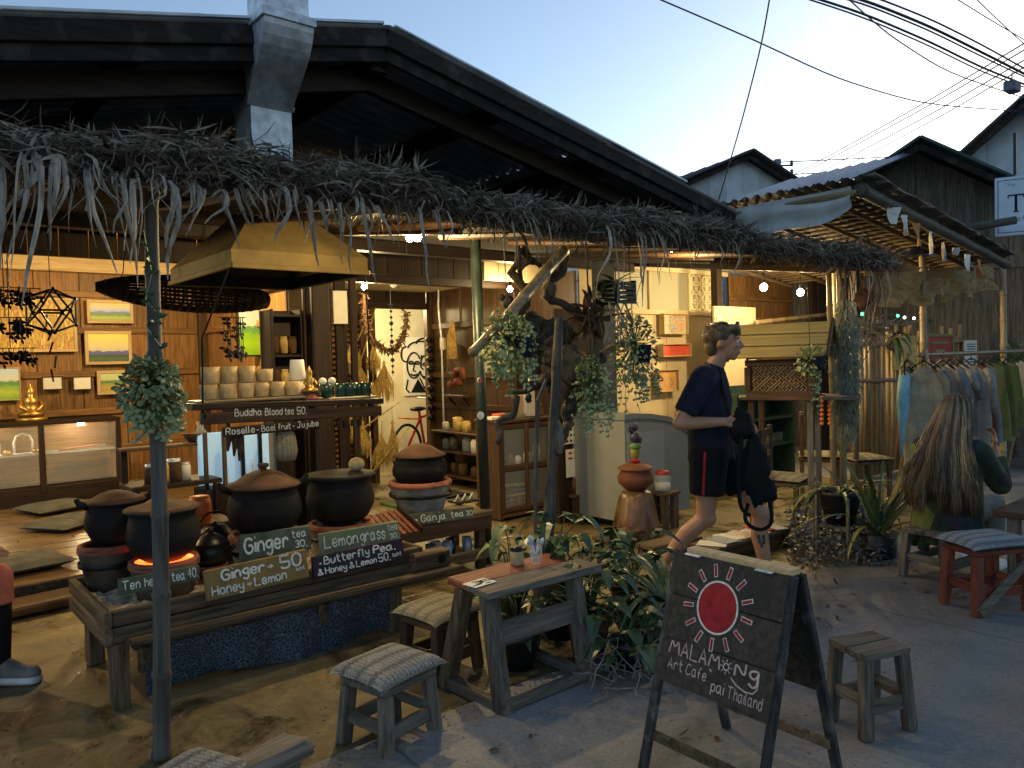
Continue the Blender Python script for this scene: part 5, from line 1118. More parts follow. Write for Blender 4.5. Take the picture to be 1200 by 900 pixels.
def wiggly(b_, p, q, r0, r1, amp=.03, n=10, seed=0, sides=8):
    rr = random.Random(seed); p, q = Vector(p), Vector(q); f = [rr.uniform(0, 6.28) for _ in range(6)]
    pts = [p+(q-p)*(i/n)+Vector((math.sin(i*.9+f[0])+.5*math.sin(i*2.1+f[1]), math.sin(i*.8+f[2]), .6*math.sin(i*1.1+f[3])))*amp*math.sin(math.pi*i/n) for i in range(n+1)]
    b_.tube(pts, [(r0+(r1-r0)*i/n)*(1+.18*math.sin(i*1.9+f[4])+rr.uniform(-.12, .12)) for i in range(n+1)], sides); return b_
dw = thing('driftwood_root', 'dark gnarled driftwood root hanging beside the leaning stick', 'driftwood', Pv(645, 420, .35))
part('burl', lump(Pv(645, 405, .4), .22, 1.05, .7, .85, 3, .5), 'bark', dw, smooth=True, glob=True)
part('burl', lump(Pv(662, 432, .3), .17, .9, .6, 1.0, 5, .5), 'bark', dw, smooth=True, glob=True)
part('burl', lump(Pv(615, 385, .4), .15, 1.0, .6, .7, 9, .6), 'bark', dw, smooth=True, glob=True)
part('hanging_root', lump(Pv(672, 460, .3), .09, .55, .5, 1.5, 12, .5), 'bark', dw, smooth=True, glob=True)
for i, (x0, y0, x1, y1, r0, r1) in enumerate(((612, 372, 606, 288, .035, .018), (618, 348, 612, 290, .02, .015), (612, 290, 640, 325, .022, .012), (655, 440, 618, 452, .04, .018), (690, 430, 730, 400, .04, .02), (668, 470, 660, 520, .04, .02), (605, 465, 582, 520, .025, .018), (640, 352, 662, 298, .05, .035), (600, 360, 588, 348, .04, .02), (645, 350, 690, 372, .03, .02), (620, 470, 615, 440, .02, .015), (640, 448, 600, 460, .03, .012))):
    b = B(); wiggly(b, Pv(x0, y0, .32), Pv(x1, y1, .30), r0, r1, .03, seed=i); part('branch', b, 'bark', dw, smooth=True, glob=True)
b = B(); b.tube([Pv(640, 352, .35), Pv(641, 288, .4)], .004, 5); b.tube([Pv(690, 380, .35), Pv(688, 288, .4)], .004, 5); part('wire', b, 'blackmetal', dw, glob=True)
b = B(); bamboo(b, Pv(554, 414, -.02), Pv(661, 294, .12), .026, .036, 3); single('bamboo_pole_slanting', b, 'bambooX', 'thick tan bamboo pole slanting up to the thatch edge', 'pole', Pv(554, 414, -.02), smooth=True, glob=True).name = 'slanted_bamboo'
sk = thing('leaning_stick', 'tall grey stick leaning behind the narrow table with driftwood hooks', 'stick', (2.0, -.05, 0))
b = B(); wiggly(b, (1.99, -.06, 0), Pv(655, 372, .05), .034, .026, .012, 14, 3, 10); part('stem', b, 'bamboogreyZ', sk, smooth=True, glob=True)
part('driftwood_hook', lump(Pv(655, 515, -.02), .075, .45, .4, 1.3, 21, .4, 16, 12), 'greyZ', sk, smooth=True, glob=True)
b = B(); b.tube([Pv(640, 445, .0), Pv(630, 470, -.03), Pv(628, 540, -.04), Pv(627, 655, -.05)], [.01, .012, .012, .008], 7); part('thin_vine', b, 'greyZ', sk, glob=True)
# dried palm flower on the root
df = B(); c = Pv(690, 372, .12)
for k in range(70):
    d = Vector((rnd.gauss(0, 1), -abs(rnd.gauss(.5, .5)), rnd.gauss(-.1, .9))); df.leaf(c+Vector((rnd.gauss(0, .04), 0, rnd.gauss(0, .03))), d, (rnd.gauss(0, .4), -1, .3), rnd.uniform(.07, .2), rnd.uniform(.018, .04), rnd.gauss(.8, .6), 6, .35, 'oval', rnd.gauss(0, .6))
single('dried_palm_rosette', df, 'driedbrown', 'large grey dried leaf rosette hanging under the awning', 'dried leaves', c, glob=True)
df = B(); c = Pv(655, 465, .1)
for k in range(3): df.ball(c+Vector((.03*k-.02, .01*k, .02*k)), .045, 12, 8, .8, .6, 1.1)
single('dried_gourds', df, 'driedbrown', 'small cluster of brown dried gourds on the driftwood', 'gourds', c, smooth=True, glob=True)

def trailing_plant(label, px, py, v, rw, rh, potm='potnavy', n=420, m='leafgreypale', trail=6, tl=.2, ls=.03, pot_dx=0, cord=True, nopot=False):
    c = Pv(px, py, v); t = thing('trailing_plant', label, 'hanging plant', c, 0, 'hanging trailing plants')
    if not nopot:
        b_ = B(); b_.lathe([(0, -.06), (.045, -.06), (.058, .045), (.062, .05), (.055, .05), (0, .035)], 20, c=(pot_dx, -rw*.45, -.02)); part('pot', b_, potm, t, smooth=True)
    b_ = B(); q = B()
    for k in range(n):
        d = Vector((rnd.gauss(0, 1), rnd.gauss(0, 1), rnd.gauss(0, 1))).normalized(); rr = rnd.uniform(.5, 1.0)**.6*(1+.12*math.sin(d.x*5+d.z*4))
        p_ = Vector((d.x*rw*rr, d.y*rw*rr, d.z*rh*rr))
        if not nopot and p_.y < -rw*.3 and abs(p_.x-pot_dx) < .05 and -.08 < p_.z < .03 and rnd.random() < .8: continue
        b_.leaf(p_, d+Vector((rnd.gauss(0, .5), rnd.gauss(0, .5), rnd.gauss(-.3, .5))), d+Vector((rnd.gauss(0, .4), rnd.gauss(0, .4), .5)), ls*rnd.uniform(.6, 1.2), ls*.75*rnd.uniform(.6, 1.1), rnd.gauss(.3, .4), 3, .12, 'oval')
        if k % 5 == 0: q.tube([(0, 0, rh*.2), p_*.6, p_], .0022, 4)
    for k in range(trail):
        x, y = rnd.uniform(-rw, rw)*.9, rnd.uniform(-rw, rw)*.5-.05; z0 = -rh*.6; L = tl*rnd.uniform(.5, 1.3); pts = [Vector((x+.02*math.sin(i*1.3+k), y, z0-L*i/6)) for i in range(7)]
        q.tube(pts, .002, 4)
        for p_ in pts[1:]:
            for s_ in (-1, 1): b_.leaf(p_, (s_, rnd.gauss(0, .5), rnd.gauss(-.2, .3)), (0, -1, .5), ls*.8, ls*.6, .2, 3)
    part('foliage', b_, m, t); part('stems', q, 'leafgreen', t)
    if cord: b_ = B(); b_.tube([(0, 0, 0), (0, .03, max(.1, 2.26-c.z))], .003, 5); part('cord', b_, 'blackmetal', t)
    return t
trailing_plant('round pale-leaved plant tied to the left bamboo post', 178, 457, -.06, .115, .125, n=760, nopot=True, cord=False, m='leafgreypale', trail=9, tl=.09)
tq = thing('climbing_vine', 'thin leafy vine climbing the left bamboo post above the plant', 'vine', Pv(175, 400, -.05))
b = B(); q = B(); pts = [Pv(x, y, -.055) for x, y in ((178, 430), (190, 408), (172, 385), (188, 372), (170, 350), (178, 320), (174, 300), (168, 270))]; q.tube(pts, .002, 4)
for i in range(len(pts)-1):
    for k in range(5): p_ = pts[i].lerp(pts[i+1], rnd.random()); b.leaf(p_, (rnd.gauss(0, 1), -.4, rnd.gauss(0, .5)), (0, -1, .5), .028, .02, .2, 3)
part('leaves', b, 'leafgreen', tq, glob=True); part('stem', q, 'leafgreen', tq, glob=True)
trailing_plant('bushy pale plant in a dark pot hanging on the slanted bamboo', 597, 402, -.02, .155, .17, n=760, m='leafpale', trail=9, tl=.14, pot_dx=.05)
trailing_plant('thin trailing plant hanging lower between two bushy ones', 694, 450, 0, .115, .16, n=360, m='leafpale', trail=11, tl=.18, nopot=True)
trailing_plant('long trailing plant in a dark pot left of the walking man', 743, 410, 0, .15, .24, n=640, m='leafgreypale', trail=12, tl=.2)
ob = thing('orchid_basket', 'black slatted orchid basket hanging under the thatch edge', 'plant basket', Pv(722, 355, .05)); c = Pv(722, 355, .05)
for z in range(5):
    for s_ in (-1, 1):
        p = B(); p.box((0, s_*.08, z*.028), (.18, .018, .018)); part('slat', p, 'blackmetal', ob); p = B(); p.box((s_*.08, 0, z*.028+.014), (.018, .18, .018)); part('slat', p, 'blackmetal', ob)
for k in range(16): p = B(); a_ = rnd.uniform(0, 6.28); p.leaf((0, 0, .12), (math.cos(a_), math.sin(a_), rnd.uniform(-.2, .9)), (0, 0, 1), rnd.uniform(.14, .26), .035, rnd.uniform(.5, 1.4), 6, .15, 'blade'); part('leaf', p, 'leafgreen', ob)
for k in range(14): p = B(); x = rnd.uniform(-.08, .08); p.tube([(x, rnd.uniform(-.08, .08), 0), (x+rnd.gauss(0, .04), -.05, -.12), (x+rnd.gauss(0, .08), -.05, -rnd.uniform(.15, .3))], .004, 5); part('root', p, 'driedleaf', ob)
p = B(); p.tube([(0, 0, .1), (0, 0, .22)], .003, 5); part('wire', p, 'blackmetal', ob)

# ---------------- stools and narrow table ----------------
def stool(label, at, rot, w, d, h, m, cush=None, splay=.02, group='low wooden stools', lw=.055, brace=False, ch=.07):
    t = thing('low_stool', label, 'stool', at, rot, group)
    if not cush:
        n = 2
        for k in range(n): b_ = B(); b_.box((0, -d/2+(k+.5)*d/n, h-.016), (w, d/n-.003, .032), ch=.005, jit=.003); part('seat_board', b_, m+'X', t)
    else:
        b_ = B(); b_.box((0, 0, h-.015), (w, d, .03), ch=.005); part('seat', b_, m+'X', t)
        c_ = cushion_mesh(w*1.28, d*1.28, ch)
        for q in c_.v: q.z += h-.004-.03*max(0, abs(q.x)/(w*.64)-.75)-.03*max(0, abs(q.y)/(d*.64)-.75)
        part('cushion', c_, cush, t, smooth=True)
    for sx in (-1, 1):
        for sy in (-1, 1): b_ = B(); b_.beam((sx*(w/2-lw/2+splay), sy*(d/2-lw/2+splay), 0), (sx*(w/2-lw/2), sy*(d/2-lw/2), h-.032), lw, lw*.8, ch=.005, jit=.003, upv=(0, 1, 0)); part('leg', b_, m+'Z', t)
    for sy in (-1, 1): b_ = B(); b_.beam((-w/2, sy*(d/2-lw/2+splay*.5), h*.34), (w/2, sy*(d/2-lw/2+splay*.5), h*.34), .022, .06, ch=.004, jit=.003); part('stretcher', b_, m+'X', t)
    for sx in (-1, 1): b_ = B(); b_.beam((sx*(w/2-lw/2+splay*.5), -d/2, h*.42), (sx*(w/2-lw/2+splay*.5), d/2, h*.42), .022, .05, ch=.004, jit=.003); part('stretcher', b_, m+'Y', t)
    if brace: b_ = B(); b_.beam((-w/2+.0, -d/2-.02, .03), (w/2-.03, -d/2-.02, h-.06), .02, .05, ch=.003); part('brace', b_, 'greyX', t)
    return t
stool('stool with a grey patterned cushion in front of the narrow table', (.76, -.47, 0), 12, .29, .27, .275, 'grey', 'weavegrey')
stool('stool with a beige patterned cushion half behind the narrow table', (1.32, -.03, 0), 8, .29, .27, .28, 'brown', 'weavebeige')
stool('patterned cushion stool cut off by the bottom edge of the photo', Pz(222, 922, .30)-Vector((0, 0, .30)), 25, .29, .27, .275, 'grey', 'weavegrey')
b = B(); b.box((0, 0, 0), (.30, .14, .06), ch=.015, jit=.012); lg = single('split_log', b, 'greyX', 'weathered split log end at the bottom edge beside the cushion', 'log', Pz(305, 893, .30), 12)
for s_ in (-.1, .1): b = B(); b.beam((s_, 0, -.30), (s_, 0, -.03), .06, .06); part('leg', b, 'greyZ', lg)
stool('bare weathered wooden stool standing right of the sign', (2.235, -1.76, .022), -20, .235, .20, .34, 'grey', None, .02, lw=.05)
stool('reddish stool with a blue-grey woven cushion at the right', (4.12, -1.56, .022), -28, .36, .26, .37, 'red', 'weaveblue', brace=True, ch=.075)
stool('dark low stool under the seated woman', (4.66, -1.13, .022), -8, .50, .30, .33, 'grey', None)
nt_ = thing('narrow_table', 'narrow weathered wooden table with splayed legs beside the plants', 'table', (1.5, -.5, 0), 2)
TZ_ = .52
def nb(nm, a, c, w, h, m, **k): p = B(); p.beam(a, c, w, h, ch=.006, jit=.004, **k); part(nm, p, m, nt_, glob=True)
nb('top_plank', (1.19, -.52, TZ_), (1.87, -.55, TZ_), .17, .032, 'greyX'); nb('top_plank', (1.21, -.34, TZ_-.004), (1.84, -.36, TZ_-.004), .175, .03, 'redX')
for u in (1.24, 1.76):
    nb('leg', (u-.02, -.64, 0.02), (u, -.54, TZ_-.02), .06, .075, 'greyZ', upv=(1, 0, 0)); nb('leg', (u-.02, -.22, 0), (u, -.36, TZ_-.02), .06, .075, 'oldZ', upv=(1, 0, 0))
    nb('foot_beam', (u-.02, -.69, .035), (u-.02, -.2, .03), .05, .05, 'greyY')
nb('rail', (1.22, -.575, TZ_-.19), (1.78, -.575, TZ_-.19), .025, .11, 'greyX'); nb('ground_beam', (1.2, -.66, .05), (1.86, -.66, .05), .04, .045, 'greyX')
fl = thing('menu_flyer', 'small black and white printed flyer lying on the narrow table', 'flyer', Pz(562, 683, TZ_+.019), 5)
b = B(); b.box((0, 0, 0), (.13, .09, .002)); part('sheet', b, 'paper', fl)
for k in range(7): b = B(); b.box((rnd.uniform(-.04, .04), -.03+k*.0095, .0018), (rnd.uniform(.03, .07), .006, .001)); part('print', b, 'blackcloth', fl)
jr = thing('spice_jar', 'small glass spice jar with dark lid on the narrow table', 'jar', Pz(606, 661, TZ_+.016))
b = B(); b.lathe([(0, 0), (.033, 0), (.035, .01), (.035, .06), (.028, .07)], 20); part('glass_body', b, 'wovencup', jr, smooth=True); b = B(); b.lathe([(.031, .066), (.032, .085), (0, .087)], 20); part('lid', b, 'blackmetal', jr, smooth=True)
cg = thing('spoon_glass', 'clear glass full of spoons on the narrow table', 'glass', Pz(628, 661, TZ_+.016))
b = B(); b.lathe([(0, .004), (.03, .004), (.036, .1), (.033, .1), (.028, .01)], 20); part('tumbler', b, 'glass', cg, smooth=True)
for k in range(7): a_ = rnd.uniform(0, 6.28); b = B(); p0 = Vector((math.cos(a_)*.015, math.sin(a_)*.015, .01)); p1 = Vector((-math.cos(a_)*.035, -math.sin(a_)*.035, rnd.uniform(.09, .14))); b.tube([p0, p1], .003, 5); b.ball(p1, .012, 8, 6, 1, .5, 1.3); part('spoon', b, 'zinc', cg, smooth=True)

# ---------------- potted plants by the table ----------------
def clay_planter(label, at, r, h, m='redclay'):
    t = thing('potted_plant', label, 'potted plant', at, rnd.uniform(0, 90), 'potted plants beside the table')
    b_ = B(); b_.lathe([(0, 0), (r*.68, 0), (r*.95, h*.8), (r*1.05, h*.84), (r*1.06, h), (r*.95, h), (r*.9, h*.88), (0, h*.86)], 26); pt = part('pot', b_, m, t, smooth=True)
    b_ = B(); b_.lathe([(r*.92, h*.885), (0, h*.9)], 20); part('soil', b_, 'soil', pt)
    return t
def arrow_leaf(t, p, d, L, Wd, m, curl=.9):
    b_ = B(); n = Vector((0, 0, 1)); d = Vector(d).normalized(); side = d.cross(n).normalized()
    b_.leaf(p, d, n, L, Wd, curl, 6, .12, 'heart')
    for s_ in (-1, 1): b_.leaf(Vector(p)+d*L*.12, (-d*.45+side*s_*.9+Vector((0, 0, -.15))), n, L*.42, Wd*.45, .3, 4, .05, 'oval')
    part('leaf', b_, m, t)
def strap_plant(t, c, n, L, Wd, m, ucurl=(.5, 1.8), spread=.9):
    for k in range(n):
        a_ = k*2.4+rnd.uniform(-.3, .3); b_ = B(); e = rnd.uniform(.5, 1.4); b_.leaf(Vector(c)+Vector((math.cos(a_), math.sin(a_), 0))*.02, (math.cos(a_)*spread, math.sin(a_)*spread, e), (-math.cos(a_), -math.sin(a_), 1), L*rnd.uniform(.65, 1.15), Wd*rnd.uniform(.8, 1.2), rnd.uniform(*ucurl), 9, .16, 'blade', rnd.gauss(0, .3)); part('leaf', b_, m if rnd.random() < .85 else 'leafyellow', t)
def arrow_plant(t, c, n, R0, H0, L, m, front=False):
    q = B()
    for k in range(n):
        a_ = k*2.4+rnd.uniform(-.4, .4); 
        if front and math.sin(a_) > .2: a_ = -a_
        rr = R0*rnd.uniform(.35, 1.1); h = H0*rnd.uniform(.25, 1.1); p_ = Vector(c)+Vector((math.cos(a_)*rr, math.sin(a_)*rr, h))
        q.tube([c, Vector(c)+Vector((math.cos(a_)*rr*.4, math.sin(a_)*rr*.4, h*.75)), p_], .0035, 5)
        arrow_leaf(t, p_, (math.cos(a_)+rnd.gauss(0, .3), math.sin(a_)+rnd.gauss(0, .3), rnd.uniform(-.5, .25)), L*rnd.uniform(.7, 1.2), L*.5*rnd.uniform(.8, 1.2), m if rnd.random() < .9 else 'leafbright', rnd.uniform(.5, 1.2))
    part('stalks', q, 'leafgreen', t)
p1_ = clay_planter('clay pot of arrow-leaved plants right behind the narrow table', (1.98, -.42, 0), .12, .24); arrow_plant(p1_, (0, 0, .2), 34, .26, .36, .18, 'leafdark')
p2_ = clay_planter('grey clay pot of long drooping strap leaves beside the sign', (2.32, -.66, .0), .13, .27, 'stovegrey'); strap_plant(p2_, (0, 0, .24), 40, .50, .055, 'leafgreen', (1.0, 2.3))
p3_ = clay_planter('low pot of trailing arrow leaves spilling onto the street', (1.98, -.70, .0), .10, .16, 'potplastic'); arrow_plant(p3_, (0, 0, .13), 22, .24, .2, .17, 'leafdark'); arrow_plant(p3_, (0, -.05, .12), 5, .2, .02, .1, 'leafgreen')
p4_ = clay_planter('pot of upright young leaves behind the spoon glass', (2.05, -.12, .0), .11, .30, 'potplastic'); arrow_plant(p4_, (0, 0, .27), 20, .2, .42, .19, 'leafdark'); strap_plant(p4_, (-.05, 0, .28), 6, .4, .05, 'leafgreen', (.3, 1.0), .5)
p5_ = clay_planter('dim pot of leaves under the narrow table', (1.62, -.28, .0), .11, .18, 'potplastic'); arrow_plant(p5_, (0, 0, .15), 14, .2, .22, .15, 'leafdark')
p6_ = clay_planter('pot of bushy leaves at the back of the plant group', (2.45, -.3, .0), .12, .26, 'potplastic'); arrow_plant(p6_, (0, 0, .22), 30, .26, .34, .18, 'leafdark')
arrow_leaf(p5_, (-.06, -.36, .26), (-.2, -.5, -.9), .26, .19, 'leafdark', .2)
p7_ = clay_planter('pot with one big glossy yellow-green leaf left of the spoon glass', (1.9, .1, 0), .1, .3, 'potplastic'); arrow_plant(p7_, (0, 0, .26), 9, .16, .4, .16, 'leafgreen')
tw = B()
for k in range(70):
    p0 = Vector((1.98+rnd.gauss(0, .14), -.75+rnd.gauss(0, .08), .03)); wiggly(tw, p0, p0+Vector((rnd.gauss(0, .14), rnd.gauss(0, .12), rnd.uniform(.02, .22))), .004, .002, .03, 5, k, 4)
o = single('dry_twigs', tw, 'driedleaf', 'tangle of dry stems and twigs at the foot of the plants', 'twigs', (1.98, -.75, .02), glob=True)

# ---------------- folding sign ----------------
TLp, TRp, BLp, BRp = Pz(795, 648, .80), Pz(928, 672, .80), Pz(773, 795, .335), Pz(897, 855, .335)
e_ = ((TRp-TLp)+(BRp-BLp)); e_.z = 0; e_.normalize(); WS = .475
ct = (TLp+TRp)/2; cbm = (BLp+BRp)/2; nh = Vector((-e_.y, e_.x, 0)); nh = nh if nh.dot(Vector((-.83, -3.21, 0))-Vector((ct.x, ct.y, 0))) > 0 else -nh
fw_ = max(.06, (cbm-ct).dot(nh)); dn = (nh*fw_+Vector((0, 0, -.465))).normalized(); HS = .475
print('FW', fw_)
af = thing('folding_sign', 'black folding street sign with a red sun and white cafe lettering', 'sign', (ct.x, ct.y, .022))
outn = e_.cross(dn); outn = outn if outn.dot(nh) > 0 else -outn
def fp(s_, t_, off=0, side=1):   # s across -.5...5, t metres down along the panel; side -1: back leaf
    p_ = ct+e_*(s_*WS)+dn*t_+outn*off
    if side < 0: d_ = p_-ct; p_ = p_-nh*2*d_.dot(nh)-nh*.05
    return p_
LEG = (.80-.024)/abs(dn.z)
def orient(a, c, w, h): return None
for side in (1, -1):
    m_ = Matrix((e_, -dn, outn)).transposed()
    for k in range(3):
        t0 = HS*(k/3)+.001; t1 = HS*((k+1)/3)-.002; b = B(); b.box((0, 0, 0), (WS-.004, t1-t0, .014), ch=.0025, M=m_)
        c = ct+e_*0+dn*((t0+t1)/2)+outn*.008; b.v = [q+c for q in b.v]
        if side < 0: b.v = [q-nh*2*((q-ct).dot(nh))-nh*.05 for q in b.v]
        part('board', b, 'signblack', af, glob=True)
    for s_ in (-.5, .5):
        b = B(); b.box((0, 0, 0), (.032, LEG, .028), ch=.004, jit=.002, M=m_); c = ct+e_*(s_*WS)+dn*(LEG/2)-outn*.004; b.v = [q+c for q in b.v]
        if side < 0: b.v = [q-nh*2*((q-ct).dot(nh))-nh*.05 for q in b.v]
        part('leg', b, 'blackwoodZ', af, glob=True)
    b = B(); p0, p1 = fp(-.5, LEG*.83, -.015, side), fp(.5, LEG*.83, -.015, side); b.beam(p0, p1, .02, .035, ch=.003); part('cross_bar', b, 'oldX', af, glob=True)
b = B(); b.beam(ct-e_*WS*.42-nh*.025+Vector((0, 0, .008)), ct+e_*WS*.5-nh*.025+Vector((0, 0, .008)), .055, .022, ch=.003); part('top_strip', b, 'paleX', af, glob=True)
for s_ in (-.33, .3): b = B(); b.beam(fp(s_-.07, .004, .018), fp(s_+.07, .004, .018), .02, .006, ch=.002); part('hinge', b, 'zinc', af, glob=True)
def stroke(pts, r, off, m, flat=.3, nm='painted_mark'):
    b_ = B(); P2 = [(x, 0, -y) for x, y in pts]; b_.tube(P2, r, 6); b_.v = [ct+e_*q.x+dn*(-q.z*YS)+outn*(off+q.y*flat) for q in b_.v]; part(nm, b_, m, af, glob=True)
YS = HS/.455; SC = (-.02, .158); SRX = .083
b = B(); n_ = 40
b.add([ct+e_*(SC[0]+SRX*math.cos(2*math.pi*k/n_))+dn*YS*(SC[1]+SRX*1.04*math.sin(2*math.pi*k/n_))+outn*.0165 for k in range(n_)]+[ct+e_*(SC[0]+SRX*math.cos(2*math.pi*k/n_))+dn*YS*(SC[1]+SRX*1.04*math.sin(2*math.pi*k/n_))+outn*.012 for k in range(n_)], [tuple(range(n_))]+[(k, (k+1) % n_, n_+(k+1) % n_, n_+k) for k in range(n_)]); part('sun_disc', b, 'sunred', af, glob=True)
stroke([(SC[0]+SRX*math.cos(2*math.pi*k/n_), SC[1]+SRX*1.04*math.sin(2*math.pi*k/n_)) for k in range(n_+1)], .0038, .0165, 'letter', nm='sun_outline')
for k in range(13):
    a_ = 2*math.pi*(k+.5)/13-math.pi/2; r0, r1 = SRX*1.22, SRX*1.76; q0, q1 = (SC[0]+r0*math.cos(a_), SC[1]+r0*math.sin(a_)), (SC[0]+r1*math.cos(a_), SC[1]+r1*math.sin(a_))
    stroke([q0, q1], .0088, .0155, 'letter', .2, 'sun_ray'); stroke([((q0[0]*.93+q1[0]*.07), (q0[1]*.93+q1[1]*.07)), ((q0[0]*.07+q1[0]*.93), (q0[1]*.07+q1[1]*.93))], .0056, .0168, 'sunred', .3, 'sun_ray')
def sign_text(txt, x, y, h, w, x1, m='lettermauve'):
    b_, wd = text_strokes(txt, h*YS, w, fit=x1-x); b_.v = [ct+e_*(x+q.x)+dn*(y*YS-q.z)+outn*(.0155-q.y) for q in b_.v]; part('lettering', b_, m, af, glob=True)
sign_text('MALAM', -.195, .352, .05, .13, .025)
OC = (.052, .335)
stroke([(OC[0]+.011*math.cos(2*math.pi*k/12), OC[1]+.011*math.sin(2*math.pi*k/12)) for k in range(13)], .0025, .016, 'lettermauve')
stroke([(OC[0]-.0005, OC[1]), (OC[0]+.0005, OC[1])], .0055, .0165, 'sunred')
for k in range(8): a_ = 2*math.pi*k/8; stroke([(OC[0]+.016*math.cos(a_), OC[1]+.016*math.sin(a_)), (OC[0]+.024*math.cos(a_), OC[1]+.024*math.sin(a_))], .0016, .016, 'letter')
sign_text('N', .088, .352, .045, .14, .128); sign_text('g', .145, .352, .05, .14, .178)
stroke([(.181, .345), (.18, .372), (.165, .388), (.135, .39), (.10, .38), (.075, .362)], .0028, .016, 'lettermauve')
sign_text('Art', -.19, .402, .036, .13, -.125); sign_text('Cafe', -.108, .402, .036, .13, -.022); sign_text('`', -.012, .396, .036, .15, -.003)
sign_text('pai', .005, .425, .036, .13, .055); sign_text('Thailand', .072, .428, .038, .12, .205)

# grit, crumbs and fallen leaves on the ground
gr = B()
for k in range(2600):
    if k % 2: u, v = rnd.uniform(-.8, 5.5), -.5+rnd.gauss(0, .07)
    else: u, v = rnd.uniform(-.5, 5), rnd.uniform(-2.2, .55)
    z = .022 if v < -.5 else 0; r_ = rnd.uniform(.0015, .006)*(1.6 if rnd.random() < .05 else 1); gr.ball((u, v, z+r_*.3), r_, 5, 3, 1, rnd.uniform(.6, 1), .6)
o = put('ground_grit', B().add([wld(q) for q in gr.v], gr.f).mesh('ground_grit', False), 'gritmat'); o['kind'] = 'stuff'; o['label'] = 'scattered grit and crumbs on the ground'
fl_ = B()
for k in range(40):
    u, v = rnd.uniform(.9, 4.6), rnd.uniform(-1.6, -.2); a_ = rnd.uniform(0, 6.28); fl_.leaf((u, v, .028 if v < -.48 else .006), (math.cos(a_), math.sin(a_), .02), (0, 0, 1), rnd.uniform(.03, .07), rnd.uniform(.012, .026), rnd.gauss(.0, .5), 4, .2, 'oval')
o = put('leaf_litter', B().add([wld(q) for q in fl_.v], fl_.f).mesh('leaf_litter', False), 'driedbrown'); o['kind'] = 'stuff'; o['label'] = 'small dry leaves scattered on the ground near the plants'
# ---------------- chest freezer, cupboard and corner clutter ----------------
fz = thing('chest_freezer', 'white chest freezer with rounded grey lid behind the terracotta pot', 'freezer', (4.65, 1.65, 0))
prof = [(4.22, .08), (4.22, 1.0), (4.32, 1.0), (4.55, .985), (4.8, .94), (4.98, .87), (5.12, .78), (5.12, .08)]
def prism_v(prof, v0, v1):
    b_ = B(); n = len(prof); b_.add([(u, v0, z) for u, z in prof]+[(u, v1, z) for u, z in prof], [tuple(range(n)), tuple(range(n, 2*n))]+[(i, (i+1) % n, n+(i+1) % n, n+i) for i in range(n)]); return b_
part('body', prism_v(prof, 1.3, 1.95), 'freezerwhite', fz, glob=True)
lid = [(4.2, .985), (4.2, 1.035), (4.34, 1.035), (4.56, 1.02), (4.82, .975), (5.0, .905), (5.14, .81), (5.14, .77), (4.99, .86), (4.81, .93), (4.55, .975), (4.33, .99)]
part('lid', prism_v(lid, 1.28, 1.97), 'freezergrey', fz, glob=True)
for k in range(9): p = B(); p.box((4.30+k*.018, 1.296, .17), (.009, .01, .13)); part('vent_slot', p, 'freezergrey', fz, glob=True)
p = B(); p.box((4.5, 1.297, .56), (.5, .008, .6)); part('front_panel', p, 'freezerpanel', fz, glob=True)
# terracotta jar with painted figurine on polished stump
c = Pz(757, 634); sp_ = thing('polished_stump', 'shiny brown carved tree stump carrying the terracotta pot', 'stump', (c.x, c.y+.1, 0))
b = B(); b.lathe([(0, 0), (.2, 0), (.21, .05), (.17, .2), (.14, .36), (.12, .41), (0, .42)], 22, jit=.07); part('trunk', b, 'stumpwood', sp_, smooth=True)
b = B(); wiggly(b, (.15, -.05, .06), (-.35, -.12, .1), .07, .05, .03, 8, 4, 9); part('root', b, 'stumpwood', sp_, smooth=True)
tp = thing('terracotta_pot', 'round terracotta pot with a lid in front of the freezer', 'pot', (c.x, c.y+.1, .42))
b = B(); b.lathe([(0, 0), (.08, 0), (.145, .06), (.15, .11), (.12, .165), (.13, .18)], 26); part('body', b, 'terracotta', tp, smooth=True); b = B(); b.lathe([(.15, .178), (.15, .19), (.09, .215), (0, .235)], 26); part('lid', b, 'terracotta', tp, smooth=True)
fg = thing('painted_figurine', 'small painted figurine with arms raised standing on the terracotta lid', 'figurine', (c.x, c.y+.1, .655))
for (nm, pr, m) in (('base', [(0, 0), (.045, 0), (.04, .02), (0, .025)], 'redcloth'), ('legs', [(.02, .02), (.035, .05), (.04, .1), (.025, .12)], 'leafyellow'), ('skirt', [(.04, .11), (.055, .13), (.035, .15), (.03, .16)], 'leafbright'), ('torso', [(.025, .15), (.04, .19), (.035, .24), (.015, .26)], 'plumpaint'), ('head', [(.012, .255), (.03, .28), (.03, .31), (0, .335)], 'plumpaint')): b = B(); b.lathe(pr, 14); part(nm, b, m, fg, smooth=True)
b = B(); b.tube([(-.035, 0, .24), (-.06, 0, .28), (-.05, 0, .34)], .012, 7); b.tube([(.035, 0, .23), (.055, -.02, .19), (.03, -.03, .16)], .012, 7); part('arm', b, 'plumpaint', fg, smooth=True)
c2 = Pz(788, 620); gj = thing('candy_jar', 'glass jar with a red lid on a small crate behind the man', 'jar', (c2.x, c2.y+.1, .33))
b = B(); b.lathe([(0, 0), (.07, 0), (.075, .02), (.075, .13), (.055, .15)], 20); part('glass_body', b, 'glassdim', gj, smooth=True); b = B(); b.lathe([(.06, .148), (.062, .18), (0, .184)], 18); part('lid', b, 'redlid', gj, smooth=True); b = B(); b.lathe([(0, .004), (.068, .004), (.068, .07), (0, .075)], 18); part('contents', b, 'paper', gj, smooth=True)
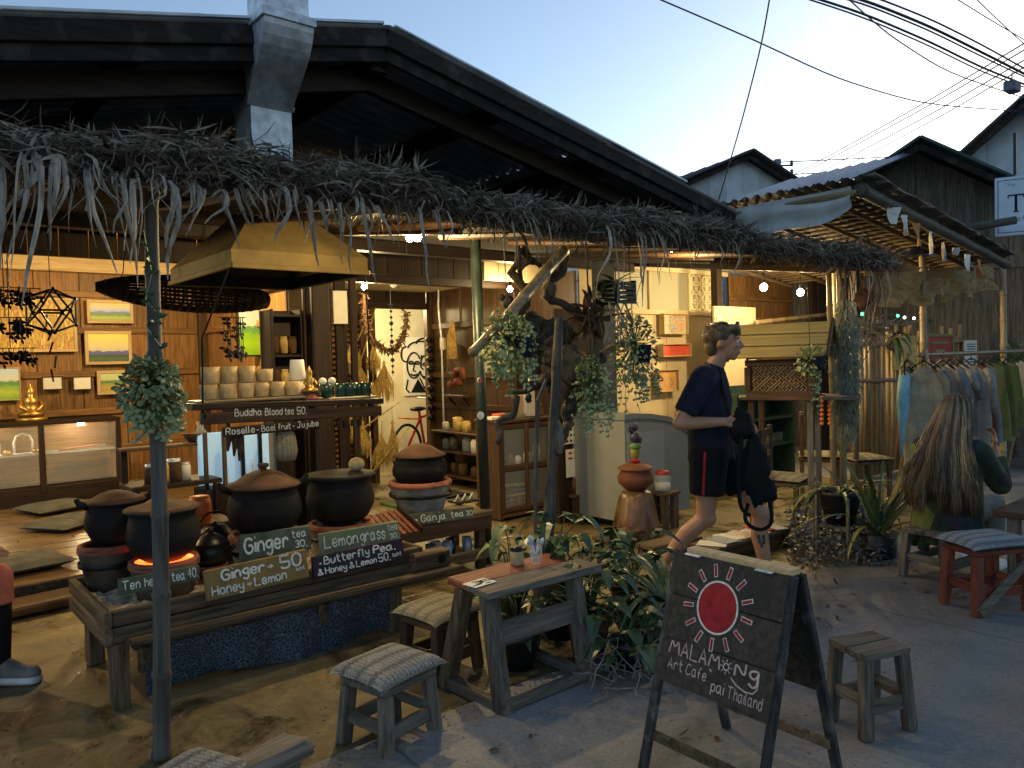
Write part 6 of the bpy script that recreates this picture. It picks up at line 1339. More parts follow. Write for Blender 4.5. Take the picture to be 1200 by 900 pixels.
def crate(label, at, rot, w, d, h, m='old', legs=True, nm='low_bench', cat='bench', grp='rough low benches'):
    t = thing(nm, label, cat, at, rot, grp); n = max(1, int(d/.13))
    for k in range(n): b_ = B(); b_.box((0, -d/2+(k+.5)*d/n, h-.015), (w, d/n-.005, .03), ch=.005, jit=.003); part('top_board', b_, m+'X', t)
    for sx in (-1, 1):
        for sy in (-1, 1): b_ = B(); b_.beam((sx*(w/2-.05), sy*(d/2-.04), 0), (sx*(w/2-.05), sy*(d/2-.04), h-.03), .06, .06, ch=.005); part('leg', b_, m+'Z', t)
    for sy in (-1, 1): b_ = B(); b_.beam((-w/2+.05, sy*(d/2-.04), h*.55), (w/2-.05, sy*(d/2-.04), h*.55), .02, .05); part('rail', b_, m+'X', t)
    return t
crate('small rough crate under the red-lidded jar', (c2.x, c2.y+.1, 0), 0, .24, .22, .33, 'old')
q = Pz(735, 640); crate('low plank bench in front of the polished stump', (q.x+.05, q.y+.02, 0), 0, .7, .18, .12, 'old')
q = Pz(775, 650); crate('second low plank bench nearer the walking man', (q.x+.1, q.y, 0), -5, .55, .2, .10, 'old')
q = Pz(870, 655); crate('low dark bench of magazines behind the walking man', (q.x+.15, q.y+.1, 0), 0, 1.0, .26, .14, 'brown')
for k in range(7): b = B(); b.box((0, 0, 0), (.16, .21, .004+.002*(k % 3)), ch=0); single('magazine', b, ['paper', 'art_poster', 'paper', 'art_mixed', 'paper', 'art_red', 'paper'][k], ['white leaflet at the left of the dark bench', 'dark-covered magazine on the dark bench', 'white leaflet in the middle of the dark bench', 'colourful magazine on the dark bench', 'white leaflet overlapping the colourful magazine', 'red-covered magazine on the dark bench', 'white leaflet at the right end of the dark bench'][k], 'magazine', (q.x-.25+.13*k, q.y+.1+rnd.uniform(-.04, .04), .146+.004*(k % 2)), rnd.uniform(-30, 30), 'magazines on the dark bench')
# grey column and notices
cn = Pv(712, 560, 1.75); b = B(); b.box((cn.x, 1.75, 1.22), (.16, .16, 2.44), ch=.01); single('grey_column', b, 'greypaint', 'blue-grey painted column left of the freezer', 'column', (cn.x, 1.75, 0), glob=True)
b = B(); b.tube([Pv(715, 490, 1.66), Pv(722, 510, 1.64), Pv(720, 540, 1.66), Pv(711, 556, 1.66)], .005, 6); single('loose_wire', b, 'paper', 'loose white wire hanging on the grey column', 'wire', Pv(715, 490, 1.66), glob=True)
nb_ = Pv(683, 560, 1.95); b = B(); b.box((nb_.x, 1.97, 1.0), (.62, .03, 2.0), ch=.006); single('notice_wall', b, 'darkZ', 'dark board wall holding paper notices beside the grey column', 'board', (nb_.x, 1.97, 0), glob=True)
def notice(label, x0, y0, x1, y1, v, m='paper', marks=0, mm='blackcloth'):
    A, E = Pv(x0, y0, v), Pv(x1, y1, v); t = thing('paper_notice', label, 'notice', ((A.x+E.x)/2, v, E.z), 0, 'paper notices'); Wd, Hh = E.x-A.x, A.z-E.z
    b_ = B(); b_.box((0, 0, Hh/2), (Wd, .004, Hh)); part('sheet', b_, m, t)
    for k in range(marks):
        b_ = B(); r_, c_ = divmod(k, 3); b_.box(((c_-1)*Wd*.29, -.003, Hh*(.86-.19*r_)), (Wd*rnd.uniform(.12, .2), .002, Hh*rnd.uniform(.06, .11)), ch=0); part('print', b_, mm if k % 3 else 'redcloth', t)
    return t
notice('white notice printed with rows of small pictures on the dark board', 660, 486, 677, 519, 1.93, marks=15)
notice('dark blue photo poster right of the picture notice', 678, 490, 694, 512, 1.93, 'art_poster')
notice('pale yellow notice with three lines of lettering lower on the board', 663, 527, 687, 556, 1.93, marks=6)
jt2 = crate('small dark table carrying coffee jars below the notices', (Pz(682, 606).x+.02, Pz(682, 606).y, 0), 0, .52, .32, .26, 'brown', nm='jar_table', cat='table', grp='small side tables')
jz = .261; jc = Pz(682, 606)
for k in range(6):
    t = thing('coffee_jar', ['front left glass jar with silver lid on the dark table', 'front middle stack jar with silver lid on the dark table', 'front right glass jar with silver lid on the dark table', 'back left glass jar with silver lid on the dark table', 'back middle glass jar with silver lid on the dark table', 'back right taller jar with silver lid on the dark table'][k], 'jar', (jc.x-.14+.15*(k % 3), jc.y-.07+.15*(k//3), jz), 0, 'coffee jars')
    h = .17 if k < 3 else .24; b = B(); b.lathe([(0, 0), (.055, 0), (.057, h*.85), (.045, h*.93)], 18); part('glass_body', b, ['driedbrown', 'paper', 'driedbrown', 'potclay', 'driedbrown', 'lidclay'][k], t, smooth=True); b = B(); b.lathe([(.05, h*.92), (.05, h*1.05), (0, h*1.06)], 18); part('lid', b, 'zinc', t, smooth=True)
# glass-door cupboard
cu = Pv(612, 575, 2.5); gd2 = thing('glass_door_cupboard', 'small wooden cupboard with glass doors behind the leaning stick', 'cupboard', (cu.x, 2.6, 0)); CW, CH_ = .66, .95
def gb(c, d, nm, m): p = B(); p.box(c, d, ch=.004); part(nm, p, m, gd2)
gb((0, 0, CH_), (CW+.06, .4, .03), 'top', 'brownX'); gb((0, .17, CH_/2), (CW, .02, CH_), 'back', 'brownX'); gb((0, 0, .05), (CW, .36, .04), 'bottom', 'brownX')
for x in (-CW/2, CW/2): gb((x, 0, CH_/2), (.03, .36, CH_-.03), 'side', 'brownZ')
for x in (-.31, 0, .31): gb((x, -.18, .5), (.045, .02, .85), 'stile', 'brownZ')
for z in (.1, .5, .9): gb((0, -.178, z), (CW-.04, .018, .05), 'door_rail', 'brownX')
for x in (-.155, .155):
    for z in (.3, .7): gb((x, -.176, z), (.26, .005, .34), 'pane', 'glass')
for k in range(10): b = B(); r_ = rnd.uniform(.03, .05); h = rnd.uniform(.08, .2); b.lathe([(0, 0), (r_, 0), (r_*1.05, h*.7), (r_*.6, h), (0, h)], 14); single('stored_bottle', b, rnd.choice(['driedbrown', 'straw', 'lidclay', 'paper', 'greencup']), '%s stored bottle on the %s shelf of the glass-door cupboard' % (['first', 'second', 'third', 'fourth', 'fifth'][k % 5], 'upper' if k < 5 else 'lower'), 'bottle', (cu.x-.24+.12*(k % 5), 2.55, .51 if k < 5 else .075), smooth=True, group='bottles in the glass-door cupboard')
p = B(); p.box((0, 0, .5), (CW-.05, .3, .015)); part('shelf', p, 'brownX', gd2)
for k, (m, w, h) in enumerate((('paper', .2, .03), ('art_red', .16, .05), ('weavebeige', .22, .05), ('art_mixed', .14, .22), ('paper', .12, .26), ('driedbrown', .14, .12))): b = B(); b.box((0, 0, h/2), (w, .12 if h < .2 else .02, h), ch=.006); single('shop_parcel', b, m, ['white flat parcel on the glass-door cupboard', 'red box on the glass-door cupboard', 'folded beige cloth on the glass-door cupboard', 'small colourful canvas standing on the cupboard', 'small white canvas standing on the cupboard', 'brown basket box on the glass-door cupboard'][k], 'goods', (cu.x-.27+.11*k, 2.55+.05*(k % 2), CH_+.016), rnd.uniform(-10, 10))
# window shelf clutter on the dark wall, low shelf with jars, folded cloths
ls = thing('low_shelf', 'low open shelf of jars against the dark wall', 'shelf', (4.75, 4.3, 0))
for z in (.12, .42, .66): p = B(); p.box((4.78, 4.3, z), (.36, 1.2, .025), ch=.004); part('board', p, 'brownY', ls, glob=True)
for v in (3.72, 4.88): p = B(); p.box((4.78, v, .34), (.34, .04, .66), ch=.004); part('side', p, 'brownZ', ls, glob=True)
for k in range(14):
    z = (.134, .434, .674)[k % 3]; h = rnd.uniform(.1, .2); r_ = rnd.uniform(.04, .065); b = B(); b.lathe([(0, 0), (r_, 0), (r_, h*.8), (r_*.7, h), (0, h)], 14); single('shelf_jar', b, rnd.choice(['straw', 'glassdim', 'driedbrown', 'orangeplastic', 'lidclay', 'paper', 'bark']), '%s vessel from the doorway on the %s board of the low shelf' % (['first', 'second', 'third', 'fourth', 'fifth'][k//3], ['bottom', 'middle', 'top'][k % 3]), 'jar', (4.7+.03*(k % 2), 4.8-.22*(k//3)-.05*(k % 3), z), smooth=True, group='vessels on the low shelf')
q = Pz(600, 606); 
for k in range(4): single('folded_cloth', cushion_mesh(.42-.03*k, .34, .05, k), ['feltgrey', 'weavebeige', 'feltgrey', 'leafpale'][k], ['lowest grey folded cloth in the pile by the green post', 'beige folded cloth second from the bottom of the pile', 'grey folded cloth third in the pile', 'pale green folded cloth topping the pile'][k], 'cloth', (q.x+.05, q.y+.15, .13+.05*k), rnd.uniform(-8, 8), 'pile of folded cloths', smooth=True)
crate('low dark box under the pile of folded cloths', (q.x+.05, q.y+.15, 0), 0, .5, .36, .128, 'brown')
for i, (px, py) in enumerate(((478, 588), (520, 580))):
    q = Pz(px, py, .02); b = B(); b.box((0, 0, .012), (.5, .34, .024), ch=.004); single('straw_mat', b, 'potclay' if i else 'leafgreen', ['dark green tray on the floor behind the bucket stove', 'dark sandals mat near the bench end'][i], 'mat', (q.x, q.y, .002))
tr = thing('wooden_rack_tray', 'slanted dark slatted tray leaning beside the bucket stove', 'tray', (1.72, 1.12, .44))
for k in range(7): p = B(); p.beam((-.13+.045*k, -.12, .0), (-.13+.045*k, .14, .10), .028, .012, ch=.002); part('slat', p, 'redY', tr)
for s_ in (-.16, .17): p = B(); p.beam((s_, -.14, .01), (s_, .16, .12), .015, .04); part('side', p, 'darkY', tr)
rb = thing('shoe_row', 'dark sandals with pale straps laid on the bench corner', 'sandals', Pv(533, 588, 1.7))
for k in range(3): b = B(); b.tube([(.07*k, 0, .0), (.07*k+.02, -.02, .05), (.07*k+.05, 0, .0)], .008, 6); part('strap', b, 'paper', rb); b = B(); b.box((.07*k+.025, .02, -.008), (.06, .16, .016), ch=.006); part('sole', b, 'potclay', rb)
# pictures in the beige room
for (lab, r_, m) in (('small bright sketch painting high in the beige room', (772, 368, 800, 392), 'art_mixed'), ('long red painting in the beige room', (771, 403, 804, 418), 'art_red'), ('orange and green painting lowest in the beige room', (766, 433, 789, 459), 'art_orange')): picture(lab, rect(*r_), v=2.86, m=m, fr='paleX', fw=.012, grp='pictures in the beige room', dep=.09)
bd = thing('beige_door', 'open beige door with a pinned print in the beige room', 'door', Pv(860, 470, 2.3)); A, E = Pv(836, 362, 2.35), Pv(886, 480, 2.35)
p = B(); p.box(((A.x+E.x)/2, 2.35, 1.06), (E.x-A.x, .035, 2.12), ch=.004); part('leaf', p, 'beige', bd, glob=True)
A2, E2 = Pv(840, 371, 2.32), Pv(878, 398, 2.32); p = B(); p.box(((A2.x+E2.x)/2, 2.325, (A2.z+E2.z)/2), (E2.x-A2.x, .01, A2.z-E2.z)); part('print', p, 'art_mixed', bd, glob=True)
p = B(); p.box((A.x+.12, 2.32, 1.1), (.03, .03, .16)); part('handle', p, 'blackmetal', bd, glob=True)
b = B(); c = Pv(815, 478, 2.6)
for k in range(30): b.leaf(c+Vector((0, 0, -.1)), (rnd.gauss(0, .8), rnd.gauss(0, .3), rnd.uniform(.2, 1)), (0, -1, .2), rnd.uniform(.15, .3), .05, rnd.gauss(.6, .5), 4)
single('dried_bouquet', b, 'driedbrown', 'brown dried bouquet on the table below the orange painting', 'bouquet', c, glob=True)
q = Pv(812, 492, 2.55); crate('pale table against the beige wall', (q.x+.2, 2.6, 0), 0, 1.1, .4, q.z, 'pale', nm='side_table', cat='table', grp='small side tables')
b = B(); bamboo(b, Pv(886, 378, 2.2), Pv(972, 368, 2.2), .03, .028, 5); single('bamboo_rail', b, 'bambooX', 'horizontal bamboo rail behind the little house roof', 'rail', Pv(886, 378, 2.2), smooth=True, glob=True)
# green glass shelf and chairs in the back of the beige room
gs = thing('glass_shelf', 'dim green shelf of glasses behind the little house', 'shelf', Pz(905, 575)); q = Pz(905, 578)
for z in (.5, .8, 1.05): p = B(); p.box((0, .2, z), (1.1, .3, .03)); part('board', p, 'greenpaint', gs)
p = B(); p.box((0, .36, .6), (1.15, .02, 1.15)); part('back', p, 'greenpaint', gs)
for x in (-.56, .56): p = B(); p.box((x, .2, .55), (.03, .3, 1.1)); part('side', p, 'greenpaint', gs)
for k in range(8): p = B(); p.lathe([(.03, 0), (.035, .1), (.032, .1)], 12, c=(-.45+.125*k, .15, .516)); part('drinking_glass', p, 'glass', gs, smooth=True)
def chair(label, at, rot):
    t = thing('wooden_chair', label, 'chair', at, rot, 'chairs in the beige room')
    b_ = B(); b_.box((0, 0, .43), (.42, .42, .03), ch=.005); part('seat', b_, 'oldX', t); part('cushion', (lambda c_: ([setattr(w, 'z', w.z+.44) for w in c_.v], c_)[1])(cushion_mesh(.44, .44, .06)), 'weavebeige', t, smooth=True)
    for sx in (-1, 1):
        for sy in (-1, 1): b_ = B(); b_.beam((sx*.18, sy*.18, 0), (sx*.18, sy*.18, .42 if sy < 0 else .9), .04, .04); part('leg', b_, 'oldZ', t)
    for z in (.6, .72, .84): b_ = B(); b_.beam((-.18, .18, z), (.18, .18, z), .02, .06); part('back_slat', b_, 'oldX', t)
    return t
chair('wooden chair with pale cushion behind the spirit house posts', Pz(918, 622), 10); chair('wooden chair with pale cushion farther back near the hanging moss', Pz(962, 585), 30); chair('wooden chair right of the hanging moss', Pz(1010, 590), 60)

# ---------------- little house on posts ----------------
hq = Pz(922, 628); lh = thing('little_house', 'wooden miniature house with woven front on tall thin posts', 'spirit house', (hq.x, hq.y, 0), -70); LW, LD = .50, .42; Z0, Z1 = 1.17, 1.47
for sx in (-1, 1):
    for sy in (-1, 1): b = B(); b.beam((sx*(LW/2-.02), sy*(LD/2-.02), 0), (sx*(LW/2-.02), sy*(LD/2-.02), Z1), .045, .045, ch=.004); part('post', b, 'greyZ' if sx > 0 else 'brownZ', lh)
b = B(); b.box((0, 0, Z0), (LW+.1, LD+.1, .03), ch=.004); part('floor', b, 'brownX', lh)
for sx in (-1, 1): b = B(); b.box((sx*(LW/2), 0, (Z0+Z1)/2), (.018, LD, Z1-Z0-.03)); part('wall', b, 'darkY', lh)
b = B(); b.box((0, LD/2, (Z0+Z1)/2), (LW, .018, Z1-Z0-.03)); part('wall', b, 'darkX', lh)
for (x, z, w, h) in ((0, Z0+.035, LW+.04, .05), (0, Z1-.01, LW+.04, .05), (-LW/2, (Z0+Z1)/2, .05, Z1-Z0-.09), (LW/2, (Z0+Z1)/2, .05, Z1-Z0-.09)): b = B(); b.box((x, -LD/2-.012, z), (w, .03, h), ch=.004); part('front_frame', b, 'brownX' if w > h else 'brownZ', lh)
wp = B(); wp.box((0, -LD/2, (Z0+Z1)/2), (LW-.04, .006, Z1-Z0-.06)); wpo = part('woven_panel', wp, 'brownX', lh)
for i in range(15):
    for j in range(9):
        x = -.20+i*.0285; z = Z0+.07+j*.0265; a_ = 45 if ((i//1+abs(j-4)) % 4) < 2 else -45
        if i > 7: a_ = 45 if (((14-i)+abs(j-4)) % 4) < 2 else -45
        b = B(); d = Vector((math.cos(R(a_)), 0, math.sin(R(a_))))*.0165; b.beam(Vector((x, -LD/2-.006, z))-d, Vector((x, -LD/2-.006, z))+d, .004, .015, ch=0, upv=(0, 1, 0)); part('weave_strip', b, 'paleX' if a_ > 0 else 'bambooX', wpo)
ZR = 1.80
for s_ in (-1, 1):
    for k in range(3):
        y0, z0 = s_*(.36-.12*k), 1.50+.10*k; b = B(); b.box((0, 0, 0), (LW+.24, .130, .016), ch=.003, M=Matrix.Rotation(s_*-R(40), 3, 'X')); b.v = [w+Vector((0, s_*(.30-.108*k), 1.545+.09*k+.006*k)) for w in b.v]; part('roof_plank', b, 'oldgoldX', lh)
for sx in (-1, 1):
    b = B(); b.add([(sx*LW/2, -.26, 1.49), (sx*LW/2, .26, 1.49), (sx*LW/2, 0, 1.74), (sx*(LW/2-.015), -.26, 1.49), (sx*(LW/2-.015), .26, 1.49), (sx*(LW/2-.015), 0, 1.74)], [(0, 1, 2), (3, 5, 4), (0, 3, 4, 1), (1, 4, 5, 2), (2, 5, 3, 0)]); part('gable', b, 'darkY', lh)
    for s_ in (-1, 1): b = B(); b.beam((sx*(LW/2+.13), s_*.36, 1.49), (sx*(LW/2+.13), 0, 1.80), .02, .05); part('barge_board', b, 'brownY', lh)
b = B(); b.box((LW/2+.16, 0, Z0), (.3, LD, .03), ch=.004); part('side_shelf', b, 'greyX', lh)
trailing_plant('small bright trailing plant hanging on the little house', 950, 422, -.12, .105, .12, n=300, m='leafpale', trail=6, tl=.28, ls=.03)
for i in range(2):
    c = Pv(963+9*i, 480, -.15); b = B()
    for k in range(7): b.ball(c+Vector((0, 0, .1-.035*k)), .016, 8, 6)
    single('marigold_garland', b, 'orangeplastic', ['left orange flower garland beside the hanging moss', 'right orange flower garland beside the hanging moss'][i], 'garland', c, glob=True, group='orange garlands', smooth=True)
# hanging moss
ms_ = thing('hanging_moss', 'long grey-green column of hanging air-plant moss', 'moss', Pv(992, 440, -.1)); b = B(); ct_ = Pv(991, 350, -.1); cb2 = Pv(991, 520, -.1); Lm = ct_.z-cb2.z
for k in range(1500):
    a_ = rnd.uniform(0, 6.28); t = rnd.random()**.8; z = ct_.z-Lm*t*.93; rr = .085*(math.sin(math.pi*min(1, t*.85+.12))**.5)*rnd.uniform(.4, 1.15); p0 = Vector((ct_.x+math.cos(a_)*rr, -.1+math.sin(a_)*rr, z)); L = rnd.uniform(.06, .16)
    b.tube([p0, p0+Vector((math.cos(a_)*.02+rnd.gauss(0, .02), math.sin(a_)*.02+rnd.gauss(0, .02), -L*.5)), p0+Vector((rnd.gauss(0, .03), rnd.gauss(0, .03), -L))], [.003, .003, .0015], 3, cap=False)
part('strands', b, 'moss', ms_, glob=True, kind='stuff'); b = B(); b.tube([ct_+Vector((0, 0, .25)), ct_-Vector((0, 0, Lm*.9))], [.01, .03], 6); part('core', b, 'driedbrown', ms_, glob=True)
# bamboo posts at the awning end, nest of roots
for i, (px, py) in enumerate(((978, 592), (990, 602))): q = Pz(px, py); b = B(); bamboo(b, q, q+Vector((-.06, 0, 2.3)), .032, .028, 6); single('bamboo_post', b, 'bambooZ', ['left thin tan bamboo post behind the hanging moss', 'right thin tan bamboo post behind the hanging moss'][i], 'post', q, smooth=True, glob=True, group='bamboo posts at the awning end')
nr = B(); c = Pv(1022, 385, .1)
for k in range(120): d = Vector((rnd.gauss(0, 1), rnd.gauss(0, .7), rnd.gauss(-.2, .7)))*.13; wiggly(nr, c+d*.3, c+d*1.4, .006, .003, .04, 5, k, 4)
single('dry_root_nest', nr, 'driedleaf', 'tangled nest of dry roots hanging right of the moss', 'roots', c, glob=True)
b = lump(Pv(1012, 350, .05), .085, .9, .8, 1.1, 33, .4); single('coconut_husk', b, 'lidclay', 'brown coconut husk hanging at the end of the awning', 'husk', Pv(1012, 350, .05), smooth=True, glob=True)
# potted strap plants and ground cover on the right
q = Pz(985, 652); ps2 = thing('pot_stand', 'thin wooden stand holding the black plant pot', 'stand', q)
for sx in (-1, 1):
    for sy in (-1, 1): b = B(); b.beam((sx*.12, sy*.12, 0), (sx*.12, sy*.12, .47), .022, .022); part('leg', b, 'greyZ', ps2)
for sy in (-1, 1): b = B(); b.beam((-.13, sy*.12, .22), (.13, sy*.12, .22), .018, .025); part('rail', b, 'greyX', ps2); b = B(); b.beam((sy*.12, -.13, .24), (sy*.12, .13, .24), .018, .025); part('rail', b, 'greyY', ps2)
pp = thing('potted_plant', 'black pot of long narrow leaves on the wooden stand', 'potted plant', q+Vector((0, 0, .25)), 0, 'potted plants at the right')
b = B(); b.lathe([(0, 0), (.10, 0), (.15, .22), (.16, .225), (.155, .25), (.14, .25), (.13, .22), (0, .21)], 24); part('pot', b, 'potplastic', pp, smooth=True); strap_plant(pp, (0, 0, .2), 22, .55, .035, 'leafgreen', (1.0, 2.2), .9)
q2 = Pz(1030, 655); pp = thing('potted_plant', 'tall upright green blade-leaved plant beside the seated woman', 'potted plant', q2, 0, 'potted plants at the right')
b = B(); b.lathe([(0, 0), (.11, 0), (.14, .2), (.13, .2), (0, .18)], 22); part('pot', b, 'potplastic', pp, smooth=True); strap_plant(pp, (0, 0, .15), 18, .85, .055, 'leafgreen', (.2, 1.1), .42); strap_plant(pp, (0, 0, .18), 6, .8, .05, 'leafyellow', (1.6, 2.6), .8)
gcv = B()
for k in range(1500):
    px, py = rnd.uniform(925, 1045), rnd.uniform(618, 668); q = Pz(px, py); zz = abs(rnd.gauss(0, .13))
    gcv.leaf((q.x, q.y, zz+.01), (rnd.gauss(0, 1), rnd.gauss(-.3, 1), rnd.gauss(.1, .5)), (rnd.gauss(0, .4), rnd.gauss(-.4, .4), 1), rnd.uniform(.04, .075), rnd.uniform(.02, .03), rnd.gauss(.4, .3), 3, .15, 'oval')
o = put('ground_cover', B().add([wld(v) for v in gcv.v], gcv.f).mesh('ground_cover', False), 'leafpurple'); o['kind'] = 'stuff'; o['label'] = 'striped dark purple creeping plants on the ground'
# ---------------- neighbouring bamboo shed ----------------
SV = -.15
CT = Pv(1005, 214, SV); CL = Pv(1174, 304, SV); BK = Pu(828, 246, CT.x)
sl = (CT.z-CL.z)/(CL.x-CT.x)
def sz_(u): return CT.z-sl*(u-CT.x)
VB = max(BK.y, 2.4)
sd2 = thing('bamboo_shed', 'neighbouring bamboo shed with a sloping corrugated roof at the right', 'shed', (7.0, 1.0, 0))
rf = B(); bamboo(rf, (CT.x-.02, SV-.03, CT.z-.06), (CL.x+.03, SV-.03, CL.z-.06), .058, .05, 4); rf = part('fascia_pole', rf, 'bamboogreyX', sd2, smooth=True, glob=True)
roof2 = B(); roof2.tube([(CT.x, SV, CT.z-.08), (CT.x, VB, CT.z-.08)], .03, 8); roof2 = part('roof', roof2, 'bambooY', sd2, glob=True)
k = 0; v0 = SV-.1
while v0 < VB:
    s_ = B(); dz = .01*(k % 2)
    s_.grid(30, 3, lambda i, j: Vector((CT.x-.08+(CL.x+.1-CT.x)*j+rnd.uniform(-.01, .01), v0+i*.72, sz_(CT.x-.08+(CL.x+.1-CT.x)*j)+.02+dz+.016*math.sin((v0+i*.72)*2*math.pi/.12))))
    part('corrugated_sheet', s_, 'rustsheet', roof2, smooth=True, glob=True); v0 += .68; k += 1
u = CT.x+.1
while u < CL.x:
    b = B(); b.tube([(u, SV+.03, sz_(u)-.035), (u+.01, (SV+VB)/2, sz_(u)-.03), (u, VB, sz_(u)-.035)], .014, 6); part('batten', b, 'oldY', roof2, glob=True); u += .145
for v in (.15, .55, .95, 1.4, 1.9, 2.4):
    b = B(); b.tube([(CT.x, v, CT.z-.075), (CL.x, v, CL.z-.075)], .024, 7); part('rafter', b, 'oldX', roof2, glob=True)
for i in range(16):      # broken tiles lapping over the fascia
    u = CT.x+(CL.x-CT.x)*(i+.5)/16; b = B(); b.box((u, SV-.06, sz_(u)+.035+rnd.uniform(0, .02)), (.2, .16, .014), ch=.003, jit=.012, M=Matrix.Rotation(math.atan(sl), 3, 'Y')); part('lapped_tile', b, 'rustsheet', roof2, glob=True)
for (px, py, v) in ((1083, 600, .35), (1176, 560, .0), (979, 470, 1.2)):
    q = Pz(px, py) if v == .0 else Pv(px, py, v); zt = sz_(min(max(q.x, CT.x), CL.x))-.06; b = B(); bamboo(b, (q.x, q.y, 0), (q.x, q.y, zt), .04, .035, 7); part('post', b, 'bambooZ', sd2, smooth=True, glob=True)
b = B(); b.grid(24, 6, lambda i, j: Vector((CT.x-.02+.02*math.sin(i*14)+.02*math.sin(j*9+i*5), SV+.05+(VB-SV-.1)*i*.92, CT.z-.02-(.12+.20*math.sin(math.pi*min(1, i*1.1+.1))+.03*math.sin(i*17))*j))); part('plastic_sheet', b, 'plasticsheet', sd2, glob=True, smooth=True)
# crumpled paper valance
A, E = Pv(1035, 345, .3), Pv(1163, 322, .3)
b = B(); b.grid(60, 12, lambda i, j: Vector((A.x+(E.x-A.x)*i, .3+.05*math.sin(i*21+j*3)+.03*math.sin(i*47+j*8)+rnd.uniform(-.012, .012), Pv(1035+128*i, 312+4*(1-i), .3).z-(.30+.04*math.sin(i*26)+.07*(1-i))*j+.02*math.sin(i*33)))); part('valance', b, 'paperbrown', sd2, glob=True, label='crumpled brown paper valance')
# bunting flags on the fascia
bt = thing('bunting', 'row of white and orange cloth flags tied under the bamboo fascia', 'bunting', Pv(1100, 290, SV-.1)); b = B(); b.tube([(CT.x+.3, SV-.085, sz_(CT.x+.3)-.125), (CL.x-.1, SV-.085, sz_(CL.x-.1)-.125)], .004, 5); part('string', b, 'blackmetal', bt, glob=True)
for i, (px, py, hh, m) in enumerate(((1047, 243, 20, 'flagwhite'), (1060, 252, 24, 'flagwhite'), (1075, 262, 27, 'flagorange'), (1090, 272, 26, 'flagwhite'), (1105, 284, 22, 'flaggrey'), (1119, 290, 9, 'flaggrey'), (1133, 298, 20, 'flagwhite'), (1147, 304, 22, 'flagorange'))):
    P0 = Pv(px, py, SV-.1); H_ = P0.z-Pv(px, py+hh, SV-.1).z; w_ = .11; b = B(); tw_ = rnd.gauss(0, .3)
    b.grid(5, 6, lambda a, c: P0+Vector(((a-.5)*w_*(1-c*.65)+.03*c, .02*math.sin(a*5+c*3+i)+tw_*.1*(a-.5), -H_*c*(1-.12*abs(a-.5))))); part('flag', b, m, bt, glob=True, smooth=True)
lc = Pv(1078, 294, .3); b = B(); b.lathe([(.17, -.05), (.165, -.045), (.07, .05), (.03, .07), (0, .075)], 22); sh_ = single('blue_lampshade', b, 'bluelamp', 'dark blue enamel lampshade hanging under the shed roof', 'lampshade', lc, smooth=True)
b = B(); b.tube([(0, 0, .07), (0, 0, max(.12, sz_(lc.x)-lc.z-.05))], .004, 5); part('cord', b, 'blackmetal', sh_)
# bamboo fence with posters
fn_ = thing('bamboo_fence', 'upright bamboo slat fence behind the clothes rack', 'fence', Pv(1065, 480, 1.0)); 
for i in range(26):
    px = 998+i*5.3; q = Pv(px, 440, 1.0); tz_ = Pv(px, 388+rnd.uniform(-8, 8), 1.0).z; b = B(); b.tube([(q.x, 1.0, .05), (q.x+rnd.gauss(0, .02), 1.0, tz_*.5), (q.x, 1.0, tz_)], [.028, .03, .027], 8); part('slat', b, 'bambooZ', fn_, smooth=True, glob=True)
for py in (402, 445): b = B(); b.tube([Pv(996, py+2, .95), Pv(1140, py-2, .95)], .026, 7); part('rail', b, 'bambooX', fn_, glob=True)
def flatpost(nm, label, cat, x0, y0, x1, y1, v, m, frame=None):
    A, E = Pv(x0, y0, v), Pv(x1, y1, v); t = thing(nm, label, cat, ((A.x+E.x)/2, v, E.z)); Wd, Hh = E.x-A.x, A.z-E.z
    b_ = B(); b_.box((0, 0, Hh/2), (Wd, .02, Hh)); part('panel', b_, m, t)
    if frame:
        for (x, z, w, h) in ((0, .02, Wd, .04), (0, Hh-.02, Wd, .04), (-Wd/2+.02, Hh/2, .04, Hh-.08), (Wd/2-.02, Hh/2, .04, Hh-.08)): b_ = B(); b_.box((x, -.012, z), (w, .03, h)); part('frame', b_, frame, t)
    return t, Wd, Hh
t, w_, h_ = flatpost('red_poster', 'red poster in a yellow frame on the bamboo fence', 'poster', 1084, 391, 1116, 428, .9, 'art_redposter', 'oldgoldX')
for (x, z, w, h) in ((0, .72, .6, .10), (0, .42, .35, .22), (.05, .2, .5, .08)): b = B(); b.box((x*w_, -.014, z*h_), (w*w_, .006, h*h_), ch=.003); part('print', b, 'oldgoldX', t)
t, w_, h_ = flatpost('price_card', 'upper white printed card on the bamboo fence', 'card', 1130, 399, 1144, 413, .88, 'paper')
for k in range(3): b = B(); b.box((0, -.012, h_*(.3+.2*k)), (w_*.7, .004, h_*.07)); part('print', b, 'blackcloth', t)
t, w_, h_ = flatpost('price_card', 'lower white printed card on the bamboo fence', 'card', 1130, 417, 1144, 431, .88, 'paper')
for k in range(3): b = B(); b.box((0, -.012, h_*(.3+.2*k)), (w_*.7, .004, h_*.07)); part('print', b, 'blackcloth', t)
flatpost('yellow_board', 'yellow painted board half hidden behind the leaves', 'board', 1046, 394, 1074, 432, .9, 'straw')
for i, (px, py) in enumerate(((1052, 370), (1060, 372), (1071, 373))):
    c = Pv(px, py, 1.6); b = B(); b.ball((0, 0, 0), .02, 8, 6); single('fairy_light', b, 'led' if i == 0 else 'bulbsoft', ['small green light glowing beyond the shed', 'left small white light glowing beyond the shed', 'right small white light glowing beyond the shed'][i], 'light', c, smooth=True, group='small far lights')
c = Pv(1010, 368, 1.6); b = B(); b.ball((0, 0, 0), .022, 8, 6); single('fairy_light', b, 'led', 'green light beside the husk at the awning end', 'light', c, smooth=True, group='small far lights')
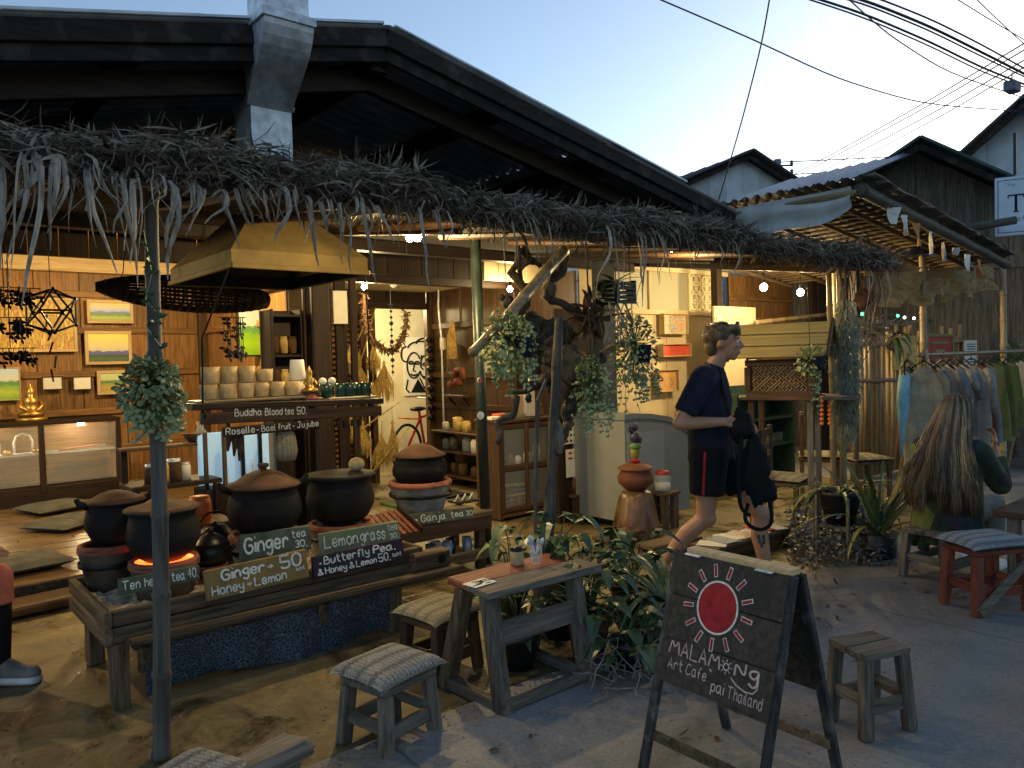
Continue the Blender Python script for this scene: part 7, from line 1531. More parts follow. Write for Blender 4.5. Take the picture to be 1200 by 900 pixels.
# leafy curtain and broad leaves by the shed
lcv = B()
for k in range(500): c = Pv(rnd.uniform(1040, 1085), rnd.uniform(350, 395), 1.9+rnd.random()*.4); lcv.leaf(c, (rnd.gauss(0, .3), rnd.gauss(0, .3), -1), (0, -1, 0), rnd.uniform(.1, .2), .02, .3, 3, .1, 'blade')
single('leaf_curtain', lcv, 'leafgreen', 'curtain of thin green leaves hanging beyond the shed', 'hanging plant', Pv(1062, 370, 2.0), glob=True)
bl = thing('staghorn_plant', 'broad drooping yellow-green leaves hanging right of the root nest', 'hanging plant', Pv(1048, 400, .1))
for k in range(9): b = B(); c = Pv(1046+rnd.uniform(-4, 4), 396, .1); b.leaf(c, (rnd.gauss(.2, .9), -.4, rnd.uniform(-.2, .6)), (0, 0, 1), rnd.uniform(.25, .42), .055, rnd.uniform(1.3, 2.2), 7, .15, 'blade'); part('leaf', b, 'leafyellow' if k % 2 else 'leafgreen', bl, glob=True)
b = lump(Pv(1046, 404, .12), .07, 1, .8, .8, 41, .3); part('root_ball', b, 'bark', bl, glob=True, smooth=True)
# ---------------- clothes rack ----------------
rk = thing('clothes_rail', 'bamboo clothes rail carrying the row of garments', 'clothes rail', (8.0, -.2, 0)); RA, RB_ = Pv(1078, 416, -.2), Pv(1215, 405, -.2); RB_ = Vector((min(RB_.x, 10.5), -.2, RA.z))
b = B(); bamboo(b, RA, RB_, .022, .02, 5); part('rail', b, 'bambooX', rk, smooth=True, glob=True)
for u in (RA.x+.1, RB_.x-.1):
    for s_ in (-1, 1): b = B(); b.tube([(u, -.2+s_*.3, 0), (u, -.2, RA.z+.05)], .02, 7); part('leg', b, 'bambooZ', rk, glob=True)
def garment(label, u, H_, w_, m, sleeves=0, top=.0, dress=False, v=-.2):
    zr = RA.z-.03; t = thing('hanging_garment', label, 'garment', (u, v, zr-H_-.1), -90+rnd.uniform(-26, 26), 'clothes on the rail'); w_ *= .8; b_ = B(); n, mz = 20, 12; vs = []; fs = []; z1 = H_+.02; ph = rnd.uniform(0, 6)
    for j in range(mz+1):
        f = j/mz; hw = w_/2*(.55+.45*min(1, f*6)) if not dress else w_/2*(.55+.6*f); hw *= 1+.04*math.sin(f*9+ph)
        for i in range(n): a_ = 2*math.pi*i/n; vs.append(Vector((math.cos(a_)*hw, math.sin(a_)*(.022+.022*f)+.018*math.sin(math.cos(a_)*9+ph+f*2)*f, z1-H_*f-.06*abs(math.cos(a_))*(1-min(1, f*5)))))
    for j in range(mz):
        for i in range(n): fs.append((j*n+i, j*n+(i+1) % n, (j+1)*n+(i+1) % n, (j+1)*n+i))
    fs.append(tuple(range(n))); b_.add(vs, fs); part('cloth', b_, m, t, smooth=True)
    if sleeves:
        for s_ in (-1, 1): q = B(); q.tube([(s_*w_*.36, 0, z1-.05), (s_*w_*.52, 0, z1-.15), (s_*w_*.58, .01, z1-.15-sleeves)], [.03, .036, .034], 9); part('sleeve', q, m, t, smooth=True)
    q = B(); q.tube([(-w_*.3, 0, z1-.02), (0, 0, z1+.06), (w_*.3, 0, z1-.02)], .007, 6); q.tube([(0, 0, z1+.06), (.0, 0, z1+.10), (.015, 0, z1+.13)], .004, 5); part('hanger', q, 'blackmetal', t)
for i, (px, H_, w_, m, s_, d_) in enumerate(((1082, .95, .44, 'clothcream', .35, 0), (1090, .75, .46, 'clothtan', .4, 0), (1104, .55, .48, 'clothgrey', .15, 0), (1112, .6, .44, 'clothgrey', .12, 0), (1120, .5, .42, 'clothpale', .1, 0), (1129, .75, .44, 'clothgrey', .2, 0), (1138, .85, .46, 'clothpale', .35, 0), (1150, .82, .36, 'clothmaroon', 0, 1), (1158, .85, .34, 'clothgrey', 0, 1), (1166, .85, .36, 'clothgreen', 0, 1), (1175, .82, .36, 'clothgreen', 0, 1), (1184, .75, .34, 'clothgreen', 0, 1), (1197, .42, .40, 'clothpale', .0, 0))):
    garment(['cream striped long coat at the left end of the rail', 'tan grey jacket next to the cream coat', 'light grey shirt third on the rail', 'mid grey shirt behind the light grey one', 'short pale patterned top on the rail', 'grey long shirt left of the tan jacket', 'pale tan jacket hanging above the woman', 'maroon sleeveless dress on the rail', 'grey sleeveless dress beside the maroon one', 'olive green dress leftmost of three', 'middle olive green dress of three', 'olive green dress rightmost of three', 'short pale top at the right end of the rail'][i], Pv(px, 430, -.2).x, H_, w_, m, s_, 0, d_)
for i, (u, w_, m) in enumerate(((Pv(1068, 480, .1).x, .3, 'clothmaroon'), (Pv(1060, 480, .15).x, .3, 'patchteal'))):
    garment(['dark maroon garment hanging left of the cream coat', 'dark teal garment hanging by the blue umbrella'][i], u, .9, w_, m, 0, 0, True, v=.12)
um = thing('folded_umbrella', 'light blue folded umbrella hanging left of the clothes', 'umbrella', Pv(1060, 480, -.1)); b = B(); c = Pv(1060, 440, -.1); e = Pv(1056, 535, -.1); b.tube([c, c.lerp(e, .3), e], [.05, .055, .012], 10); part('canopy', b, 'clothblue', um, glob=True, smooth=True); b = B(); b.tube([c, c+Vector((.0, 0, .12)), c+Vector((.05, 0, .15))], .008, 6); part('handle', b, 'blackmetal', um, glob=True)
# table at the right edge
tt = thing('street_table', 'dark wooden table cut off by the right edge beside the woman', 'table', Pz(1215, 640)); q = Pz(1172, 597, .53); 
b = B(); b.box((q.x+.33, q.y-.28, .51), (.75, .62, .04), ch=.006); part('top', b, 'brownX', tt, glob=True)
for (du, dv) in ((.06, -.06), (.62, -.06), (.06, -.5), (.62, -.5)): b = B(); b.beam((q.x+du, q.y+dv, .022), (q.x+du, q.y+dv, .49), .08, .06, ch=.004); part('leg', b, 'greyZ', tt, glob=True)

# ---------------- buildings beyond ----------------
def gable_house(label, apex, halfw, slope, depth, zwall, rotd, mwall, mroof, over=.35, right=1.0):
    t = thing('far_house', label, 'house', (apex.x, apex.y, 0), rotd); zA = apex.z; e = halfw
    zE = zA-e*slope; n = 10
    wl = B(); wl.box((0, depth/2+.1, (zE-.1)/2), (2*e-.5, depth, zE-.1)); wl = part('wall', wl, mwall, t)
    for k in range(n):
        x0 = -e+.3+(2*e-.6)*k/n; x1 = -e+.3+(2*e-.6)*(k+1)/n; za, zb_ = zA-abs(x0)*slope-.03, zA-abs(x1)*slope-.03; xa, xb, zl = x0+.004, x1-.004, zE-.4
        b_ = B(); b_.add([(xa, .05, zl), (xb, .05, zl), (xb, .05, zb_), (xa, .05, za), (xa, .09, zl), (xb, .09, zl), (xb, .09, zb_), (xa, .09, za)], [(0, 1, 2, 3), (4, 5, 6, 7), (0, 1, 5, 4), (1, 2, 6, 5), (2, 3, 7, 6), (3, 0, 4, 7)]); part('board', b_, mwall, wl)
    for s_ in (-1, 1):
        E_ = e*(1 if s_ < 0 else right); b_ = B()
        b_.grid(4, 60, lambda i, j: Vector((s_*E_*i, -over+(depth+over)*j, zA-E_*i*slope+.03+.02*math.sin(j*60*1.57)))); part('roof_slope', b_, mroof, t, smooth=False)
        b_ = B(); b_.beam((0, -over, zA-.06), (s_*E_, -over, zA-E_*slope-.06), .04, .09); part('barge_board', b_, 'fasciaX', t)
        b_ = B(); b_.beam((0, -over-.01, zA+.05), (s_*E_, -over-.01, zA-E_*slope+.05), .25, .04); part('verge_tile', b_, mroof, t)
    return t
gable_house('pale grey gabled house rising behind the cafe roof', Pd(872, 182, 15), 2.4, .42, 6, 4, -15, 'wallpale', 'tiledark', .15)
gable_house('board-walled house with green corrugated metal roof behind the shed', Pd(1073, 176, 11.5), 2.3, .62, 7, 4, -62, 'greyZ', 'roofgreen', .5, .75)
gable_house('white clapboard house with dark gable at the right edge', Pd(1205, 120, 12.5), 3.2, .85, 8, 4, -75, 'wallpale', 'tiledark', .35)
# blue-grey metal lean-to roof between the shed and the far houses
mr = thing('metal_lean_to', 'long blue-grey metal roof stretching behind the bamboo shed', 'roof', Pd(960, 220, 10)); q0, q1, q2, q3 = Pd(838, 243, 9.5), Pd(1000, 208, 9.0), Pd(1072, 178, 11.0), Pd(925, 212, 13.0)
b = B(); b.grid(40, 2, lambda i, j: (q0.lerp(q1, i)).lerp(q3.lerp(q2, i), j)+Vector((0, 0, .03*math.sin(i*40*1.57)))); part('sheet', b, 'roofblue', mr, glob=True)
b = B(); b.beam(q0-Vector((0, 0, .1)), q1-Vector((0, 0, .1)), .06, .12); part('beam', b, 'darkX', mr, glob=True)
for p_ in (q0, q1): b = B(); b.beam((p_.x, p_.y, 0), (p_.x, p_.y, p_.z-.1), .1, .1); part('post', b, 'darkZ', mr, glob=True)
# dark shop behind the rack
ds = thing('dark_shop', 'dark shop front with wooden door frames behind the clothes rack', 'shop', (12.5, 2.2, 0))
b = B(); b.box((13.5, 2.6, 1.6), (7.5, .1, 3.2)); wl = part('wall', b, 'darkX', ds, glob=True)
for i in range(14): b = B(); b.box((10.1+i*.5, 2.53, 1.6), (.48, .03, 3.1), ch=.004); part('board', b, 'darkZ', wl, glob=True)
for px in (1092, 1108, 1124): q = Pv(px, 380, 2.4); b = B(); b.beam((q.x, 2.44, 0), (q.x, 2.44, 2.6), .12, .1); part('door_frame', b, 'brownZ', ds, glob=True)
for (px0, px1) in ((1094, 1106), (1110, 1122)): q, r = Pv(px0, 380, 2.46), Pv(px1, 380, 2.46); b = B(); b.box(((q.x+r.x)/2, 2.47, 1.4), (r.x-q.x, .02, 2.2)); part('pane', b, 'glassdark', ds, glob=True)
b = B(); b.box((12.9, 1.9, 2.75), (6.6, 1.6, .06)); part('awning', b, 'roofsheet', ds, glob=True)
# street row at the far right: stacked dark frames, windows, greenery
sr = thing('street_shop', 'blue-grey cluttered shop front at the far right edge', 'shop', (13.0, -.6, 0)); 
b = B(); b.box((13.6, .2, 1.5), (.1, 3.2, 3.0)); part('wall', b, 'wallslate', sr, glob=True)
for i in range(4): b = B(); b.box((13.53, -1.0+i*.62, 2.0), (.05, .5, .9)); w = part('window', b, 'blackmetal', sr, glob=True); b = B(); b.box((13.5, -1.0+i*.62, 2.0), (.02, .42, .8)); part('pane', b, 'glasssky', w, glob=True)
for z in (1.1, 1.5, 2.6): b = B(); b.box((13.45, .0, z), (.2, 2.8, .05)); part('ledge', b, 'darkY', sr, glob=True)
for v in (-1.3, -.1, 1.3): b = B(); b.beam((13.4, v, 0), (13.4, v, 3.0), .1, .1); part('post', b, 'blackmetal', sr, glob=True)
b = B(); b.grid(10, 6, lambda i, j: Vector((12.2+1.5*j, -1.4+3.0*i, 2.95+.22*j+.02*math.sin(i*60)))); part('awning', b, 'roofsheet', sr, glob=True)
for i, (px, py, d_, r_, h_) in enumerate(((1190, 435, 10.5, .3, .5), (1196, 410, 11.5, .3, .5))):
    c = Pd(px, py, d_); b = B()
    for k in range(260): d = Vector((rnd.gauss(0, 1), rnd.gauss(0, 1), rnd.gauss(0, 1))).normalized(); b.leaf(c+Vector((d.x*r_, d.y*r_, d.z*h_))*rnd.random()**.4, (rnd.gauss(0, 1), rnd.gauss(0, 1), rnd.gauss(0, .6)), (0, 0, 1), .12, .05, .4, 3, .1, 'blade')
    t = thing('street_shrub', ['lower bright green shrub beyond the rail at the right edge', 'upper bright green shrub beyond the rail at the right edge'][i], 'shrub', (c.x, c.y, 0), 0, 'shrubs at the right edge'); part('foliage', b, 'leafbright', t, glob=True); b = B(); b.tube([(c.x, c.y, 0), (c.x, c.y, c.z)], [.03, .02], 7); part('stem', b, 'bark', t, glob=True)
# hanging sign with serif letters
S0, S1 = Pd(1164, 210, 9.0), Pd(1166, 278, 9.0); ts = thing('shop_sign', 'pale blue hanging shop sign with dark serif letters at the right edge', 'sign', S1, 0)
sgx = (Pd(1215, 205, 8.8)-S0); sgx.z = 0; sgx.normalize(); sgy = Vector((-sgx.y, sgx.x, 0)); HB = S0.z-S1.z; WB = 1.15
def sgp(x, z, y=0): return S1+sgx*x+sgy*y+Vector((0, 0, z))
b = B(); b.beam(sgp(0, HB/2), sgp(WB, HB/2), .05, HB, ch=.006); part('board', b, 'signpaleblue', ts, glob=True)
for (x0, z0, x1, z1) in ((.03, .04, WB-.03, .04), (.03, HB-.04, WB-.03, HB-.04), (.03, .04, .03, HB-.04)): b = B(); b.beam(sgp(x0, z0, -.028), sgp(x1, z1, -.028), .006, .006, ch=0); part('border_line', b, 'greypaint', ts, glob=True)
def serif(x, strokes):
    b_ = B()
    for (x0, z0, x1, z1, w) in strokes: b_.beam(sgp(x+x0, z0, -.03), sgp(x+x1, z1, -.03), .006, w, ch=0)
    part('lettering', b_, 'blackcloth', ts, glob=True)
zb, zt = HB*.40, HB*.68
serif(.13, [(0, zt, .15, zt, .014), (.075, zb, .075, zt, .024), (.045, zb, .105, zb, .01), (0, zt-.03, 0, zt, .01), (.15, zt-.03, .15, zt, .01)])
serif(.33, [(.03, zb, .03, zt, .024), (0, zb, .06, zb, .01), (0, zt, .06, zt, .01)])
serif(.44, [(.02, zb, .02, zt, .012), (.02, zt, .15, zb, .024), (.15, zb, .15, zt, .012), (0, zb, .04, zb, .01), (0, zt, .04, zt, .01), (.13, zt, .18, zt, .01)])
b, w_ = text_strokes('Cafe', .055, .09, .15); b.v = [sgp(.16+q.x, HB*.24+q.z, -.03+q.y) for q in b.v]; part('lettering', b, 'greypaint', ts, glob=True)
b, w_ = text_strokes('Tiny', .04, .09, .2); b.v = [sgp(.09+q.x, HB*.84+q.z, -.03+q.y) for q in b.v]; part('lettering', b, 'greypaint', ts, glob=True)
b = B(); b.tube([Pd(1130, 268, 9.0), Pd(1190, 258, 8.5)], .045, 10); single('bamboo_bracket', b, 'bamboogreyX', 'grey bamboo pole end sticking out below the shop sign', 'pole', Pd(1130, 268, 9.0), smooth=True, glob=True)
for x in (.2, .9): b = B(); b.beam(sgp(x, HB+.02), sgp(x, HB+.5), .03, .03); part('bracket', b, 'blackmetal', ts, glob=True)
# ---------------- utility pole and overhead cables ----------------
up_ = thing('utility_pole', 'distant concrete utility pole with insulators', 'pole', Pd(911, 300, 26)); c = Pd(911, 187, 26); b = B(); b.tube([(c.x, c.y, 0), c], [.16, .12], 10); part('shaft', b, 'wallslate', up_, glob=True, smooth=True)
for k, dz in enumerate((.05, .35, .7)):
    b = B(); b.tube([c+Vector((0, 0, -.15-dz)), c+Vector((.45, -.3, -.15-dz))], .03, 6); a_ = part('arm', b, 'blackmetal', up_, glob=True)
    b = B(); b.lathe([(.03, 0), (.07, .04), (.04, .08), (.07, .12), (.02, .16)], 10, c=c+Vector((.42, -.28, -.13-dz))); part('insulator', b, 'wallslate', a_, glob=True)
def cable(label, pts, r, grp='overhead cables', m='cable'):
    P_ = [Pd(x, y, d) for x, y, d in pts]; Q = []
    if pts[-1][0] > 1190: P_.append(P_[-1]+(P_[-1]-P_[-2])*5)
    if pts[0][1] < 0: P_.insert(0, P_[0]+(P_[0]-P_[1])*4)
    for i in range(len(P_)-1):
        for k in range(6): Q.append(P_[i].lerp(P_[i+1], k/6))
    Q.append(P_[-1]); S_ = Q[:]
    for _ in range(4): S_ = [S_[0]]+[(S_[i-1]+S_[i]*2+S_[i+1])/4 for i in range(1, len(S_)-1)]+[S_[-1]]
    b_ = B(); b_.tube(S_, r, 5); single('overhead_cable', b_, m, label, 'cable', P_[0], glob=True, group=grp, smooth=True)
cable('long thin cable sagging from top centre to the right roof', ((740, -15, 8), (880, 45, 9), (980, 92, 10), (1080, 122, 11), (1200, 131, 12)), .009)
cable('steep thin cable dropping to the grey house', ((905, -20, 8), (893, 50, 8.5), (870, 140, 9.5), (842, 235, 11)), .009)
cable('thin cable swinging under the thick bundle', ((990, -5, 8), (1040, 40, 9), (1110, 85, 10), (1210, 118, 11)), .008)
for i, (x0, y0, x1, y1) in enumerate(((930, 205, 1215, 42), (940, 203, 1215, 50), (955, 205, 1215, 62), (1000, 190, 1215, 70))): cable(['topmost of the four thin cables rising to the right', 'second of the four thin cables rising to the right', 'third of the four thin cables rising to the right', 'lowest of the four thin cables rising to the right'][i], ((x0, y0, 24), ((x0+x1)/2, (y0+y1)/2+4, 16), (x1, y1, 10)), .012)
for i, (x0, y0, x1, y1) in enumerate(((1115, -5, 1215, 55), (1140, -5, 1215, 65))): cable(['left short thin cable at the top right corner', 'right short thin cable at the top right corner'][i], ((x0, y0, 8), ((x0+x1)/2, (y0+y1)/2+1, 8.5), (x1, y1, 9)), .006)
for i, (dy, r_) in enumerate(((-6, .010), (3, .015), (8, .009), (21, .012), (26, .008))): cable(['topmost thick black cable of the bundle', 'thickest black cable of the bundle', 'third black cable of the bundle', 'lowest black cable of the bundle', 'thin black cable wrapped in the bundle'][i], ((930-i*6, -22+dy*.3, 7), (1010, -4+dy*.9, 7.4), (1090, 28+dy, 8), (1150, 58+dy, 8.4), (1215, 92+dy*.6, 8.8)), r_, 'thick cable bundle')
for i, (x0, y0, x1, y1) in enumerate(((915, 190, 1140, 176), (918, 205, 1130, 190))): cable(['upper level cable behind the far houses', 'lower level cable behind the far houses'][i], ((x0, y0, 26), ((x0+x1)/2, (y0+y1)/2+2, 26), (x1, y1, 26)), .018)
jb = thing('junction_box', 'grey junction box hanging from the cable bundle', 'box', Pd(1186, 103, 8.5)); c = Pd(1186, 102, 8.5); b = B(); b.box(c, (.2, .12, .11), ch=.01); part('case', b, 'wallslate', jb, glob=True); b = B(); b.tube([c+Vector((0, 0, .05)), c+Vector((0, 0, .16))], .008, 5); part('clip', b, 'blackmetal', jb, glob=True)
# ---------------- people ----------------
def flesh(name, b, m, parent, vox=.009, sm=6, label=None):
    o = put(name, b.mesh(name), m, parent, True)
    r = o.modifiers.new('remesh', 'REMESH'); r.mode = 'VOXEL'; r.voxel_size = vox; r.use_smooth_shade = True
    s = o.modifiers.new('smooth', 'SMOOTH'); s.factor = .5; s.iterations = sm
    if label: o['label'] = label
    return o
def V(*a): return Vector(a)
def hand(b, wrist, d, n, curl=.9, k=1.0, spread=.1, thumb=1):
    """palm and five bent fingers; d = pointing direction, n = palm normal (fingers curl towards it)"""
    d = d.normalized(); n = (n-d*n.dot(d)).normalized(); s = d.cross(n)*thumb
    pc = wrist+d*.045*k
    for t in (-.026, -.009, .009, .026): b.caps(wrist+s*t*.7*k, wrist+d*.085*k+s*t*k, .013*k, .011*k, 8)
    for i, (t, L) in enumerate(((.028, .068), (.0095, .078), (-.0095, .072), (-.027, .055))):
        p = wrist+d*.088*k+s*t*k; dd = d+s*t*spread*20*k; dd.normalize(); a = 0
        for f, r in ((.45, .0085), (.33, .0078), (.27, .007)):
            a += curl*(.55+.08*i)*.8; v_ = dd*math.cos(a)+n*math.sin(a); q = p+v_*L*f*k; b.caps(p, q, r*k, r*.93*k, 8); p = q
    p = wrist+d*.03*k+s*.03*k; q = p+(d*.6+s*.75+n*.25).normalized()*.035*k; b.caps(p, q, .011*k, .009*k, 8); b.caps(q, q+(d*.85+s*.1+n*.5).normalized()*.03*k, .009*k, .0075*k, 8)
def head(b, c, f, u, k=1.0):
    """skull, jaw, nose, ears, brow, lips; f = facing, u = up"""
    f = f.normalized(); u = (u-f*u.dot(f)).normalized(); s = u.cross(f)
    M_ = Matrix((f, s, u)).transposed()
    b.ball(c+f*-.012*k+u*.022*k, .098*k, 18, 12, 1.02, .78, .98, M_); b.ball(c+f*.03*k-u*.035*k, .07*k, 16, 10, .85, .80, 1.05, M_); b.ball(c+f*.052*k-u*.088*k, .03*k, 10, 8, .9, 1.1, .8, M_)
    b.caps(c+f*.09*k+u*.012*k, c+f*.112*k-u*.026*k, .009*k, .014*k, 8); b.ball(c+f*.1*k-u*.03*k, .015*k, 8, 6, 1, 1.3, .8, M_)
    b.caps(c+f*.082*k+u*.02*k+s*.03*k, c+f*.082*k+u*.02*k-s*.03*k, .014*k, .014*k, 8)
    for z, r in ((-.056, .008), (-.068, .009)): b.caps(c+f*.088*k+u*z*k+s*.018*k, c+f*.088*k+u*z*k-s*.018*k, r*k, r*k, 8)
    for t in (-1, 1): b.ball(c+s*t*.078*k-f*.01*k-u*.005*k, .03*k, 10, 8, .55, .3, 1.0, M_); b.ball(c+f*.072*k+s*t*.035*k-u*.02*k, .022*k, 8, 6, 1, 1, .8, M_)
    return M_
def face_bits(t, c, f, u, k=1.0):
    f = f.normalized(); u = (u-f*u.dot(f)).normalized(); s = u.cross(f)
    for g in (-1, 1):
        b = B(); b.ball(c+f*.087*k+s*g*.032*k+u*.001*k, .0095*k, 10, 8); part('eye', b, 'eyewhite', t, smooth=True)
        b = B(); b.ball(c+f*.0945*k+s*g*.032*k+u*.001*k, .0048*k, 8, 6); part('iris', b, 'blackcloth', t, smooth=True)
        b = B(); b.caps(c+f*.093*k+s*g*.016*k+u*.026*k, c+f*.084*k+s*g*.05*k+u*.027*k, .005*k, .003*k, 6); part('eyebrow', b, 'hairbrown', t, smooth=True)
    b = B(); b.caps(c+f*.094*k-u*.062*k+s*.016*k, c+f*.094*k-u*.062*k-s*.016*k, .004*k, .004*k, 6); part('mouth', b, 'lips', t, smooth=True)
# --- walking man ---
mc = Pz(853, 694); man = thing('person', 'young man in navy t-shirt and black shorts walking right with a black bag', 'person', (mc.x, mc.y, .0), -56)
hipR, hipL = V(-.10, -.09, .90), V(-.06, .09, .90)
kneeR, ankR = V(-.13, -.10, .50), V(-.40, -.09, .20); kneeL, ankL = V(.21, .10, .50), V(.25, .10, .09)
shR, shL = V(-.12, -.19, 1.40), V(-.07, .19, 1.40); elR, wrR = V(-.27, -.27, 1.12), V(.00, -.26, 1.13); elL, wrL = V(.0, .24, 1.13), V(.10, .02, 1.08)
hc = V(.00, 0, 1.615); ff = V(1, -.12, .04)
b = B()
b.caps(V(-.09, 0, .95), V(-.10, 0, 1.18), .125, .13, 16); b.caps(V(-.11, -.06, 1.22), V(-.10, -.07, 1.34), .12, .10, 14); b.caps(V(-.09, .06, 1.22), V(-.08, .07, 1.34), .12, .10, 14); b.caps(shR, shL, .06, .06, 12)
b.caps(V(-.08, 0, 1.42), V(-.02, 0, 1.54), .06, .055, 12); Mh = head(b, hc, ff, V(0, 0, 1), 1.05)
for hp, kn, an, ft_, tz__ in ((hipR, kneeR, ankR, V(-.30, -.09, .03), 0), (hipL, kneeL, ankL, V(.42, .10, .035), 1)):
    b.caps(hp, kn, .088, .058, 14); b.ball(kn+V(.01, 0, 0), .06, 12, 8); b.caps(kn, kn.lerp(an, .35)+V(-.02, 0, 0), .054, .058, 12); b.caps(kn.lerp(an, .35)+V(-.02, 0, 0), an, .057, .036, 12)
    b.caps(an, an.lerp(ft_, .5)+V(0, 0, -.03), .036, .036, 10); b.caps(an+V(-.03, 0, -.05), an.lerp(ft_, .8), .03, .035, 10)
for s0, e0, w0 in ((shR, elR, wrR), (shL, elL, wrL)): b.caps(s0, e0, .052, .042, 12); b.caps(e0, e0.lerp(w0, .35), .043, .042, 12); b.caps(e0.lerp(w0, .3), w0, .042, .028, 12)
hand(b, wrR, V(1, .25, -.15), V(.1, .8, -.5), 1.5, 1.02); hand(b, wrL, V(.9, -.5, 0), V(0, -.6, -.6), 1.3, 1.0, thumb=-1)
flesh('body', b, 'skin', man, .0085, 5); face_bits(man, hc, ff, V(0, 0, 1), 1.05)
# hair
b = B(); b.ball(hc+V(-.03, 0, .045), .108, 18, 12, 1.0, .84, .86); b.ball(hc+V(-.07, 0, -.02), .075, 14, 10, .7, .95, 1.0); b.ball(hc+V(.05, -.02, .085), .055, 12, 8, 1.1, 1.0, .6); b.ball(hc+V(.085, .0, .06), .03, 10, 8, .9, 1.6, .7)
ho = flesh('hair', b, 'hairman', man, .008, 3)
hs_ = B()
for k in range(420):
    d = V(rnd.gauss(0, 1), rnd.gauss(0, 1), abs(rnd.gauss(.3, .8))).normalized(); p = hc+V(-.03, 0, .045)+V(d.x*.102, d.y*.086, d.z*.09); q = V(.4, -.2 if d.y < 0 else .2, 0)+V(rnd.gauss(0, .4), rnd.gauss(0, .4), rnd.gauss(-.1, .3))
    hs_.leaf(p, q.normalized()*.7+d*.4, d, rnd.uniform(.02, .05), .006, .9, 3, .2, 'strip')
part('strands', hs_, 'hairman', ho)
# t-shirt
b = B(); b.caps(V(-.09, 0, .90), V(-.10, 0, 1.1), .145, .142, 18, True); b.caps(V(-.10, -.05, .885), V(-.10, -.05, 1.2), .13, .13, 16, True); b.caps(V(-.09, .05, .885), V(-.09, .05, 1.2), .13, .13, 16, True)
b.caps(V(-.11, -.07, 1.2), V(-.10, -.08, 1.35), .128, .11, 16); b.caps(V(-.08, .07, 1.2), V(-.08, .08, 1.35), .128, .11, 16); b.caps(shR+V(0, .01, .0), shL+V(0, -.01, .0), .082, .082, 14); b.caps(V(-.085, 0, 1.40), V(-.055, 0, 1.475), .085, .068, 14, True)
b.caps(shR, shR.lerp(elR, .78), .084, .074, 12, True); b.caps(shL, shL.lerp(elL, .75), .084, .074, 12, True)
flesh('t_shirt', b, 'navy', man, .010, 5)
b = B(); b.caps(hipR+V(.0, 0, .06), hipR.lerp(kneeR, .62), .128, .112, 16, True); b.caps(hipL+V(.0, 0, .06), hipL.lerp(kneeL, .60), .128, .112, 16, True); b.caps(V(-.09, -.03, .86), V(-.09, 0, 1.0), .15, .14, 16, True); b.caps(V(-.09, .03, .86), V(-.09, 0, 1.0), .15, .14, 16, True)
flesh('shorts', b, 'blackcloth', man, .010, 4)
b = B(); p0, p1 = hipR+V(-.02, -.124, .04), hipR.lerp(kneeR, .6)+V(-.02, -.112, 0); b.beam(p0, p1, .012, .016, ch=.004, upv=(1, 0, 0)); part('side_stripe', b, 'redcloth', man)
# shoes
for an, ft_, pit in ((ankR, V(-.26, -.09, .035), .75), (ankL, V(.44, .10, .04), 0)):
    b = B(); heel = an+V(-.035, 0, -.055) if pit == 0 else an+V(-.06, 0, -.045); b.caps(heel, ft_, .04, .042, 12); b.caps(heel+V(0, .018, .0), ft_+V(-.05, .022, .0), .036, .036, 10); b.caps(heel+V(0, -.018, .0), ft_+V(-.05, -.022, .0), .036, .036, 10); b.caps(heel+V(.01, 0, .03), an+V(.01, 0, .0), .042, .044, 12, True); flesh('shoe', b, 'shoegrey', man, .008, 3)
# tattoo on the front calf
tb = B()
for dx, dz in ((-.018, .02), (.012, .02), (-.012, -.01), (.014, -.012), (0, -.035)): tb.ball(V(.215+dx, .043, .34+dz), .011, 8, 6, .8, .35, 1.5)
part('tattoo', tb, 'tattooink', man, smooth=True)
# bag / jacket carried in front
bgm = thing('carried_bag', 'black bag with loose straps held by the walking man', 'bag', (mc.x, mc.y, 0), -56)
bb2 = lump(V(.17, -.20, .84), .125, .72, .62, 1.55, 51, .28, 28, 22); bb2.v += []; part('sack', bb2, 'blackcloth', bgm, smooth=True)
b = lump(V(.10, -.22, 1.10), .085, .75, .75, 1.25, 53, .4, 20, 14); part('gathered_top', b, 'blackcloth', bgm, smooth=True)
b = lump(V(.22, -.18, .70), .10, .9, .6, .8, 57, .25, 20, 14); part('pocket', b, 'blackcloth', bgm, smooth=True)
for pts in ([V(.10, -.26, 1.05), V(.075, -.27, .8), V(.08, -.26, .6), V(.14, -.25, .555)], [V(.13, -.25, .63), V(.10, -.26, .52), V(.19, -.25, .46), V(.27, -.24, .50), V(.26, -.22, .62), V(.24, -.2, .72)], [V(.03, -.22, 1.15), V(-.02, -.15, 1.38), V(-.03, -.05, 1.45)]):
    for _ in range(2): pts = [pts[0]]+sum(([pts[i]*.75+pts[i+1]*.25, pts[i]*.25+pts[i+1]*.75] for i in range(len(pts)-1)), [])+[pts[-1]]
    b = B(); b.tube(pts, .012, 8); part('strap', b, 'blackcloth', bgm, smooth=True)
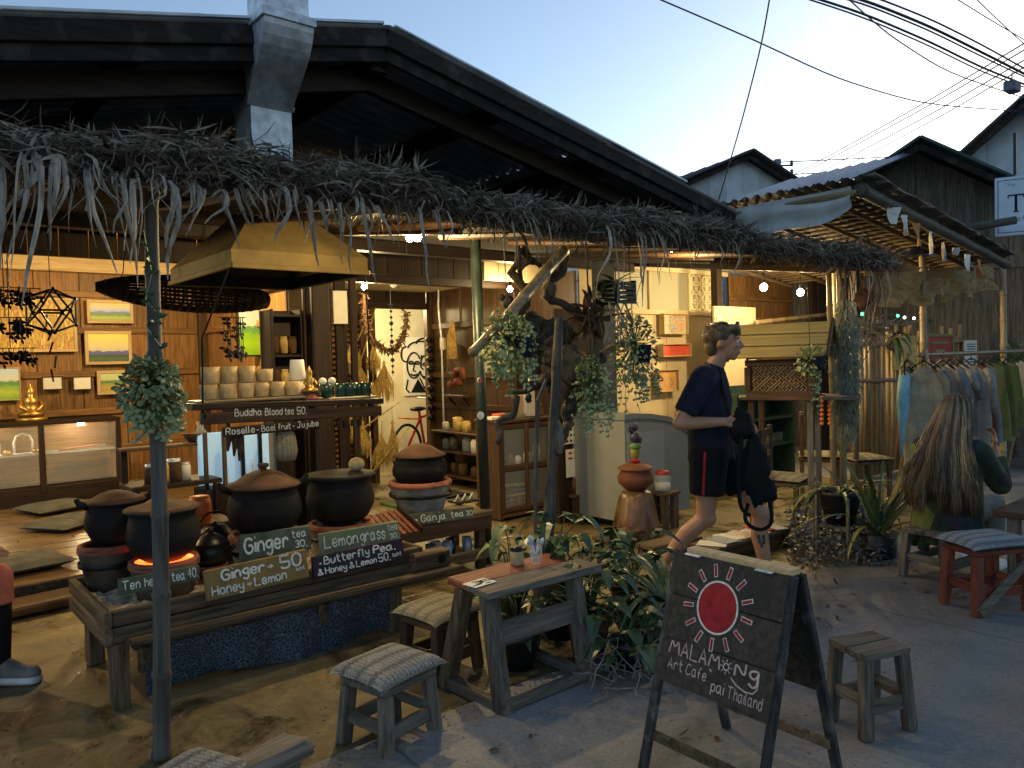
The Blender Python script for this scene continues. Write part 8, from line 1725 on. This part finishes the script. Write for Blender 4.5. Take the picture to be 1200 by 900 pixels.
# --- seated woman ---
wq = V(4.69, -1.15, .0); wo = thing('person', 'woman with long fair hair in a patchwork jacket sitting with her back turned', 'person', wq, -2)
SZt = .352; hc = V(.10, -.02, 1.10); ff = V(1, -.22, -.12)
b = B(); b.caps(V(0, -.07, SZt+.1), V(0, .07, SZt+.1), .115, .115, 14); b.caps(V(0, 0, SZt+.1), V(.02, 0, .68), .12, .115, 14); b.caps(V(.02, -.07, .72), V(.03, -.08, .84), .095, .08, 12); b.caps(V(.02, .07, .72), V(.03, .08, .84), .095, .08, 12); b.caps(V(.03, -.15, .86), V(.03, .15, .86), .05, .05, 12); b.caps(V(.04, 0, .86), V(.08, 0, 1.03), .05, .045, 12); head(b, hc, ff, V(0, 0, 1))
KR, AR_ = V(.42, -.12, .46), V(.30, -.16, .08); KL, AL_ = V(.42, .12, .46), V(.46, .12, .08)
for s_, kn, an in ((-1, KR, AR_), (1, KL, AL_)): b.caps(V(.03, s_*.09, SZt+.09), kn, .085, .06, 12); b.caps(kn, an, .055, .036, 12); b.caps(an+V(-.03, 0, -.035), an+V(.14, 0, -.045), .035, .032, 10)
ER, WRr = V(.26, -.22, .62), V(.25, -.19, .87); EL, WL = V(.30, .28, .58), V(.45, .10, .56)
for s0, e0, w0 in ((V(.03, -.17, .86), ER, WRr), (V(.03, .17, .86), EL, WL)): b.caps(s0, e0, .046, .038, 12); b.caps(e0, w0, .038, .025, 12)
hand(b, WRr, V(.1, .05, 1), V(-.6, .8, 0), .75, .95, .18); hand(b, WL, V(.9, -.4, 0), V(0, 0, -1), .6, .95)
flesh('body', b, 'skin', wo, .0085, 5); face_bits(wo, hc, ff, V(0, 0, 1), 1.0)
b = B(); b.caps(V(-.01, -.06, SZt+.05), V(.02, -.07, .8), .155, .125, 16); b.caps(V(-.01, .06, SZt+.05), V(.02, .07, .8), .155, .125, 16); b.caps(V(.03, -.16, .865), V(.03, .16, .865), .075, .075, 12); b.caps(V(-.04, 0, SZt+.06), V(-.02, 0, .6), .17, .14, 16)
b.caps(V(.03, -.17, .86), ER, .085, .07, 12); b.caps(ER, ER.lerp(WRr, .75), .072, .06, 12, True); b.caps(V(.03, .17, .86), EL, .085, .07, 12); b.caps(EL, EL.lerp(WL, .8), .07, .055, 12, True); b.caps(V(.0, 0, .88), V(-.04, 0, .99), .08, .05, 12)
for k in range(9): a_ = 1.6+k*.38; b.caps(V(-.02+.13*math.cos(a_), .17*math.sin(a_), SZt+.08), V(-.04+.17*math.cos(a_), .21*math.sin(a_), SZt-.10-.05*(k % 2)), .05, .035, 10, True)
flesh('patchwork_jacket', b, 'patchwork', wo, .011, 4)
b = B(); b.caps(V(.03, -.09, SZt+.09), KR, .10, .075, 12); b.caps(KR, AR_+V(0, 0, .05), .075, .065, 12, True); b.caps(V(.03, .09, SZt+.09), KL, .10, .075, 12); b.caps(KL, AL_+V(0, 0, .05), .075, .065, 12, True); flesh('trousers', b, 'greycloth', wo, .012, 4)
for an in (AR_, AL_): b = B(); b.caps(an+V(-.035, 0, -.03), an+V(.15, 0, -.042), .045, .04, 12); flesh('shoe', b, 'shoewhite', wo, .009, 3)
b = B(); b.ball(hc+V(-.022, 0, .03), .108, 20, 14, 1.0, .88, .90); b.ball(hc+V(-.05, 0, -.06), .085, 16, 12, .7, 1.0, 1.1); b.caps(hc+V(-.055, 0, -.06), V(-.09, 0, .80), .075, .09, 16); b.caps(V(-.09, .05, .82), V(-.13, .09, .66), .085, .06, 14); b.caps(V(-.09, -.05, .82), V(-.13, -.09, .66), .085, .06, 14)
ho = flesh('hair', b, 'hairdark', wo, .009, 4); hs3 = [B(), B(), B()]
for k in range(6500):
    a_ = rnd.uniform(1.1, 5.3); z = rnd.uniform(-.1, 1.45); p = hc+V(-.025, 0, .035)+V(math.cos(a_)*.108*math.cos(z), math.sin(a_)*.098*math.cos(z), .104*math.sin(z)); side = math.sin(a_)
    lk = int(a_*5); end = V(-.25+.13*abs(side)+rnd.gauss(0, .015)+.03*math.sin(lk*2.1), side*.205+rnd.gauss(0, .014)+.03*math.sin(lk*3.7), .60+.09*math.sin(lk*1.7)+rnd.uniform(-.08, .08)); pts = []; ph, wv = lk*1.3+rnd.gauss(0, .5), rnd.uniform(.008, .022); mid = V(-.21+.12*abs(side), side*.14, .86)
    for i in range(15):
        t = i/14; tt = t**1.25; q = p*(1-tt)**2+mid*2*tt*(1-tt)+end*tt*tt; out = V(q.x-.03, q.y, 0); q = q+out.normalized()*.02*math.sin(math.pi*t); q = q+V(math.cos(ph), math.sin(ph), 0)*wv*t*math.sin(t*13+ph); pts.append(q)
    hs3[min(2, max(0, int(1.25+rnd.gauss(0, .55)+.7*math.sin(lk*2.9))))].tube(pts, [.0021]*11+[.002, .0017, .0012, .0005], 3)
for h_, m_ in zip(hs3, ('hairdark', 'hairmid', 'hairfair')): part('strands', h_, m_, ho, smooth=True)
# --- person cut off at the left edge ---
lq = Pz(-30, 812); lp = thing('person', 'seated person cut off by the left edge, only knee and grey trainer showing', 'person', (lq.x, lq.y, 0), -40)
b = B(); b.caps(V(-.35, -.08, .52), V(-.35, .08, .52), .13, .13, 14); b.caps(V(-.35, 0, .55), V(-.33, 0, .95), .14, .13, 14); b.caps(V(-.33, -.16, 1.1), V(-.33, .16, 1.1), .065, .065, 12); b.caps(V(-.33, 0, .95), V(-.33, 0, 1.08), .15, .12, 14); b.caps(V(-.32, 0, 1.1), V(-.29, 0, 1.28), .055, .05, 12); head(b, V(-.26, 0, 1.36), V(1, .3, 0), V(0, 0, 1))
K1, A1 = V(.11, -.16, .62), V(-.14, -.12, .10); K2, A2 = V(.06, .10, .53), V(.06, .10, .10)
for s_, kn, an in ((-1, K1, A1), (1, K2, A2)): b.caps(V(-.33, s_*.09, .53), kn, .09, .065, 12); b.caps(kn, an, .06, .038, 12); b.caps(an+V(-.03, 0, -.04), an+V(.15, 0, -.055), .036, .034, 10)
for s_ in (-1, 1): b.caps(V(-.33, s_*.19, 1.1), V(-.25, s_*.24, .82), .048, .04, 12); b.caps(V(-.25, s_*.24, .82), V(-.02, s_*.12, .70), .04, .028, 12); hand(b, V(-.02, s_*.12, .70), V(1, -s_*.2, -.2), V(0, 0, -1), .5, 1, .1, s_)
flesh('body', b, 'skin', lp, .010, 4); face_bits(lp, V(-.26, 0, 1.36), V(1, .3, 0), V(0, 0, 1))
b = B(); b.ball(V(-.28, 0, 1.40), .112, 16, 12, 1, .88, .9); flesh('hair', b, 'hairbrown', lp, .01, 3)
b = B(); b.caps(V(-.35, 0, .55), V(-.33, 0, 1.05), .165, .15, 16); b.caps(V(-.33, -.17, 1.1), V(-.33, .17, 1.1), .085, .085, 12)
for s_ in (-1, 1): b.caps(V(-.33, s_*.19, 1.1), V(-.26, s_*.23, .88), .075, .065, 12, True)
flesh('shirt', b, 'greycloth', lp, .012, 4)
b = B(); b.caps(V(-.35, -.09, .53), K1, .11, .078, 14); b.caps(K1, K1.lerp(A1, .32), .078, .075, 14, True); b.caps(V(-.35, .09, .53), K2, .11, .078, 14); b.caps(K2, K2.lerp(A2, .3), .078, .075, 14, True); flesh('shorts', b, 'salmon', lp, .012, 4)
b = B(); b.caps(K1.lerp(A1, .25), A1+V(0, 0, -.01), .068, .05, 12, True); b.caps(K2.lerp(A2, .25), A2+V(0, 0, -.01), .068, .05, 12, True); flesh('leggings', b, 'blackcloth', lp, .012, 3)
for an in (A1, A2):
    b = B(); b.caps(an+V(-.04, 0, -.035), an+V(.16, 0, -.05), .046, .042, 12); b.caps(an+V(.0, 0, -.0), an+V(.08, 0, -.03), .046, .04, 12); sh_ = flesh('shoe', b, 'shoegrey', lp, .007, 3)
    q = B(); q.caps(an+V(-.045, 0, -.075), an+V(.17, 0, -.078), .035, .034, 12)
    for w in q.v: w.z = max(w.z, .006); w.y = an.y+(w.y-an.y)*1.35
    part('sole', q, 'shoewhite', sh_, smooth=True)
    for i in range(4): q = B(); q.tube([an+V(.02+.025*i, -.03, -.004-.008*i), an+V(.03+.025*i, 0, .032-.012*i), an+V(.02+.025*i, .03, -.004-.008*i)], .004, 5); part('lace', q, 'blackcloth', sh_, smooth=True)
sb = crate('low bench at the left edge under the seated person', V(lq.x, lq.y, 0)+V(-.27, .23, 0), -40, .5, .4, .43, 'old')
